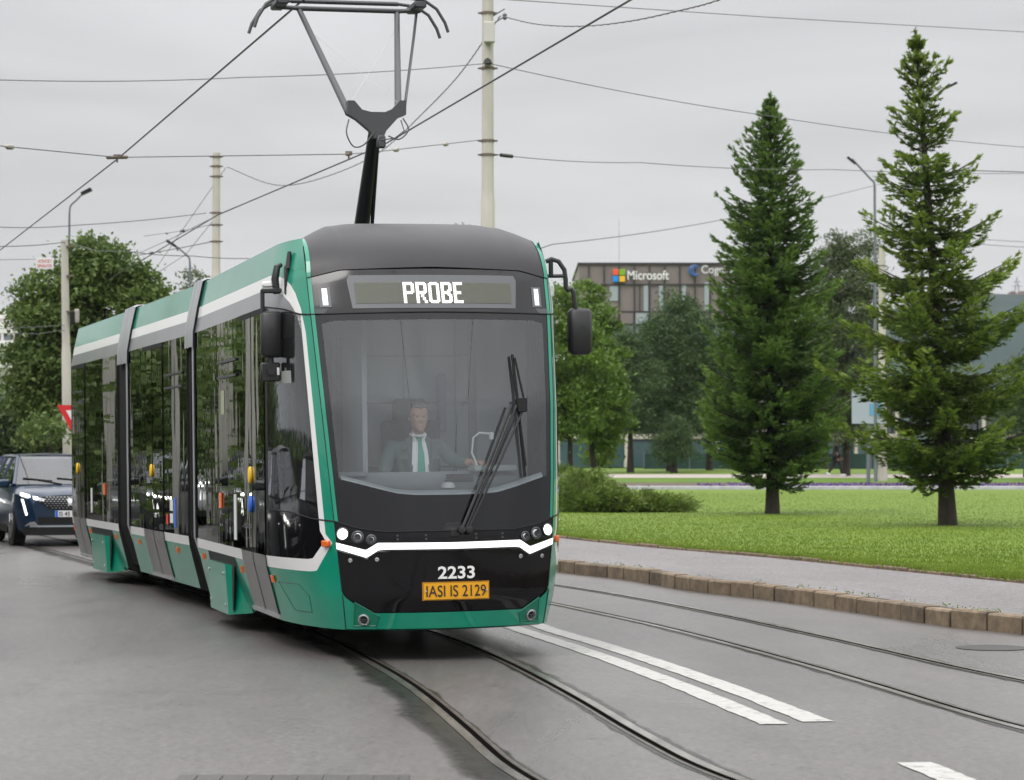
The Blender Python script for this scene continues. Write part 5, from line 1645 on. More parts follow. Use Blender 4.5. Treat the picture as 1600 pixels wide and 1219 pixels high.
# grass blades along the near part of the lawn
def blades():
    n = 175000
    rg = np.random.default_rng(12)
    lx = np.array([p[0] for p in ll]); ly = np.array([p[1] for p in ll])
    o = np.argsort(ly); lx, ly = lx[o], ly[o]
    y = 27 + (rg.random(n) ** 1.7) * 70
    x = np.interp(y, ly, lx) + .02 + (rg.random(n) ** 1.6) * (.30 * y + .5 - np.interp(y, ly, lx))
    edge = rg.random(n) < .16
    x[edge] = np.interp(y[edge], ly, lx) + rg.normal(.0, .05, edge.sum()) + .02
    c = np.stack([x, y, np.full(n, KZ + .012)], 1)
    h = rg.uniform(.015, .036, n); h[edge] *= rg.uniform(.9, 2.8, edge.sum())
    a = rg.uniform(0, 6.28, n); w = .006 + .004 * rg.random(n)
    d = np.stack([np.cos(a), np.sin(a), np.zeros(n)], 1)
    lean = np.stack([rg.normal(0, .35, n), rg.normal(0, .35, n), np.ones(n)], 1) * h[:, None]
    V = np.stack([c - d * w[:, None], c + d * w[:, None], c + lean * .6 + d * w[:, None] * .7, c + lean], 1)
    o_ = fast_mesh("grass", V.reshape(-1, 3), np.arange(n * 4).reshape(n, 4), M['blade'])
    tag(o_, "short mown grass blades on the lawn and weeds along its stone edging", "grass", kind="stuff")
blades()
# weeds in the joint between kerb and footway
rg = np.random.default_rng(77)
pts = []
kk = [k for k in kerb if 20 < k[1] < 50]
for _ in range(40):
    i = rg.integers(0, len(kk) - 1); q = kk[i][:2] + (kk[i + 1][:2] - kk[i][:2]) * rg.random()
    for _ in range(7): pts.append((q[0] + .17 + rg.normal(0, .03), q[1] + rg.normal(0, .09), KZ + rg.random() * .03))
V, F = leaf_quads(np.array(pts), .022, rg, .2)
tag(fast_mesh("weeds", V, F, M['bright']), "small green weeds in the crack between the kerb and the pavement", "weeds", kind="stuff")
# far belt of trees closing the view behind the road
rg = np.random.default_rng(91)
n = 42000
bx = rg.uniform(-62, -2, 90); bh = rg.uniform(4.0, 6.6, 90); ci = rg.integers(0, 90, n)
u = unit(rg.normal(0, 1, (n, 3))) * (rg.random(n) ** .4)[:, None]
P = np.stack([bx[ci] + u[:, 0] * 2.6, 172 + (ci % 7) + u[:, 1] * 2.4, bh[ci] * .5 + u[:, 2] * bh[ci] * .5 + .3], 1)
V, F = leaf_quads(P, .42, rg, .4)
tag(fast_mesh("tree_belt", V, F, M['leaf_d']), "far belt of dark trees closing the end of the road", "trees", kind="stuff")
# flowers in the bed beyond the lawn
n = 2600
P = np.stack([rg.uniform(8, 34, n), rg.uniform(108.7, 111, n), rg.uniform(.25, .42, n)], 1)
V, F = leaf_quads(P, .11, rg, .6)
tag(fast_mesh("flowers", V, F, leaf_mat("violet_petals", (.05, .02, .14), (.16, .09, .36), .2)), "low violet flowers along the border beyond the lawn", "flowers", kind="stuff")
# ================================================================== POLES, LAMPS, WIRES
M['concrete'] = mat("cast_concrete", (0.50, 0.475, 0.42), 0.8, var=(2.2, .82, 1.1, (1, 1, .25)), bump=(25, .2, .006))
M['galv'] = mat("galvanised_steel", (0.17, 0.19, 0.22), 0.5, .4)
M['rust'] = mat("rusty_fitting", (.15, .115, .09), .7)
M['porcelain'] = mat("insulator_porcelain", (.36, .34, .31), .35)
M['wire'] = mat("bare_wire", (.075, .07, .075), .5, .3)
M['wire_thin'] = mat("steel_span_wire", (.13, .13, .14), .5, .3)

def pole(px, top_y, Y, w_px, label, bands=(), lean=0.0, step=None, z0=.13, group="concrete catenary poles"):
    k = Y / FOC
    X = (px - PCX) * k; H_ = 1.6 + (712 - top_y) * k - z0; r = w_px * k / 2
    t = empty("concrete_pole", (X, Y, z0), label, "pole", group)
    mb = MB()
    f = lambda h: (lean * h / H_, 0, h)
    zs_ = [0, H_ * .3]
    rad = [r * 1.35, r * 1.18]
    if step:
        hs = 1.6 + (712 - step) * k - z0
        zs_ = [0, hs - .02, hs, hs + .25, H_]; rad = [r * 1.30, r * 1.16, r * 1.10, r * 1.0, r * .92]
    else:
        zs_ += [H_]; rad += [r * .92]
    mb.tube([f(h) for h in zs_], rad, 10)
    mb.build("shaft", M['concrete'], t, smooth=25, recalc=False)
    for by in bands:
        h = 1.6 + (712 - by) * k - z0
        rr = r * (1.16 if (step and by > step) else 1.02)
        m2 = MB(); m2.lathe([(rr, h - .02), (rr + .012, h - .02), (rr + .012, h + .02), (rr, h + .02)], 10)
        for sg in (-1, 1): m2.box((f(h)[0] + sg * (rr + .03), 0, h), (.06, .025, .03))
        m2.build("clamp_band", M['rust'], t)
    return t, (X, Y, H_, r)
pA, (xa, ya, ha, ra) = pole(762, -40, 45, 20, "tall pale concrete pole rising behind the tram's front roof", bands=(18, 105, 219, 241), step=312)
k = 45 / FOC
mb = MB()
mb.box((.03, -ra - .07, 1.6 + (712 - 51) * k - .13), (.19, .16, .36), bev=.012)
mb.build("junction_box", mat("painted_box", (.55, .54, .50), .6), pA)
mb = MB()
hb = 1.6 + (712 - 98) * k - .13
mb.lathe([(.03, -.03), (.09, -.02), (.06, .05), (.02, .08)], 10, (.0, -ra - .05, hb)); mb.build("insulator_bracket", M['dark_steel'], pA)
mb = MB()
for yy in (24, 12): mb.tube([(ra * .6, 0, 1.6 + (712 - yy - 12) * k - .13), (.30, -.05, 1.6 + (712 - yy) * k - .13)], .012, 6)
mb.lathe([(.02, -.06), (.045, -.03), (.03, .0), (.045, .03), (.015, .06)], 10, (.30, -.05, 1.6 + (712 - 24) * k - .13)); mb.build("cable_bracket", M['galv'], pA)
pB, (xb, yb, hb_, rb) = pole(337, 238, 62, 13, "concrete pole behind the middle of the tram, carrying the looped cable", bands=(244, 259, 275, 332, 351, 377), step=428)
pC, _ = pole(108, 375, 60, 12.5, "weathered concrete pole leaning left beside the tram's rear", bands=(385, 431, 487), lean=-.13, step=550)
mb = MB(); k = 60 / FOC
hc = 1.6 + (712 - 497) * k - .13
mb.box((.10, -.12, hc), (.10, .12, .30), bev=.01); mb.lathe([(.05, -.16), (.06, -.1), (.06, .12), (.04, .16)], 10, (.19, -.12, hc + .05), mi=1)
mb.build("junction_box", [M['rubber'], M['porcelain']], pC)
pD, _ = pole(1379, 388, 112, 11, "concrete pole standing behind the fresh-tipped spruce", bands=(415,), z0=.5)

def lamp(px, base_z, Y, top_y, head, w_px, label, arm=None, pole_to=None):
    """street lamp: post, bent arm, flat head; head = pixel of the lamp head's tip"""
    k = Y / FOC
    X = (px - PCX) * k; H_ = 1.6 + (712 - top_y) * k - base_z; r = w_px * k / 2
    hx = (head[0] - px) * k; hz = 1.6 + (712 - head[1]) * k - base_z
    t = empty("street_lamp", (X, Y, base_z), label, "street lamp", "curved-arm street lamps")
    mb = MB(); mb.tube([(0, 0, 0), (0, 0, H_ * .6), (0, 0, H_ - .25)], [r * 1.5, r * 1.1, r], 10)
    mb.build("post", M['galv'], t, smooth=40, recalc=False)
    mb = MB()
    sg = 1 if hx > 0 else -1
    mb.tube(spline([(0, 0, H_ - .27), (0.0 + sg * .03, 0, H_ - .05), (sg * .18, 0, H_ + .10), (hx * .6, 0, H_ + (hz - H_) * .66), (hx * .82, 0, hz - .06)], 6), r * .85, 8)
    mb.build("arm", M['galv'], t, smooth=40, recalc=False)
    mb = MB()
    L_ = min(.45, abs(hx) * .42 + .05)
    d = np.array([hx - hx * .6, hz - (H_ + (hz - H_) * .66)]); d = d / np.linalg.norm(d)
    p0 = np.array([hx, hz])
    pts = [p0 - d * L_ + np.array([-d[1], d[0]]) * a for a in (-.03, .05)] + [p0 + np.array([-d[1], d[0]]) * a for a in (.03, -.06)]
    if hx < 0: pass
    mb.prism([tuple(p) for p in pts], -.08, .08, lambda p, q, dd: (p, dd, q))
    mb.build("lamp_head", M['dark_steel'], t)
    return t
lamp(107, .13, 66, 318, (141, 294), 3.4, "tall street lamp over the leaning pole on the left, its arm pointing right")
lamp(296, .13, 84, 400, (259, 376), 3.6, "short street lamp above the rear of the tram, its arm pointing left")
lamp(1368, .5, 108, 282, (1325, 245), 4.0, "street lamp between the two lawn spruces, its arm pointing left")
lamp(1441, .5, 96, 165, (1497, 127), 4.0, "street lamp hidden in the taller spruce, only its right-pointing head in the open")

def wire(name, pts, r, label, cat="wire", sag=0.0, m='wire', group=None, ins=(), n=26, twist=False):
    """pts: (px, py, Y) waypoints or world points (len-3 arrays)"""
    P = [at(*p) if not isinstance(p, np.ndarray) else p for p in pts]
    out = []
    for a, b in zip(P[:-1], P[1:]):
        for i in range(n):
            t = i / n
            q = a + (b - a) * t
            q[2] -= sag * 4 * t * (1 - t)
            out.append(q)
    out.append(P[-1])
    if name == 'bundled_cable' and len(P) > 2: out = spline(P, 12); r = r * .72
    mb = MB(); mb.tube(out, r, 6)
    if twist:                                           # bundled cable: a second conductor wound round the first
        fine = spline(out, 6 if len(out) < 40 else 3)
        mb.tube([np.array(p) + np.array([math.cos(i * 1.15), 0, math.sin(i * 1.15)]) * r * 1.2 for i, p in enumerate(fine)], r * .7, 5)
    o = mb.build(name, M[m], recalc=False)
    tag(o, label, cat, group)
    for kx, (t, kind) in enumerate(ins):
        L_ = len(out) - 1; i = min(L_ - 1, int(t * L_)); p = out[i]; d = unit((out[i + 1] - out[i])[None])[0]
        mb = MB(); s_ = .5
        if kind == 'egg':
            mb.tube([p - d * .16, p - d * .09, p - d * .05, p + d * .05, p + d * .09, p + d * .16], [.010, .016, .040, .040, .016, .010], 10)
            mm = M['porcelain']
        elif kind == 'rod':
            mb.tube([p - d * .22, p - d * .2, p + d * .2, p + d * .22], [.01, .035, .035, .01], 8); mm = M['dark_steel']
        else:
            mb.tube([p - d * .16, p - d * .14, p + d * .14, p + d * .16], [.012, .026, .026, .012], 8); mb.box(tuple(p + np.array([0, 0, .025])), (.10, .04, .035)); mb.box(tuple(p - np.array([0, 0, .04])), (.025, .025, .07)); mm = M['rust']
        mb.build("insulator" if kind != 'clamp' else "wire_clamp", mm, o, smooth=40)
    return o
def wz(px, py, z=5.95):
    r_ = ray(px, py); return EYE + r_ * ((z - EYE[2]) / r_[2])
# contact wires over both tracks
wire("contact_wire", [np.array([-24.0, 84, 5.95]), wz(0, 391), wz(183, 249), wz(463, 9), np.array([-.75, 20.0, 5.95]), np.array([.15, 16.0, 5.95]), np.array([3.4, 6.0, 5.95])], .011, "contact wire over the tram's own track, running from the left edge to the pantograph", "contact wire", ins=())
wire("contact_wire", [np.array([-13.5, 76, 5.95]), wz(240, 396), wz(340, 336), wz(600, 226), wz(640, 203), wz(985, 0), np.array([3.0, 17.0, 5.95]), np.array([6.4, 6, 5.95])], .011, "contact wire over the empty track, climbing past the pole to the top edge", "contact wire")
# span wires
wire("span_wire", [(-140, 205, 31), (0, 228, 34), (183, 246, 37), (545, 241, 37.6), (600, 236, 40), (750, 219, 45)], .008, "span wire with porcelain insulators holding the contact wires, tied to the tall pole's upper band", m='wire_thin', ins=((.22, 'egg'), (.40, 'clamp'), (.605, 'clamp'), (.825, 'egg'), (.93, 'egg')))
wire("span_wire", [(772, 241, 45), (1000, 254, 50), (1300, 265, 56), (1700, 270, 64)], .008, "span wire leaving the tall pole's lower band towards the right edge", m='wire_thin', sag=.05, ins=((.03, 'rod'),))
wire("span_wire", [(-150, 122, 38), (0, 125, 39), (380, 121, 42), (762, 99, 44.8)], .008, "nearly level wire from the left edge to the tall pole's black bracket", m='wire_thin', sag=.04)
wire("span_wire", [(764, 99, 44.8), (1200, 181, 52), (1600, 230, 60), (1800, 250, 64)], .008, "wire sloping down right from the tall pole's black bracket past both spruce tops", m='wire_thin', sag=.06)
wire("span_wire", [(740, -6, 45), (800, 0, 45.5), (1200, 27, 54), (1600, 50, 62), (1800, 60, 66)], .009, "highest thin wire crossing the sky to the upper right edge", m='wire_thin')
wire("bundled_cable", [at(782, 25, 44.9), at(715, 120, 49), at(640, 198, 54)], .012, "twisted cable dropping left from the tall pole behind the pantograph", "cable", twist=True)
wire("bundled_cable", [at(640, 198, 54), at(596, 236, 55), at(540, 265, 57), at(470, 287, 58.5), at(420, 287, 60), at(355, 261, 61.8)], .011, "twisted cable hanging in a loop up to the pole behind the tram", "cable", twist=True)
wire("bundled_cable", [at(786, 26, 44.9), at(840, 38, 42), at(910, 41, 39), at(985, 33, 36), at(1060, 17, 33.5), at(1123, 0, 31), at(1240, -45, 26)], .011, "twisted cable swinging right from the tall pole to the top edge", "cable", twist=True)
wire("bundled_cable", [at(353, 262, 61.8), at(295, 345, 68), at(238, 428, 76)], .011, "twisted cable running down left from the pole behind the tram", "cable", twist=False)
wire("span_wire", [(-60, 357, 58), (0, 355, 58.5), (120, 352, 60), (322, 333, 62)], .010, "long wire from the left edge to the pole behind the tram, over the maple", sag=.03)
wire("span_wire", [(335, 350, 62), (285, 361, 66), (225, 369, 72)], .008, "upper short span wire with insulators left of the pole behind the tram", m='wire_thin', ins=((.5, 'rod'), (.7, 'egg')))
wire("span_wire", [(335, 377, 62), (280, 388, 66), (222, 398, 72), (175, 405, 78)], .011, "lower span wire with insulators left of the pole behind the tram", ins=((.35, 'clamp'), (.5, 'egg'), (.58, 'rod'), (.98, 'clamp')))
wire("span_wire", [(337, 338, 62), (270, 372, 67), (190, 408, 76)], .008, "thin wire slanting from the pole behind the tram towards the maple", m='wire_thin')
wire("span_wire", [(337, 340, 62), (290, 398, 68), (243, 428, 76)], .008, "thin slanting wire behind the curved street lamp above the rear roof", m='wire_thin')
wire("span_wire", [(215, 395, 58), (300, 400, 58), (385, 404, 58), (460, 408, 58)], .010, "level cable just above the tram's rear roof line", sag=.02)
wire("span_wire", [(-60, 388, 57), (0, 385, 57.5), (104, 378, 60)], .011, "thick wire from the left edge to the top of the leaning pole", sag=.03)
wire("span_wire", [(110, 380, 60), (150, 392, 57), (215, 394, 55)], .008, "wire from the leaning pole's top across the maple", m='wire_thin')
wire("span_wire", [(-60, 407, 60), (58, 405, 60)], .008, "thin wire at the left edge that holds the lettered sign plate", m='wire_thin')
wire("span_wire", [(-60, 516, 58), (60, 511, 59), (104, 508, 60)], .008, "lower wire across the maple to the leaning pole", m='wire_thin')
wire("span_wire", [(-60, 520, 58), (60, 522, 59), (104, 515, 60)], .008, "lowest wire across the maple to the leaning pole", m='wire_thin')
wire("span_wire", [(800, 394, 60), (862, 382, 62), (1115, 346, 80), (1378, 287, 110)], .012, "wire rising from behind the tram roof to the lamp between the spruces", sag=.05)
wire("span_wire", [(1120, 480, 111), (1290, 465, 111), (1376, 417, 112)], .011, "drooping wire in front of the grey-green pine to the pole behind the spruce", sag=.1)
wire("span_wire", [(1380, 352, 112), (1535, 374, 105), (1700, 379, 100)], .012, "upper of two parallel wires at the right edge beside the taller spruce", sag=.05)
wire("span_wire", [(1380, 360, 112), (1535, 382, 105), (1700, 388, 100)], .012, "lower of two parallel wires at the right edge beside the taller spruce", sag=.05)
wire("span_wire", [(1500, 266, 62), (1600, 269, 60), (1700, 270, 58)], .012, "dark wire at the right edge level with the taller spruce's middle", sag=0)

# sign on the wire, yield sign, board on a post
def flat_sign(name, c, w, h, body, tcol, bg, label, cat, lines):
    t = empty(name, tuple(c), label, cat)
    mb = MB(); mb.box((0, 0, 0), (w, .02, h), bev=.004)
    p = mb.build("plate", bg, t)
    for i, (ln, z, hh, ww) in enumerate(lines):
        V, F = text_shape(ln, ww, hh, .012)
        m2 = MB(); m2.add([(v[0], -.013, v[1] + z) for v in V], F); m2.build("lettering", tcol, p, recalc=False)
    return t
c = at(70, 412, 60)
ws_ = flat_sign("warning_sign", c, .41, .255, None, mat("red_letters", (.55, .06, .06), .6), mat("sign_white", (.72, .70, .70), .6), "small white sign plate with two lines of red capitals hung on the wires at left", "sign", [("ATENTIE !", .055, .075, .31), ("SEPARATOR", -.055, .075, .34)])
c = at(126, 660, 53)
t = empty("yield_sign", (c[0], c[1], .13), "red and white downward triangle give-way sign partly behind the tram's rear", "road sign")
zc = lambda y: 1.6 + (712 - y) * 53 / FOC - .13
mb = MB(); W_ = .49
mb.prism([(-W_, zc(633)), (W_, zc(633)), (0.02, zc(633) - .84), (-.02, zc(633) - .84)], -.012, .012, lambda p, q, d: (p, d, q), 0)
mb.prism([(-W_ * .62, zc(633) - .11), (W_ * .62, zc(633) - .11), (0, zc(633) - .11 - .53)], -.016, -.013, lambda p, q, d: (p, d, q), 1)
mb.build("plate", [mat("sign_red", (.62, .025, .03), .4), mat("sign_face", (.76, .76, .76), .4)], t)
mb = MB(); mb.tube([(0, .04, 0), (0, .04, zc(628))], .03, 8); mb.build("post", M['galv'], t, recalc=False)
c = at(1357, 766, 111)
t = empty("info_board", (c[0], c[1], .2), "pale grey-blue board on a thin grey post between the two spruces", "sign board")
k = 111 / FOC
mb = MB(); mb.tube([(0, 0, 0), (0, 0, 1.6 + (712 - 615) * k)], .085, 10); mb.build("post", M['galv'], t, recalc=False)
mb = MB(); mb.box((-.05, -.1, 1.6 + (712 - 632) * k - .2), (1.35, .08, 1.7), bev=.02); mb.box((.28, -.15, 1.6 + (712 - 640) * k - .2), (.5, .02, .5), 1)
mb.build("board", [mat("board_blue_grey", (.36, .41, .47), .5), mat("board_light_blue", (.12, .33, .50), .5)], t)

# ================================================================== BUILDINGS
M['panel'] = mat("facade_panel", (0.215, 0.180, 0.172), 0.5, .15, var=(.35, .88, 1.1))
M['joint_dark'] = mat("facade_joint", (.035, .032, .035), .6)
M['sky_glass'] = mat("office_glass", (.10, .12, .14), .08, spec=.9)
M['pale_glass'] = mat("pale_office_glass", (.32, .37, .40), .15, spec=.8)
YB = 190.0; kb = YB / FOC
def bx_(px): return (px - PCX) * kb
def bz_(py): return 1.6 + (712 - py) * kb
t = empty("office_building", (bx_(1040), YB, .9), "brown-grey panelled office block with company signs along its parapet", "office building")
ox, oz = bx_(1040), .9
x0, x1 = bx_(905) - ox, bx_(1205) - ox
ztop = bz_(413) - oz
mb = MB(); mb.box(((x0 + x1) / 2, 9.0, ztop / 2), (x1 - x0, 17.9, ztop)); 
mb.box(((x0 + x1) / 2, 9.0, ztop + .06), (x1 - x0 + .2, 18.2, .16), 1)
wall = mb.build("wall", [M['panel'], M['joint_dark']], t)
rows_y = [414, 444.5, 487, 507, 550, 571, 614, 634, 678]
colx = [905 + 23.7 * i + 15.3 for i in range(0, 12)]
mb = MB()
for py in rows_y[1:-1]: mb.box(((x0 + x1) / 2, -.03, bz_(py) - oz), (x1 - x0, .10, .10))
br = random.Random(4)
for i, px in enumerate(colx): mb.box((bx_(px) - ox, -.035, ztop / 2), (.085, .12, ztop - .2))
for r_ in (1, 3, 5):
    for i in range(0, 11):
        if br.random() < .35: mb.box((bx_(colx[i] + 12 * br.choice((.7, 1, 1.3))) - ox, -.03, (bz_(rows_y[r_]) + bz_(rows_y[r_ + 1])) / 2 - oz), (.07, .10, (rows_y[r_ + 1] - rows_y[r_]) * kb))
mb.build("facade_ribs", M['joint_dark'], wall)
def win(pxa, pxb, pya, pyb, m):
    mb = MB(); mb.box(((bx_(pxa) + bx_(pxb)) / 2 - ox, -.02, (bz_(pya) + bz_(pyb)) / 2 - oz), ((pxb - pxa) * kb, .06, (pyb - pya) * kb)); mb.build("window", m, t)
for a, b_, c_, d_ in ((1006, 1013, 446, 486), (1101, 1108, 441, 486), (1066, 1072, 444, 470), (953, 966, 447, 470), (1030, 1036, 446, 486), (1128, 1140, 446, 486)): win(a, b_, c_, d_, M['pale_glass'])
for i in range(11):
    win(colx[i] + 2, colx[i] + 21.5, 508.5, 548, M['sky_glass']); win(colx[i] + 2, colx[i] + 21.5, 573, 612, M['sky_glass']); win(colx[i] + 2, colx[i] + 21.5, 637, 676, M['sky_glass'])
    win(colx[i] + 2, colx[i] + 21.5, 489, 505.5, M['panel'] if i % 3 else M['pale_glass'])
# four-square sign and lettering
sg_ = bpy.data.objects.new("rooftop_sign", None); COL.objects.link(sg_); sg_.parent = t; sg_.empty_display_size = .3
for cx, cy, col in ((962, 425.5, (.80, .10, .035)), (972.2, 425.5, (.20, .42, .015)), (962, 436, (.0, .27, .75)), (972.2, 436, (.85, .47, .01))):
    mb = MB(); mb.box((bx_(cx) - ox, -.22, bz_(cy) - oz), (9.0 * kb, .22, 9.2 * kb), bev=.02); mb.build("colour_square", mat("sign_square", col, .4), sg_)
V, F = text_shape("Microsoft", (1045 - 980.5) * kb, 14.6 * kb, .012)
mb = MB(); mb.add([(v[0] + bx_(1012.8) - ox, -.30, v[1] + bz_(430) - oz) for v in V], F); mb.build("lettering", mat("sign_white_letters", (.80, .80, .80), .4), sg_, recalc=False)
sg2 = bpy.data.objects.new("rooftop_sign", None); COL.objects.link(sg2); sg2.parent = t; sg2.empty_display_size = .3
mb = MB()
cx, cz = bx_(1085.5) - ox, bz_(423) - oz
for a0, a1, rr in ((.5, 5.7, 8.0), (1.0, 5.2, 5.6), (1.6, 4.6, 3.4)):
    A = lin(a0, a1, 22)
    mb.tube([(cx + rr * kb * math.cos(a), -.28, cz + rr * kb * .95 * math.sin(a)) for a in A], [.02 + .058 * math.sin(math.pi * i / 21) + .03 for i in range(22)], 6)
mb.build("round_emblem", mat("emblem_blue", (.03, .10, .30), .4), sg2, smooth=40, recalc=False)
V, F = text_shape("Cognizant", (1162 - 1096) * kb, 16.5 * kb, .006)
mb = MB(); mb.add([(v[0] + bx_(1129) - ox, -.30, v[1] + bz_(423) - oz) for v in V], F); mb.build("lettering", mat("sign_grey_letters", (.66, .66, .68), .4), sg2, recalc=False)
mb = MB(); mb.tube([(bx_(973) - ox, 6, ztop), (bx_(973) - ox, 6, bz_(330) - oz)], .014, 6); mb.build("roof_mast", M['galv'], t, recalc=False)

# low pavilion with pale columns in front of it
YP = 158.0; kp = YP / FOC
pxw = lambda px: (px - PCX) * kp
pz = lambda py: 1.6 + (712 - py) * kp - .88
def pavilion(pa, pb, label, colsx, band=(678, 686)):
    cx = (pxw(pa) + pxw(pb)) / 2
    t = empty("pavilion", (cx, YP, .88), label, "low building", "low pavilions with pale columns")
    W_ = pxw(pb) - pxw(pa)
    mb = MB(); mb.box((0, 6.0, pz(625) / 2), (W_, 8, pz(625))); mb.build("wall", mat("pavilion_back", (.05, .055, .06), .6), t)
    mb = MB()
    mb.box((0, .0, (pz(band[0]) + pz(band[1])) / 2), (W_, .5, pz(band[0]) - pz(band[1]))); mb.box((0, 1.0, pz(622)), (W_, 2.4, .35))
    mb.build("cornice", M['pale_stone'], t)
    for i, (a, b_) in enumerate(zip([pa] + list(colsx), list(colsx) + [pb])):
        if b_ - a < 8: continue
        mb = MB(); mb.box(((pxw(a) + pxw(b_)) / 2 - cx, 1.7, (pz(690) + .0) / 2), ((b_ - a - 3) * kp, .08, pz(690))); mb.build("window", M['shop_glass'], t)
        mb = MB(); mb.box(((pxw(a) + pxw(b_)) / 2 - cx, 1.7, (pz(676) + pz(630)) / 2), ((b_ - a - 3) * kp, .08, pz(630) - pz(676))); mb.build("window", M['sky_glass'], t)
    for px in colsx:
        mb = MB(); mb.box((pxw(px) - cx, -.45, pz(628) / 2), (5.2 * kp, .22, pz(628)), bev=.02); mb.box((pxw(px) - cx, -.45, .2), (7 * kp, .3, .4)); mb.build("column", M['pale_stone'], t)
    return t
M['pale_stone'] = mat("pale_stone", (.52, .47, .41), .7, var=(1.5, .9, 1.08))
M['shop_glass'] = mat("bluish_shop_glass", (.09, .16, .19), .1, spec=.8)
pavilion(850, 1150, "low glass-fronted pavilion with pale columns behind the pines, left of the shorter spruce", (872, 925, 978, 1067, 1120))
pavilion(1265, 1420, "low pavilion with pale columns seen between the two lawn spruces", (1322, 1336, 1400))
pavilion(1500, 1640, "low pavilion with cream beams at the right edge behind the taller spruce", (1535, 1590, 1625))

# green mesh fence along the far grass
t = empty("mesh_fence", (bx_(1250), 141, .86), "long dark green mesh fence across the far side of the park", "fence")
kf = 141 / FOC
mb = MB(); xa_, xb_ = (850 - 1250) * kf, (1700 - 1250) * kf
hf = 1.6 + (712 - 716) * kf - .86 + .25
mb.box(((xa_ + xb_) / 2, 0, hf / 2), (xb_ - xa_, .03, hf)); mb.build("mesh_screen", mat("green_mesh", (.018, .055, .045), .8, var=(1.2, .8, 1.2, (1, 1, .2))), t)
mb = MB()
for x in np.arange(xa_, xb_, 2.5):
    mb = MB(); mb.box((x, -.04, hf / 2 + .03), (.06, .05, hf + .06)); mb.build("post", M['galv'], t)

# white apartment block at the far left
YW = 230.0; kw = YW / FOC
t = empty("apartment_block", ((-40 - PCX) * kw, YW, .3), "white apartment block with balconies at the far left edge", "apartment block")
Xw = lambda px: (px + 40) * kw
Zw_ = lambda py: 1.6 + (712 - py) * kw - .3
mb = MB(); mb.box((Xw(-55), 8, Zw_(508) / 2), ((150) * kw, 14, Zw_(508))); mb.box((Xw(-50), 10, Zw_(492) - .5), (130 * kw, 9, (508 - 492) * kw + 1)); mb.box((Xw(-48), 10, Zw_(482) - .3), (124 * kw, 9.6, .6))
wb = mb.build("wall", mat("white_render", (.66, .64, .63), .8, var=(.4, .93, 1.04)), t)
for py in (521, 553, 585, 617):
    for px in range(-115, 22, 17):
        mb = MB(); mb.box((Xw(px + 4), .95, Zw_(py + 5)), (12 * kw, .1, 9 * kw)); mb.build("window", M['sky_glass'] if (px // 17 + py) % 3 else mat("brown_shutter", (.12, .06, .045), .6), t)
for py in (533, 565, 597):
    mb = MB(); mb.box((Xw(-50), .5, Zw_(py + 5)), (138 * kw, 1.2, 9 * kw), bev=.05); mb.build("balcony", mat("balcony_white", (.70, .68, .68), .8), t)

# houses and a pylon on the ridge
hh = np.random.default_rng(9)
lab = ["cream house with a red roof, leftmost on the far ridge", "long pale house beside the cream one on the far ridge", "pink house in the middle of the far ridge", "grey house with a dark roof on the far ridge",
       "low orange-roofed house on the far ridge", "white house near the pylon on the far ridge", "brown house just right of the white one on the far ridge", "small tan house at the right end of the far ridge"]
wc = [(.34, .28, .24), (.38, .34, .32), (.36, .22, .20), (.28, .27, .28), (.34, .27, .22), (.40, .38, .38), (.26, .2, .17), (.34, .29, .25)]
rc = [(.22, .10, .08), (.20, .14, .12), (.22, .10, .09), (.12, .11, .12), (.25, .12, .08), (.2, .15, .15), (.16, .10, .09), (.2, .13, .1)]
for i, px in enumerate((1484, 1500, 1518, 1535, 1551, 1566, 1582, 1597)):
    Yh = 1500.0; X = (px - PCX) / FOC * Yh; z = 1.6 + (712 - (474 - (px - 1484) * .03)) / FOC * Yh - 3.5
    t = empty("house", (X, Yh, z), lab[i], "house", "houses on the far ridge")
    w = hh.uniform(4.5, 6.5); h = hh.uniform(5, 7.5)
    mb = MB(); mb.box((0, 0, h / 2), (w, 8, h)); mb.build("wall", mat("far_wall", wc[i], .9), t)
    mb = MB(); mb.prism([(-w / 2 - .3, h), (w / 2 + .3, h), (w * .2, h + 2.2), (-w * .2, h + 2.2)], -4.3, 4.3, lambda p, q, d: (p, d, q)); mb.build("roof", mat("far_roof", rc[i], .9), t)
    for sx in (-.25, .25):
        mb = MB(); mb.box((w * sx, -4.03, h * .55), (w * .2, .1, h * .28)); mb.build("window", M['joint_dark'], t)
X = (1590 - PCX) / FOC * 1500; z = 1.6 + (712 - 464) / FOC * 1500
mb = MB()
for sx in (-1, 1):
    for sy in (-1, 1): mb.tube([(sx * 1.8, sy * 1.8, 0), (sx * .4, sy * .4, 9), (0, 0, 12)], .18, 4)
for zz, hw in ((6.5, 3.2), (9, 2.4)): mb.tube([(-hw, 0, zz), (hw, 0, zz)], .16, 4)
for zz in (2, 4, 6): mb.tube([(-1.8 + zz * .155, 0, zz), (1.8 - zz * .155, 0, zz + 1.5)], .1, 4)
py_ = mb.build("lattice_pylon", M['galv'], recalc=False); py_.location = (X, 1500, z)
tag(py_, "tiny lattice pylon standing on the far ridge at the right edge", "pylon")

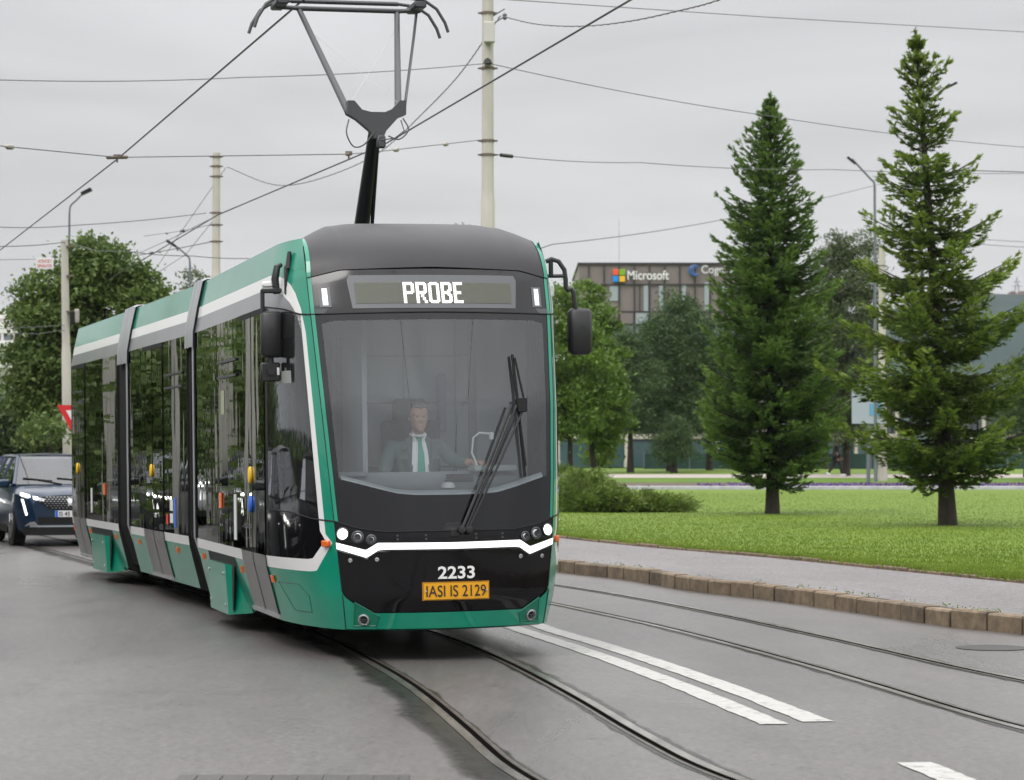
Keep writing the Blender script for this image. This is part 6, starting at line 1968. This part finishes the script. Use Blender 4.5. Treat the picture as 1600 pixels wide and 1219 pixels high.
# ================================================================== CARS
M['car_glass'] = glass_mat("car_glass", (.22, .25, .25), 1.6, 0, .05)
M['tyre'] = mat("tyre_rubber", (.012, .012, .012), .8)
M['rim'] = mat("alloy_rim", (.30, .30, .31), .3, .8)
M['rim_dark'] = mat("dark_rim", (.03, .03, .03), .4, .5)
def car_paint(name, c): return mat(name, c, .30, .25, coat=.5)
def make_car(name, label, loc, rz, paint, group, plate="IS 45 TRM", detail=True, cat="car"):
    """SUV: x across, y back from the front bumper, z up"""
    t = empty(name, loc, label, cat, group, rz)
    # lower body: stations along the length; half section (x, z) from bottom to the hood line
    st = [(0.00, .60, .30, .66, .70, .80, .70), (.05, .74, .25, .74, .84, .90, .78), (.22, .865, .22, .86, .915, .955, .90), (.55, .91, .22, .905, .925, 1.0, .97), (1.1, .92, .24, .915, .935, 1.06, 1.05),
          (1.9, .92, .24, .92, .94, 1.07, 1.07), (3.0, .92, .24, .92, .94, 1.09, 1.09), (3.9, .915, .26, .905, .93, 1.12, 1.12), (4.3, .84, .30, .83, .88, 1.12, 1.12), (4.42, .74, .42, .72, .80, 1.05, 1.05)]
    mb = MB(); rws = []
    for y, wmid, zb, wsh, zsh, zt, zc_ in st:
        half = [(wmid * .86, zb), (wmid * .97, zb + .08), (wmid, .52), (wsh, zsh), (wsh * .93, zt - .015), (wsh * .80, zt + .012), (wsh * .42, zc_ + .045), (0, zc_ + .055)]
        full = [(-a, z) for a, z in half] + [(a, z) for a, z in half[-2::-1]]
        rws.append([(x, y, z) for x, z in full])
    mb.grid(rws)
    for e_ in (0, -1): mb.add(rws[e_], [tuple(range(len(rws[0])))])
    body = mb.build("body", paint, t, smooth=35)
    # roof and pillars
    gh = [(1.02, .83, 1.075), (1.95, .64, 1.575), (2.9, .635, 1.605), (3.75, .62, 1.555), (4.28, .74, 1.12)]
    mb = MB()
    mb.grid([[(x * w, y, z + .045 * (1 - abs(x) ** 2.2)) for x in lin(-1, 1, 13)] for y, w, z in gh[1:4]])
    for sg in (-1, 1):
        mb.tube([(sg * .845, 1.0, 1.07), (sg * .655, 1.95, 1.575)], .038, 6)
        mb.tube([(sg * .645, 1.95, 1.575), (sg * .645, 2.9, 1.595), (sg * .63, 3.75, 1.555), (sg * .78, 4.28, 1.12)], .040, 6)
        for y in (2.42, 3.32): mb.tube([(sg * .90, y, 1.07), (sg * .655, y + .05, 1.585)], .030, 6)
    mb.build("roof", paint, body, smooth=35)
    mb = MB(); mb.grid([[(x * (.82 + (.625 - .82) * v), 1.03 + .92 * v - .10 * (1 - x * x) * (1 - v * .6), 1.085 + .495 * v) for x in lin(-1, 1, 11)] for v in lin(0, 1, 6)])
    mb.build("windscreen", M['car_glass'], t, smooth=40)
    for sg in (-1, 1):
        for a, b_ in ((1.25, 2.40), (2.45, 3.30), (3.35, 4.0)):
            y0 = max(a, 1.15)
            mb = MB(); mb.add([(sg * .895, y0, 1.085), (sg * .895, b_, 1.10), (sg * .655, min(b_ + .05, 3.72), 1.57), (sg * .655, max(y0 + (.70 if a < 1.3 else .05), 0), 1.565)], [(0, 1, 2, 3)])
            mb.build("side_window", M['car_glass'], t)
    mb = MB(); mb.grid([[(x * (.60 + .12 * v), 3.78 + .5 * v, 1.54 - .42 * v) for x in lin(-1, 1, 5)] for v in (0, 1)]); mb.build("rear_window", M['car_glass'], t)
    # cabin: dark seats so that the glass has something behind it
    mb = MB()
    for sx in (-.38, .38): mb.box((sx, 2.3, 1.0), (.48, .16, .75), bev=.05); mb.box((sx, 2.32, 1.42), (.26, .10, .18), bev=.04)
    mb.box((0, 1.28, 1.02), (1.5, .45, .16), bev=.05); mb.box((0, 3.2, .95), (1.4, .2, .7), bev=.06)
    mb.build("seats", M['interior'], t, smooth=40)
    # grille with its mesh, lamps, intake, skid plate
    F_ = lambda x, z, o=0.0: (x, max(interp(abs(x), [0, .45, .60, .74, .865, .91], [-.01, -.005, .01, .055, .225, .55]), interp(z, [.74, .80, .88, .95, 1.0], [-.01, .0, .045, .20, .5])) - o, z)
    mb = MB()
    A = lin(-.60, .60, 17)
    gt = lambda x: .905 - .05 * (abs(x) / .6) ** 2; gb = lambda x: .655 + .19 * max(0, (abs(x) - .33) / .27) ** 1.3
    mb.grid([[F_(x, gb(x) + (gt(x) - gb(x)) * v, .012) for x in A] for v in lin(0, 1, 6)], 0)
    for r_ in range(6):
        for c_ in range(-9, 10):
            x = c_ * .062 + (.031 if r_ % 2 else 0); z = .68 + r_ * .038
            if abs(x) < .58 and gb(x) + .01 < z < gt(x) - .012: mb.add([F_(x + dx, z + dz, .024) for dx, dz in ((-.024, 0), (0, -.010), (.024, 0), (0, .010))], [(0, 1, 2, 3)], 1)
    mb.build("grille", [M['rubber'], M['rim']], t)
    mb = MB()
    for pts in ([(-.02, .86), (.03, .84), (.05, .80), (.02, .76), (.035, .71), (-.005, .73), (-.05, .70), (-.035, .76), (-.06, .82)],):
        mb.prism(pts, .035, .05, lambda p, q, d: F_(p, q, d))
    mb.build("badge", M['alu'], t)
    for sg in (-1, 1):
        mb = MB()
        hl = [(.43, .835), (.62, .885), (.84, .965), (.86, .90), (.80, .865), (.60, .815), (.47, .80)]
        mb.add([F_(sg * x, z, .022) for x, z in hl], [tuple(range(7))], 0)
        mb.add([F_(sg * x, z, .030) for x, z in [(.64, .845), (.64, .885), (.56, .865), (.56, .83)]], [(0, 1, 2, 3)], 1)
        mb.add([F_(sg * x, z, .030) for x, z in [(.835, .90), (.825, .945), (.70, .905), (.70, .865)]], [(0, 1, 2, 3)], 1)
        mb.build("headlight", [M['lens'], M['lamp_on']], t)
        mb = MB(); mb.add([F_(sg * x, z, .020) for x, z in [(.80, .83), (.835, .84), (.765, .545), (.735, .56)]], [(0, 1, 2, 3)]); mb.build("running_light", mat("running_lamp", (1, 1, 1), .3, emit=(1, .98, .95), estr=2.2), t)
        # mirror
        mb = MB(); mb.box((sg * 1.0, 1.25, 1.10), (.22, .14, .15), bev=.045); mb.tube([(sg * .86, 1.22, 1.06), (sg * .95, 1.24, 1.07)], .03, 6); mb.build("door_mirror", paint, t, smooth=45)
        # wheels
        for y in (.86, 3.55):
            mb = MB(); mb.lathe([(.20, -.10), (.33, -.115), (.352, -.07), (.352, .07), (.33, .115), (.20, .10)], 26, (0, 0, 0), 'x')
            mb.v = [(v[0] + sg * .80, v[1] + y, v[2] + .352) for v in mb.v]
            wh = mb.build("wheel", M['tyre'], t, smooth=40)
            mb = MB()
            for q in range(5):
                a = q * 6.283 / 5
                mb.box((0, 0, 0), (.001, .001, .001)); mb.v = mb.v[:-8]; mb.f = mb.f[:-6]; mb.m = mb.m[:-6]
                mb.tube([(sg * .912, y, .352), (sg * .912, y + .22 * math.cos(a), .352 + .22 * math.sin(a))], [.045, .035], 5)
            mb.lathe([(.20, .0), (.235, .02), (.235, -.02)], 22, (sg * .905, y, .352), 'x')
            mb.build("rim", M['rim'], wh, smooth=40)
            mb = MB(); mb.lathe([(.43, -.005), (.43, .012), (.355, .012)], 26, (sg * .905, y, .36), 'x'); mb.build("wheel_arch", M['rubber'], body)
        mb = MB(); mb.box((sg * .915, 2.2, .30), (.03, 1.95, .14), bev=.01); mb.build("sill_trim", M['rubber'], t)
    mb = MB()
    mb.grid([[F_(x, z, .014) for x in lin(-.56, .56, 13)] for z in (.40, .52)], 0)
    mb.grid([[F_(x, z, .016) for x in lin(-.80, .80, 17)] for z in (.20, .33)], 0)
    mb.build("air_intake", M['rubber'], t)
    mb = MB()
    for pts in ([(-.70, .345), (.70, .345), (.70, .365), (-.70, .365)],): mb.grid([[F_(x, z, .022) for x in lin(-.70, .70, 15)] for z in (.345, .372)], 0)
    for sg in (-1, 1): mb.add([F_(sg * x, z, .024) for x, z in [(.56, .375), (.78, .36), (.70, .43), (.62, .44)]], [(0, 1, 2, 3)])
    mb.build("bumper_trim", M['alu'], t)
    mb = MB(); mb.box((0, -.005, .575), (.52, .015, .115), 0); mb.box((-.235, -.014, .575), (.045, .006, .11), 1)
    plt = mb.build("number_plate", [M['ivory'], M['blue']], t)
    V, F = text_shape(plate, .42, .075, .01)
    mb = MB(); mb.add([(v[0] + .02, -.017, v[1] + .575) for v in V], F); mb.build("plate_text", M['ink'], plt, recalc=False)
    for x0 in (-.42, .18):
        W3 = lambda x, v: (x, 1.03 + .92 * v - .10 * (1 - (x / .8) ** 2) * (1 - v * .6) - .02, 1.085 + .495 * v)
        mb = MB(); mb.tube([W3(x0 - .24, .22), W3(x0 + .26, .12)], .014, 6); mb.tube([W3(x0 + .02, .17), W3(x0 + .42, .0)], .012, 6); mb.build("wiper", M['rubber'], t)
    return t
cars = "cars queuing behind the tram"
car_dir = TH3 + R(1.5)
mk = lambda px, py: ground(px, py)
p = at(106, 849, 45.0)
blue = make_car("car", "dark blue SUV with lit headlights waiting right behind the tram", (p[0], 45.2, 0), car_dir, car_paint("dark_blue_paint", (.006, .024, .062)), cars, "IS 45 TRM")
def car_copy(label, loc, rz, paint):
    c = copy_tree(blue); c["label"] = label; c.location = loc; c.rotation_euler = (0, 0, rz)
    for ch in [c] + list(c.children_recursive):
        if ch.type == 'MESH' and ch.name.split('.')[0] in ("body", "roof", "door_mirror"):
            ch.material_slots[0].link = 'OBJECT'; ch.material_slots[0].material = paint
    return c
car_copy("violet-blue car of which only the roof shows behind the blue SUV", (-9.35, 52.6, 0), car_dir, car_paint("violet_blue_paint", (.05, .055, .16)))
car_copy("white car just peeping in at the left edge beside the blue SUV", (-13.15, 53.0, 0), car_dir, car_paint("white_car_paint", (.62, .63, .64)))
gp = car_paint("dark_grey_paint", (.022, .022, .026)); sp = car_paint("graphite_paint", (.045, .045, .05))
for i, (x, y, pn, lb) in enumerate([(-7.35, 29.3, gp, "dark car in the left lane, mirrored in the tram's front door"), (-8.75, 34.6, sp, "graphite car in the left lane, mirrored in the tram's middle door"), (-10.35, 40.0, gp, "dark car in the left lane, mirrored in the tram's rear windows"),
                                    (-6.1, 24.3, sp, "graphite car in the left lane, mirrored under the tram's mirror"), (-5.0, 19.2, gp, "dark car nearest the viewer in the left lane, mirrored in the cab's side glass")]):
    car_copy(lb, (x, y, 0), car_dir, pn)
# concrete poles along the left footway, mirrored as pale streaks in the tram's windows
for i, (x, y, lb) in enumerate([(-10.8, 44, "pale concrete pole mirrored in the tram's middle windows"), (-8.9, 38, "pale concrete pole mirrored in the front windows"), (-13.0, 50, "pale concrete pole mirrored in the rear windows"), (-11.8, 46, "pale concrete pole mirrored beside the front door"), (-15.8, 56, "pale concrete pole mirrored in the middle door")]):
    pole(PCX + x / y * FOC, (345, 290, 390, 360, 425)[i], y, 13, lb, bands=())
# ================================================================== PEOPLE
def skin_shape(joints, edges, sub=2):
    """limbs grown round a skeleton: joints = [(x, y, z, rx, ry)], first one is the pelvis"""
    me = bpy.data.meshes.new("grown")
    me.from_pydata([j[:3] for j in joints], edges, [])
    ob = bpy.data.objects.new("grown", me); COL.objects.link(ob)
    sk = ob.modifiers.new("skin", 'SKIN'); sk.use_smooth_shade = True
    for i, j in enumerate(joints):
        sv = me.skin_vertices[0].data[i]
        sv.radius = (j[3], j[4]); sv.use_root = (i == 0)
    sb = ob.modifiers.new("sub", 'SUBSURF'); sb.levels = sub; sb.render_levels = sub
    dg = bpy.context.evaluated_depsgraph_get(); dg.update()
    m2 = bpy.data.meshes.new_from_object(ob.evaluated_get(dg))
    V = [v.co[:] for v in m2.vertices]; F = [tuple(p.vertices) for p in m2.polygons]
    bpy.data.objects.remove(ob); bpy.data.meshes.remove(me); bpy.data.meshes.remove(m2)
    return V, F

HZ = [0, .02, .05, .08, .11, .14, .17, .20, .222, .235]
HW = [.022, .042, .058, .066, .071, .075, .075, .067, .045, .006]
HF = [-.072, -.088, -.088, -.088, -.088, -.088, -.086, -.070, -.036, -.004]
HB = [-.02, .010, .040, .062, .078, .090, .094, .084, .054, .010]
def head_rows(o, grow=1.0, nlat=34, nlon=44, zmin=0.0, feats=True):
    rows = []
    for i in range(nlat):
        z = zmin + (.235 - zmin) * (1 - (1 - i / (nlat - 1)) ** 1.25)
        w, f, b = interp(z, HZ, HW) * grow, interp(z, HZ, HF) * grow, interp(z, HZ, HB) * grow
        row = []
        for k in range(nlon):
            a = 2 * math.pi * k / nlon                      # 0 = straight ahead (-y)
            c, s_ = math.cos(a), math.sin(a)
            x = w * math.copysign(abs(s_) ** .9, s_)
            y = (f if c > 0 else -b) * abs(c) ** .85 * (1 if c > 0 else -1)
            if c <= 0: y = b * abs(c) ** .85
            if feats and c > 0:
                g = lambda x0, z0, sx, sz: math.exp(-((x - x0) / sx) ** 2 - ((z - z0) / sz) ** 2)
                y -= .022 * g(0, .088, .013, .014) + .014 * g(0, .108, .010, .018) + .004 * g(0, .013, .02, .01)
                y += .011 * (g(.030, .124, .014, .010) + g(-.030, .124, .014, .010))
                y -= .006 * (g(.030, .143, .02, .007) + g(-.030, .143, .02, .007))
                y -= .005 * g(0, .054, .022, .006) + .004 * g(0, .043, .020, .006)
                y += .004 * g(0, .0485, .024, .0022)
                y += .005 * (g(.045, .075, .016, .02) + g(-.045, .075, .016, .02))
            row.append((o[0] + x, o[1] + y, o[2] + z * (grow if not feats else 1)))
        rows.append(row)
    return rows
def add_head(mb, o):
    mb.grid(head_rows(o), 0, closed=True)
    for sx in (-1, 1):
        mb.lathe([(.002, -.006), (.017, -.004), (.019, .0), (.012, .004), (.004, .001)], 12, (o[0] + sx * .078, o[1] + .004, o[2] + .105), 'x', 0)
        ex, ey, ez = o[0] + sx * .030, o[1] - .0745, o[2] + .124
        mb.lathe([(.002, -.0055), (.0105, -.002), (.0125, .004)], 12, (ex, ey, ez), 'y', 1)
        mb.lathe([(.001, -.0075), (.0058, -.0062), (.0062, -.003)], 10, (ex, ey, ez), 'y', 2)
        mb.tube([(ex - .017, ey + .001, ez + .019), (ex, ey - .0065, ez + .0225), (ex + .017, ey + .001, ez + .019)], .0042, 6, 4)
        mb.tube([(ex - .013, ey + .003, ez + .006), (ex, ey - .003, ez + .0085), (ex + .013, ey + .003, ez + .006)], .0022, 6, 4)
    mb.tube([(o[0] - .021, o[1] - .086, o[2] + .0455), (o[0] - .01, o[1] - .0915, o[2] + .0482), (o[0], o[1] - .0925, o[2] + .049), (o[0] + .01, o[1] - .0915, o[2] + .0482), (o[0] + .021, o[1] - .086, o[2] + .0455)], .0030, 6, 3)
def add_hand(mb, w, d, up, side, mi=0, s=1.0, curl=.9):
    """palm with five bent fingers: w wrist, d pointing direction, side = thumb side"""
    w, d, up, side = (np.array(v, float) for v in (w, d, up, side))
    d, up, side = unit(d[None])[0], unit(up[None])[0], unit(side[None])[0]
    rows = []
    for t, hw, hh in ((0, .026, .020), (.03, .034, .017), (.06, .041, .015), (.088, .040, .012)):
        c = w + d * t * s
        rows.append([tuple(c + side * hw * s * math.cos(a) + up * hh * s * math.sin(a)) for a in lin(0, 2 * math.pi, 13)[:-1]])
    mb.grid(rows, mi, closed=True); mb.add(rows[-1], [tuple(range(12))], mi)
    for k, (off, L_, r) in enumerate(((.030, .070, .0088), (.010, .078, .009), (-.010, .072, .0086), (-.029, .056, .0078))):
        p = w + d * .085 * s + side * off * s
        pts = [p - d * .01]
        a = .15 + .05 * k
        for seg in (.45, .32, .23):
            a += curl * .55
            pts.append(pts[-1] + (d * math.cos(a) - up * math.sin(a)) * L_ * seg * s)
        mb.tube(pts, [r * s, r * s, r * .92 * s, r * .7 * s], 8, mi)
    p = w + d * .025 * s + side * .028 * s
    mb.tube([p, p + (d * .5 + side * .75 - up * .2) * .035 * s, p + (d * .95 + side * .8 - up * .45) * .06 * s, p + (d * 1.35 + side * .62 - up * .7) * .075 * s], [.0125 * s, .0115 * s, .0105 * s, .007 * s], 8, mi)

M['skin'] = mat("skin", (.44, .27, .205), .6, spec=.3, var=(14, .93, 1.05))
M['eye'] = mat("eye_white", (.42, .40, .38), .3)
M['iris'] = mat("eye_iris", (.05, .06, .08), .2)
M['lips'] = mat("lips", (.40, .17, .14), .5)
M['hair'] = mat("greying_hair", (.11, .095, .085), .75, var=(60, .5, 1.8, (1, 1, .3)))
M['jacket'] = mat("green_grey_cloth", (.080, .125, .115), .85, bump=(220, .25, .002))
M['shirt'] = mat("white_cotton", (.74, .74, .76), .8)
M['tie'] = mat("green_satin", (.02, .30, .19), .45)
M['trousers'] = mat("black_cloth", (.010, .010, .011), .9)
M['shoe'] = mat("white_shoe", (.72, .72, .72), .6)
PM = [M['skin'], M['eye'], M['iris'], M['lips'], M['hair']]

# driver, placed in the tram's frame
tram_m = Matrix.Translation((*NOSE, 0)) @ Matrix.Rotation(TH1, 4, 'Z') @ Matrix.Rotation(R(-0.8), 4, 'Y')
def in_tram(mb): mb.v = [tuple(tram_m @ Vector(v)) for v in mb.v]; return mb
HX, HY, HZ0 = .015, 1.22, 1.795
drv_at = tram_m @ Vector((HX, 1.35, 1.17))
dr = empty("person", tuple(drv_at), "tram driver in grey-green jacket, white shirt and green tie, seated behind the windscreen", "person")
def to_driver(mb):
    in_tram(mb); mb.v = [(v[0] - drv_at.x, v[1] - drv_at.y, v[2] - drv_at.z) for v in mb.v]; return mb
J = [(HX, 1.36, 1.20, .15, .12), (HX, 1.36, 1.42, .14, .11), (HX, 1.34, 1.60, .155, .11), (HX, 1.31, 1.715, .10, .075), (HX, 1.26, 1.79, .056, .058), (HX, 1.235, 1.85, .052, .056),
     (HX - .21, 1.33, 1.665, .066, .062), (HX - .30, 1.24, 1.44, .050, .050), (HX - .20, 1.05, 1.37, .036, .034),
     (HX + .21, 1.33, 1.665, .066, .062), (HX + .30, 1.20, 1.54, .050, .050), (HX + .405, .99, 1.535, .034, .032),
     (HX - .11, 1.30, 1.19, .095, .09), (HX - .15, .92, 1.20, .075, .075), (HX - .15, .95, .72, .05, .05), (HX - .15, .83, .66, .045, .035),
     (HX + .11, 1.30, 1.19, .095, .09), (HX + .15, .92, 1.20, .075, .075), (HX + .15, .95, .72, .05, .05), (HX + .15, .83, .66, .045, .035)]
E_ = [(0, 1), (1, 2), (2, 3), (3, 4), (4, 5), (2, 6), (6, 7), (7, 8), (2, 9), (9, 10), (10, 11), (0, 12), (12, 13), (13, 14), (14, 15), (0, 16), (16, 17), (17, 18), (18, 19)]
V, F = skin_shape(J, E_)
mb = MB(); mb.add(V, F, 0); add_head(mb, (HX, HY, HZ0))
add_hand(mb, (HX - .195, 1.05, 1.375), (.2, -1, .05), (0, 0, 1), (1, .2, 0), curl=.6)
add_hand(mb, (HX + .405, .995, 1.54), (.62, -.75, .02), (0, .1, 1), (-.8, -.6, 0), curl=.8, s=1.05)
to_driver(mb).build("body", PM, dr, smooth=60, recalc=False)
JJ = [(HX, 1.36, 1.18, .185, .15)] + [(x, y, z, a * 1.13 + .008, b * 1.13 + .008) for x, y, z, a, b in J[1:3]] + [(HX, 1.325, 1.70, .115, .095), (HX - .215, 1.33, 1.668, .082, .076), (HX - .305, 1.24, 1.44, .064, .062), (HX - .21, 1.08, 1.38, .046, .044),
      (HX + .215, 1.33, 1.668, .082, .076), (HX + .305, 1.20, 1.535, .062, .060), (HX + .395, 1.02, 1.535, .046, .044)]
V, F = skin_shape(JJ, [(0, 1), (1, 2), (2, 3), (2, 4), (4, 5), (5, 6), (2, 7), (7, 8), (8, 9)])
mb = MB(); mb.add(V, F)
jk = to_driver(mb).build("jacket", M['jacket'], dr, smooth=60, recalc=False)
# shirt front, collar, lapels and tie lie on the chest
def chest_y(x, z): return 1.35 - interp(z, [1.2, 1.42, 1.58, 1.68, 1.74, 1.80], [.185, .182, .178, .150, .108, .075]) + 1.6 * (x - HX) ** 2
def cloth(poly, o, name, m):
    from mathutils.geometry import tessellate_polygon
    mb = MB(); mb.add([(HX + x, chest_y(HX + x, z) - o, z) for x, z in poly], [tuple(range(len(poly)))]); return to_driver(mb).build(name, m, dr)
mb = MB()
mb.grid([[(HX + x * w, chest_y(HX + x * w, z) - .012, z) for x in lin(-1, 1, 9)] for z, w in ((1.30, .080), (1.45, .078), (1.55, .072), (1.63, .066), (1.69, .058), (1.745, .050), (1.79, .045))])
mb.tube([(HX + .062 * math.cos(a), 1.255 + .058 * math.sin(a), 1.775 + .012 * math.sin(a)) for a in lin(0, 2 * math.pi, 20)], .012, 8)
for sg in (-1, 1): mb.add([(HX + sg * .005, chest_y(HX, 1.765) - .022, 1.765), (HX + sg * .055, 1.215, 1.795), (HX + sg * .058, 1.20, 1.755), (HX + sg * .034, chest_y(HX, 1.72) - .024, 1.712)], [(0, 1, 2, 3)])
to_driver(mb).build("shirt", M['shirt'], dr, smooth=60, recalc=False)
mb = MB()
mb.grid([[(HX + x * w + .004, chest_y(HX, z) - .024 - .004 * (1 - abs(x)), z) for x in lin(-1, 1, 5)] for z, w in ((1.32, .034), (1.5, .031), (1.62, .024), (1.715, .015))])
mb.grid([[(HX + x * w + .004, chest_y(HX, z) - .034 + .008 * abs(x), z) for x in lin(-1, 1, 5)] for z, w in ((1.712, .014), (1.735, .022), (1.762, .026))])
to_driver(mb).build("tie", M['tie'], dr, smooth=60, recalc=False)
mb = MB()
for sg in (-1, 1):
    mb.add([(HX + sg * x, chest_y(HX + sg * x, z) - .020, z) for x, z in ((.052, 1.775), (.105, 1.74), (.150, 1.66), (.110, 1.655), (.128, 1.63), (.080, 1.42), (.066, 1.50))], [tuple(range(7))])
    mb.box((HX + sg * .135, chest_y(HX + sg * .135, 1.585) - .016, 1.585), (.085, .008, .022))
to_driver(mb).build("lapel", mat("lapel_cloth", (.070, .112, .104), .85), dr, recalc=False)
mb = MB()
rows = head_rows((HX, HY + .002, HZ0), 1.06, 30, 44, .06, feats=False)
keep = []
n = 44
VV = [p for r_ in rows for p in r_]
for i in range(len(rows) - 1):
    for k in range(n):
        a = 2 * math.pi * (k + .5) / n; c = math.cos(a)
        z = (rows[i][k][2] - HZ0)
        line = interp(c, [-1, -.3, .05, .25, .5, .75, 1], [.05, .07, .105, .165, .195, .200, .192])
        if z > line: keep.append((i * n + k, i * n + (k + 1) % n, (i + 1) * n + (k + 1) % n, (i + 1) * n + k))
mb.add(VV, keep)
rgh = np.random.default_rng(2)
mb.v = [(x + rgh.normal(0, .0018), y + rgh.normal(0, .0018), z + rgh.normal(0, .002)) for x, y, z in mb.v]
to_driver(mb).build("hair", M['hair'], dr, smooth=60, recalc=False)

# walker on the far path
g = at(1306, 744, 121.5)
wk = empty("person", (g[0], g[1], .62), "person in black trousers and white shoes walking on the far path behind the shorter spruce", "person")
J = [(0, 0, .95, .15, .12), (0, .0, 1.2, .14, .10), (.01, 0, 1.4, .17, .11), (.01, 0, 1.50, .07, .06), (.02, 0, 1.56, .05, .05),
     (.01, -.19, 1.40, .055, .055), (-.10, -.24, 1.12, .045, .045), (.04, -.23, .90, .035, .035), (.01, .19, 1.40, .055, .055), (.10, .24, 1.12, .045, .045), (.24, .22, .93, .035, .035),
     (0, -.09, .90, .09, .09), (.20, -.09, .50, .065, .065), (.28, -.09, .08, .045, .045), (.40, -.09, .05, .04, .03),
     (0, .09, .90, .09, .09), (-.10, .09, .50, .065, .065), (-.36, .09, .14, .045, .045), (-.28, .09, .04, .04, .03)]
E_ = [(0, 1), (1, 2), (2, 3), (3, 4), (2, 5), (5, 6), (6, 7), (2, 8), (8, 9), (9, 10), (0, 11), (11, 12), (12, 13), (13, 14), (0, 15), (15, 16), (16, 17), (17, 18)]
V, F = skin_shape(J, E_)
mb = MB(); mb.add(V, F, 0); h = MB(); add_head(h, (0, 0, 1.55)); h.v = [(-(v[1]) + .03, v[0], v[2]) for v in h.v]
o0 = len(mb.v); mb.v += h.v; mb.f += [tuple(i + o0 for i in f) for f in h.f]; mb.m += h.m
for w_, d_ in (((.05, -.23, .88), (.1, 0, -1)), ((.25, .22, .91), (.3, 0, -1))): add_hand(mb, w_, d_, (-1, 0, 0), (.9, 0, .2), curl=.4)
mb.build("body", PM, wk, smooth=60, recalc=False)
V, F = skin_shape([(j[0], j[1], j[2], j[3] * 1.15 + .006, j[4] * 1.15 + .006) for j in (J[0], J[11], J[12], J[13], J[15], J[16], J[17])], [(0, 1), (1, 2), (2, 3), (0, 4), (4, 5), (5, 6)])
mb = MB(); mb.add(V, F); mb.build("trousers", M['trousers'], wk, smooth=60, recalc=False)
V, F = skin_shape([(j[0], j[1], j[2], j[3] * 1.15 + .01, j[4] * 1.15 + .01) for j in (J[0], J[1], J[2], J[3], J[5], J[6], J[7], J[8], J[9], J[10])], [(0, 1), (1, 2), (2, 3), (2, 4), (4, 5), (5, 6), (2, 7), (7, 8), (8, 9)])
mb = MB(); mb.add(V, F); mb.build("jacket", mat("dark_jacket", (.02, .02, .022), .85), wk, smooth=60, recalc=False)
for x, y, z, tl in ((.33, -.09, .06, 0), (-.31, .09, .09, -.7)):
    mb = MB(); mb.box((0, 0, 0), (.28, .10, .09), bev=.035); mb.v = [(x + v[0] * math.cos(tl) - v[2] * math.sin(tl), y + v[1], z + v[0] * math.sin(tl) + v[2] * math.cos(tl)) for v in mb.v]
    mb.build("shoe", M['shoe'], wk, smooth=60)
mb = MB(); rows = head_rows((0, 0, 1.55), 1.06, 24, 44, .08, feats=False)
VV = [(-(p[1]) + .03, p[0], p[2]) for r_ in rows for p in r_]
keep = [(i * 44 + k, i * 44 + (k + 1) % 44, (i + 1) * 44 + (k + 1) % 44, (i + 1) * 44 + k) for i in range(23) for k in range(44) if rows[i][k][2] - 1.55 > interp(math.cos(2 * math.pi * (k + .5) / 44), [-1, 0, .4, 1], [.06, .10, .18, .195])]
mb.add(VV, keep); mb.build("hair", mat("brown_hair", (.03, .02, .015), .7), wk, smooth=60, recalc=False)
# ================================================================== AIR
hz_mat = bpy.data.materials.new("damp_air"); hz_mat.use_nodes = True
hn, hl = hz_mat.node_tree.nodes, hz_mat.node_tree.links
hn.clear()
h_out = hn.new("ShaderNodeOutputMaterial")
h_vol = hn.new("ShaderNodeVolumePrincipled")
h_vol.inputs["Color"].default_value = (0.84, 0.88, 0.93, 1)
h_vol.inputs["Density"].default_value = 0.00010
h_vol.inputs["Anisotropy"].default_value = 0.2
hl.new(h_vol.outputs[0], h_out.inputs["Volume"])
mb = MB(); mb.box((0, 1700, 69.0), (5300, 3600, 142.4))
hz = mb.build("haze", hz_mat)
tag(hz, kind="stuff")
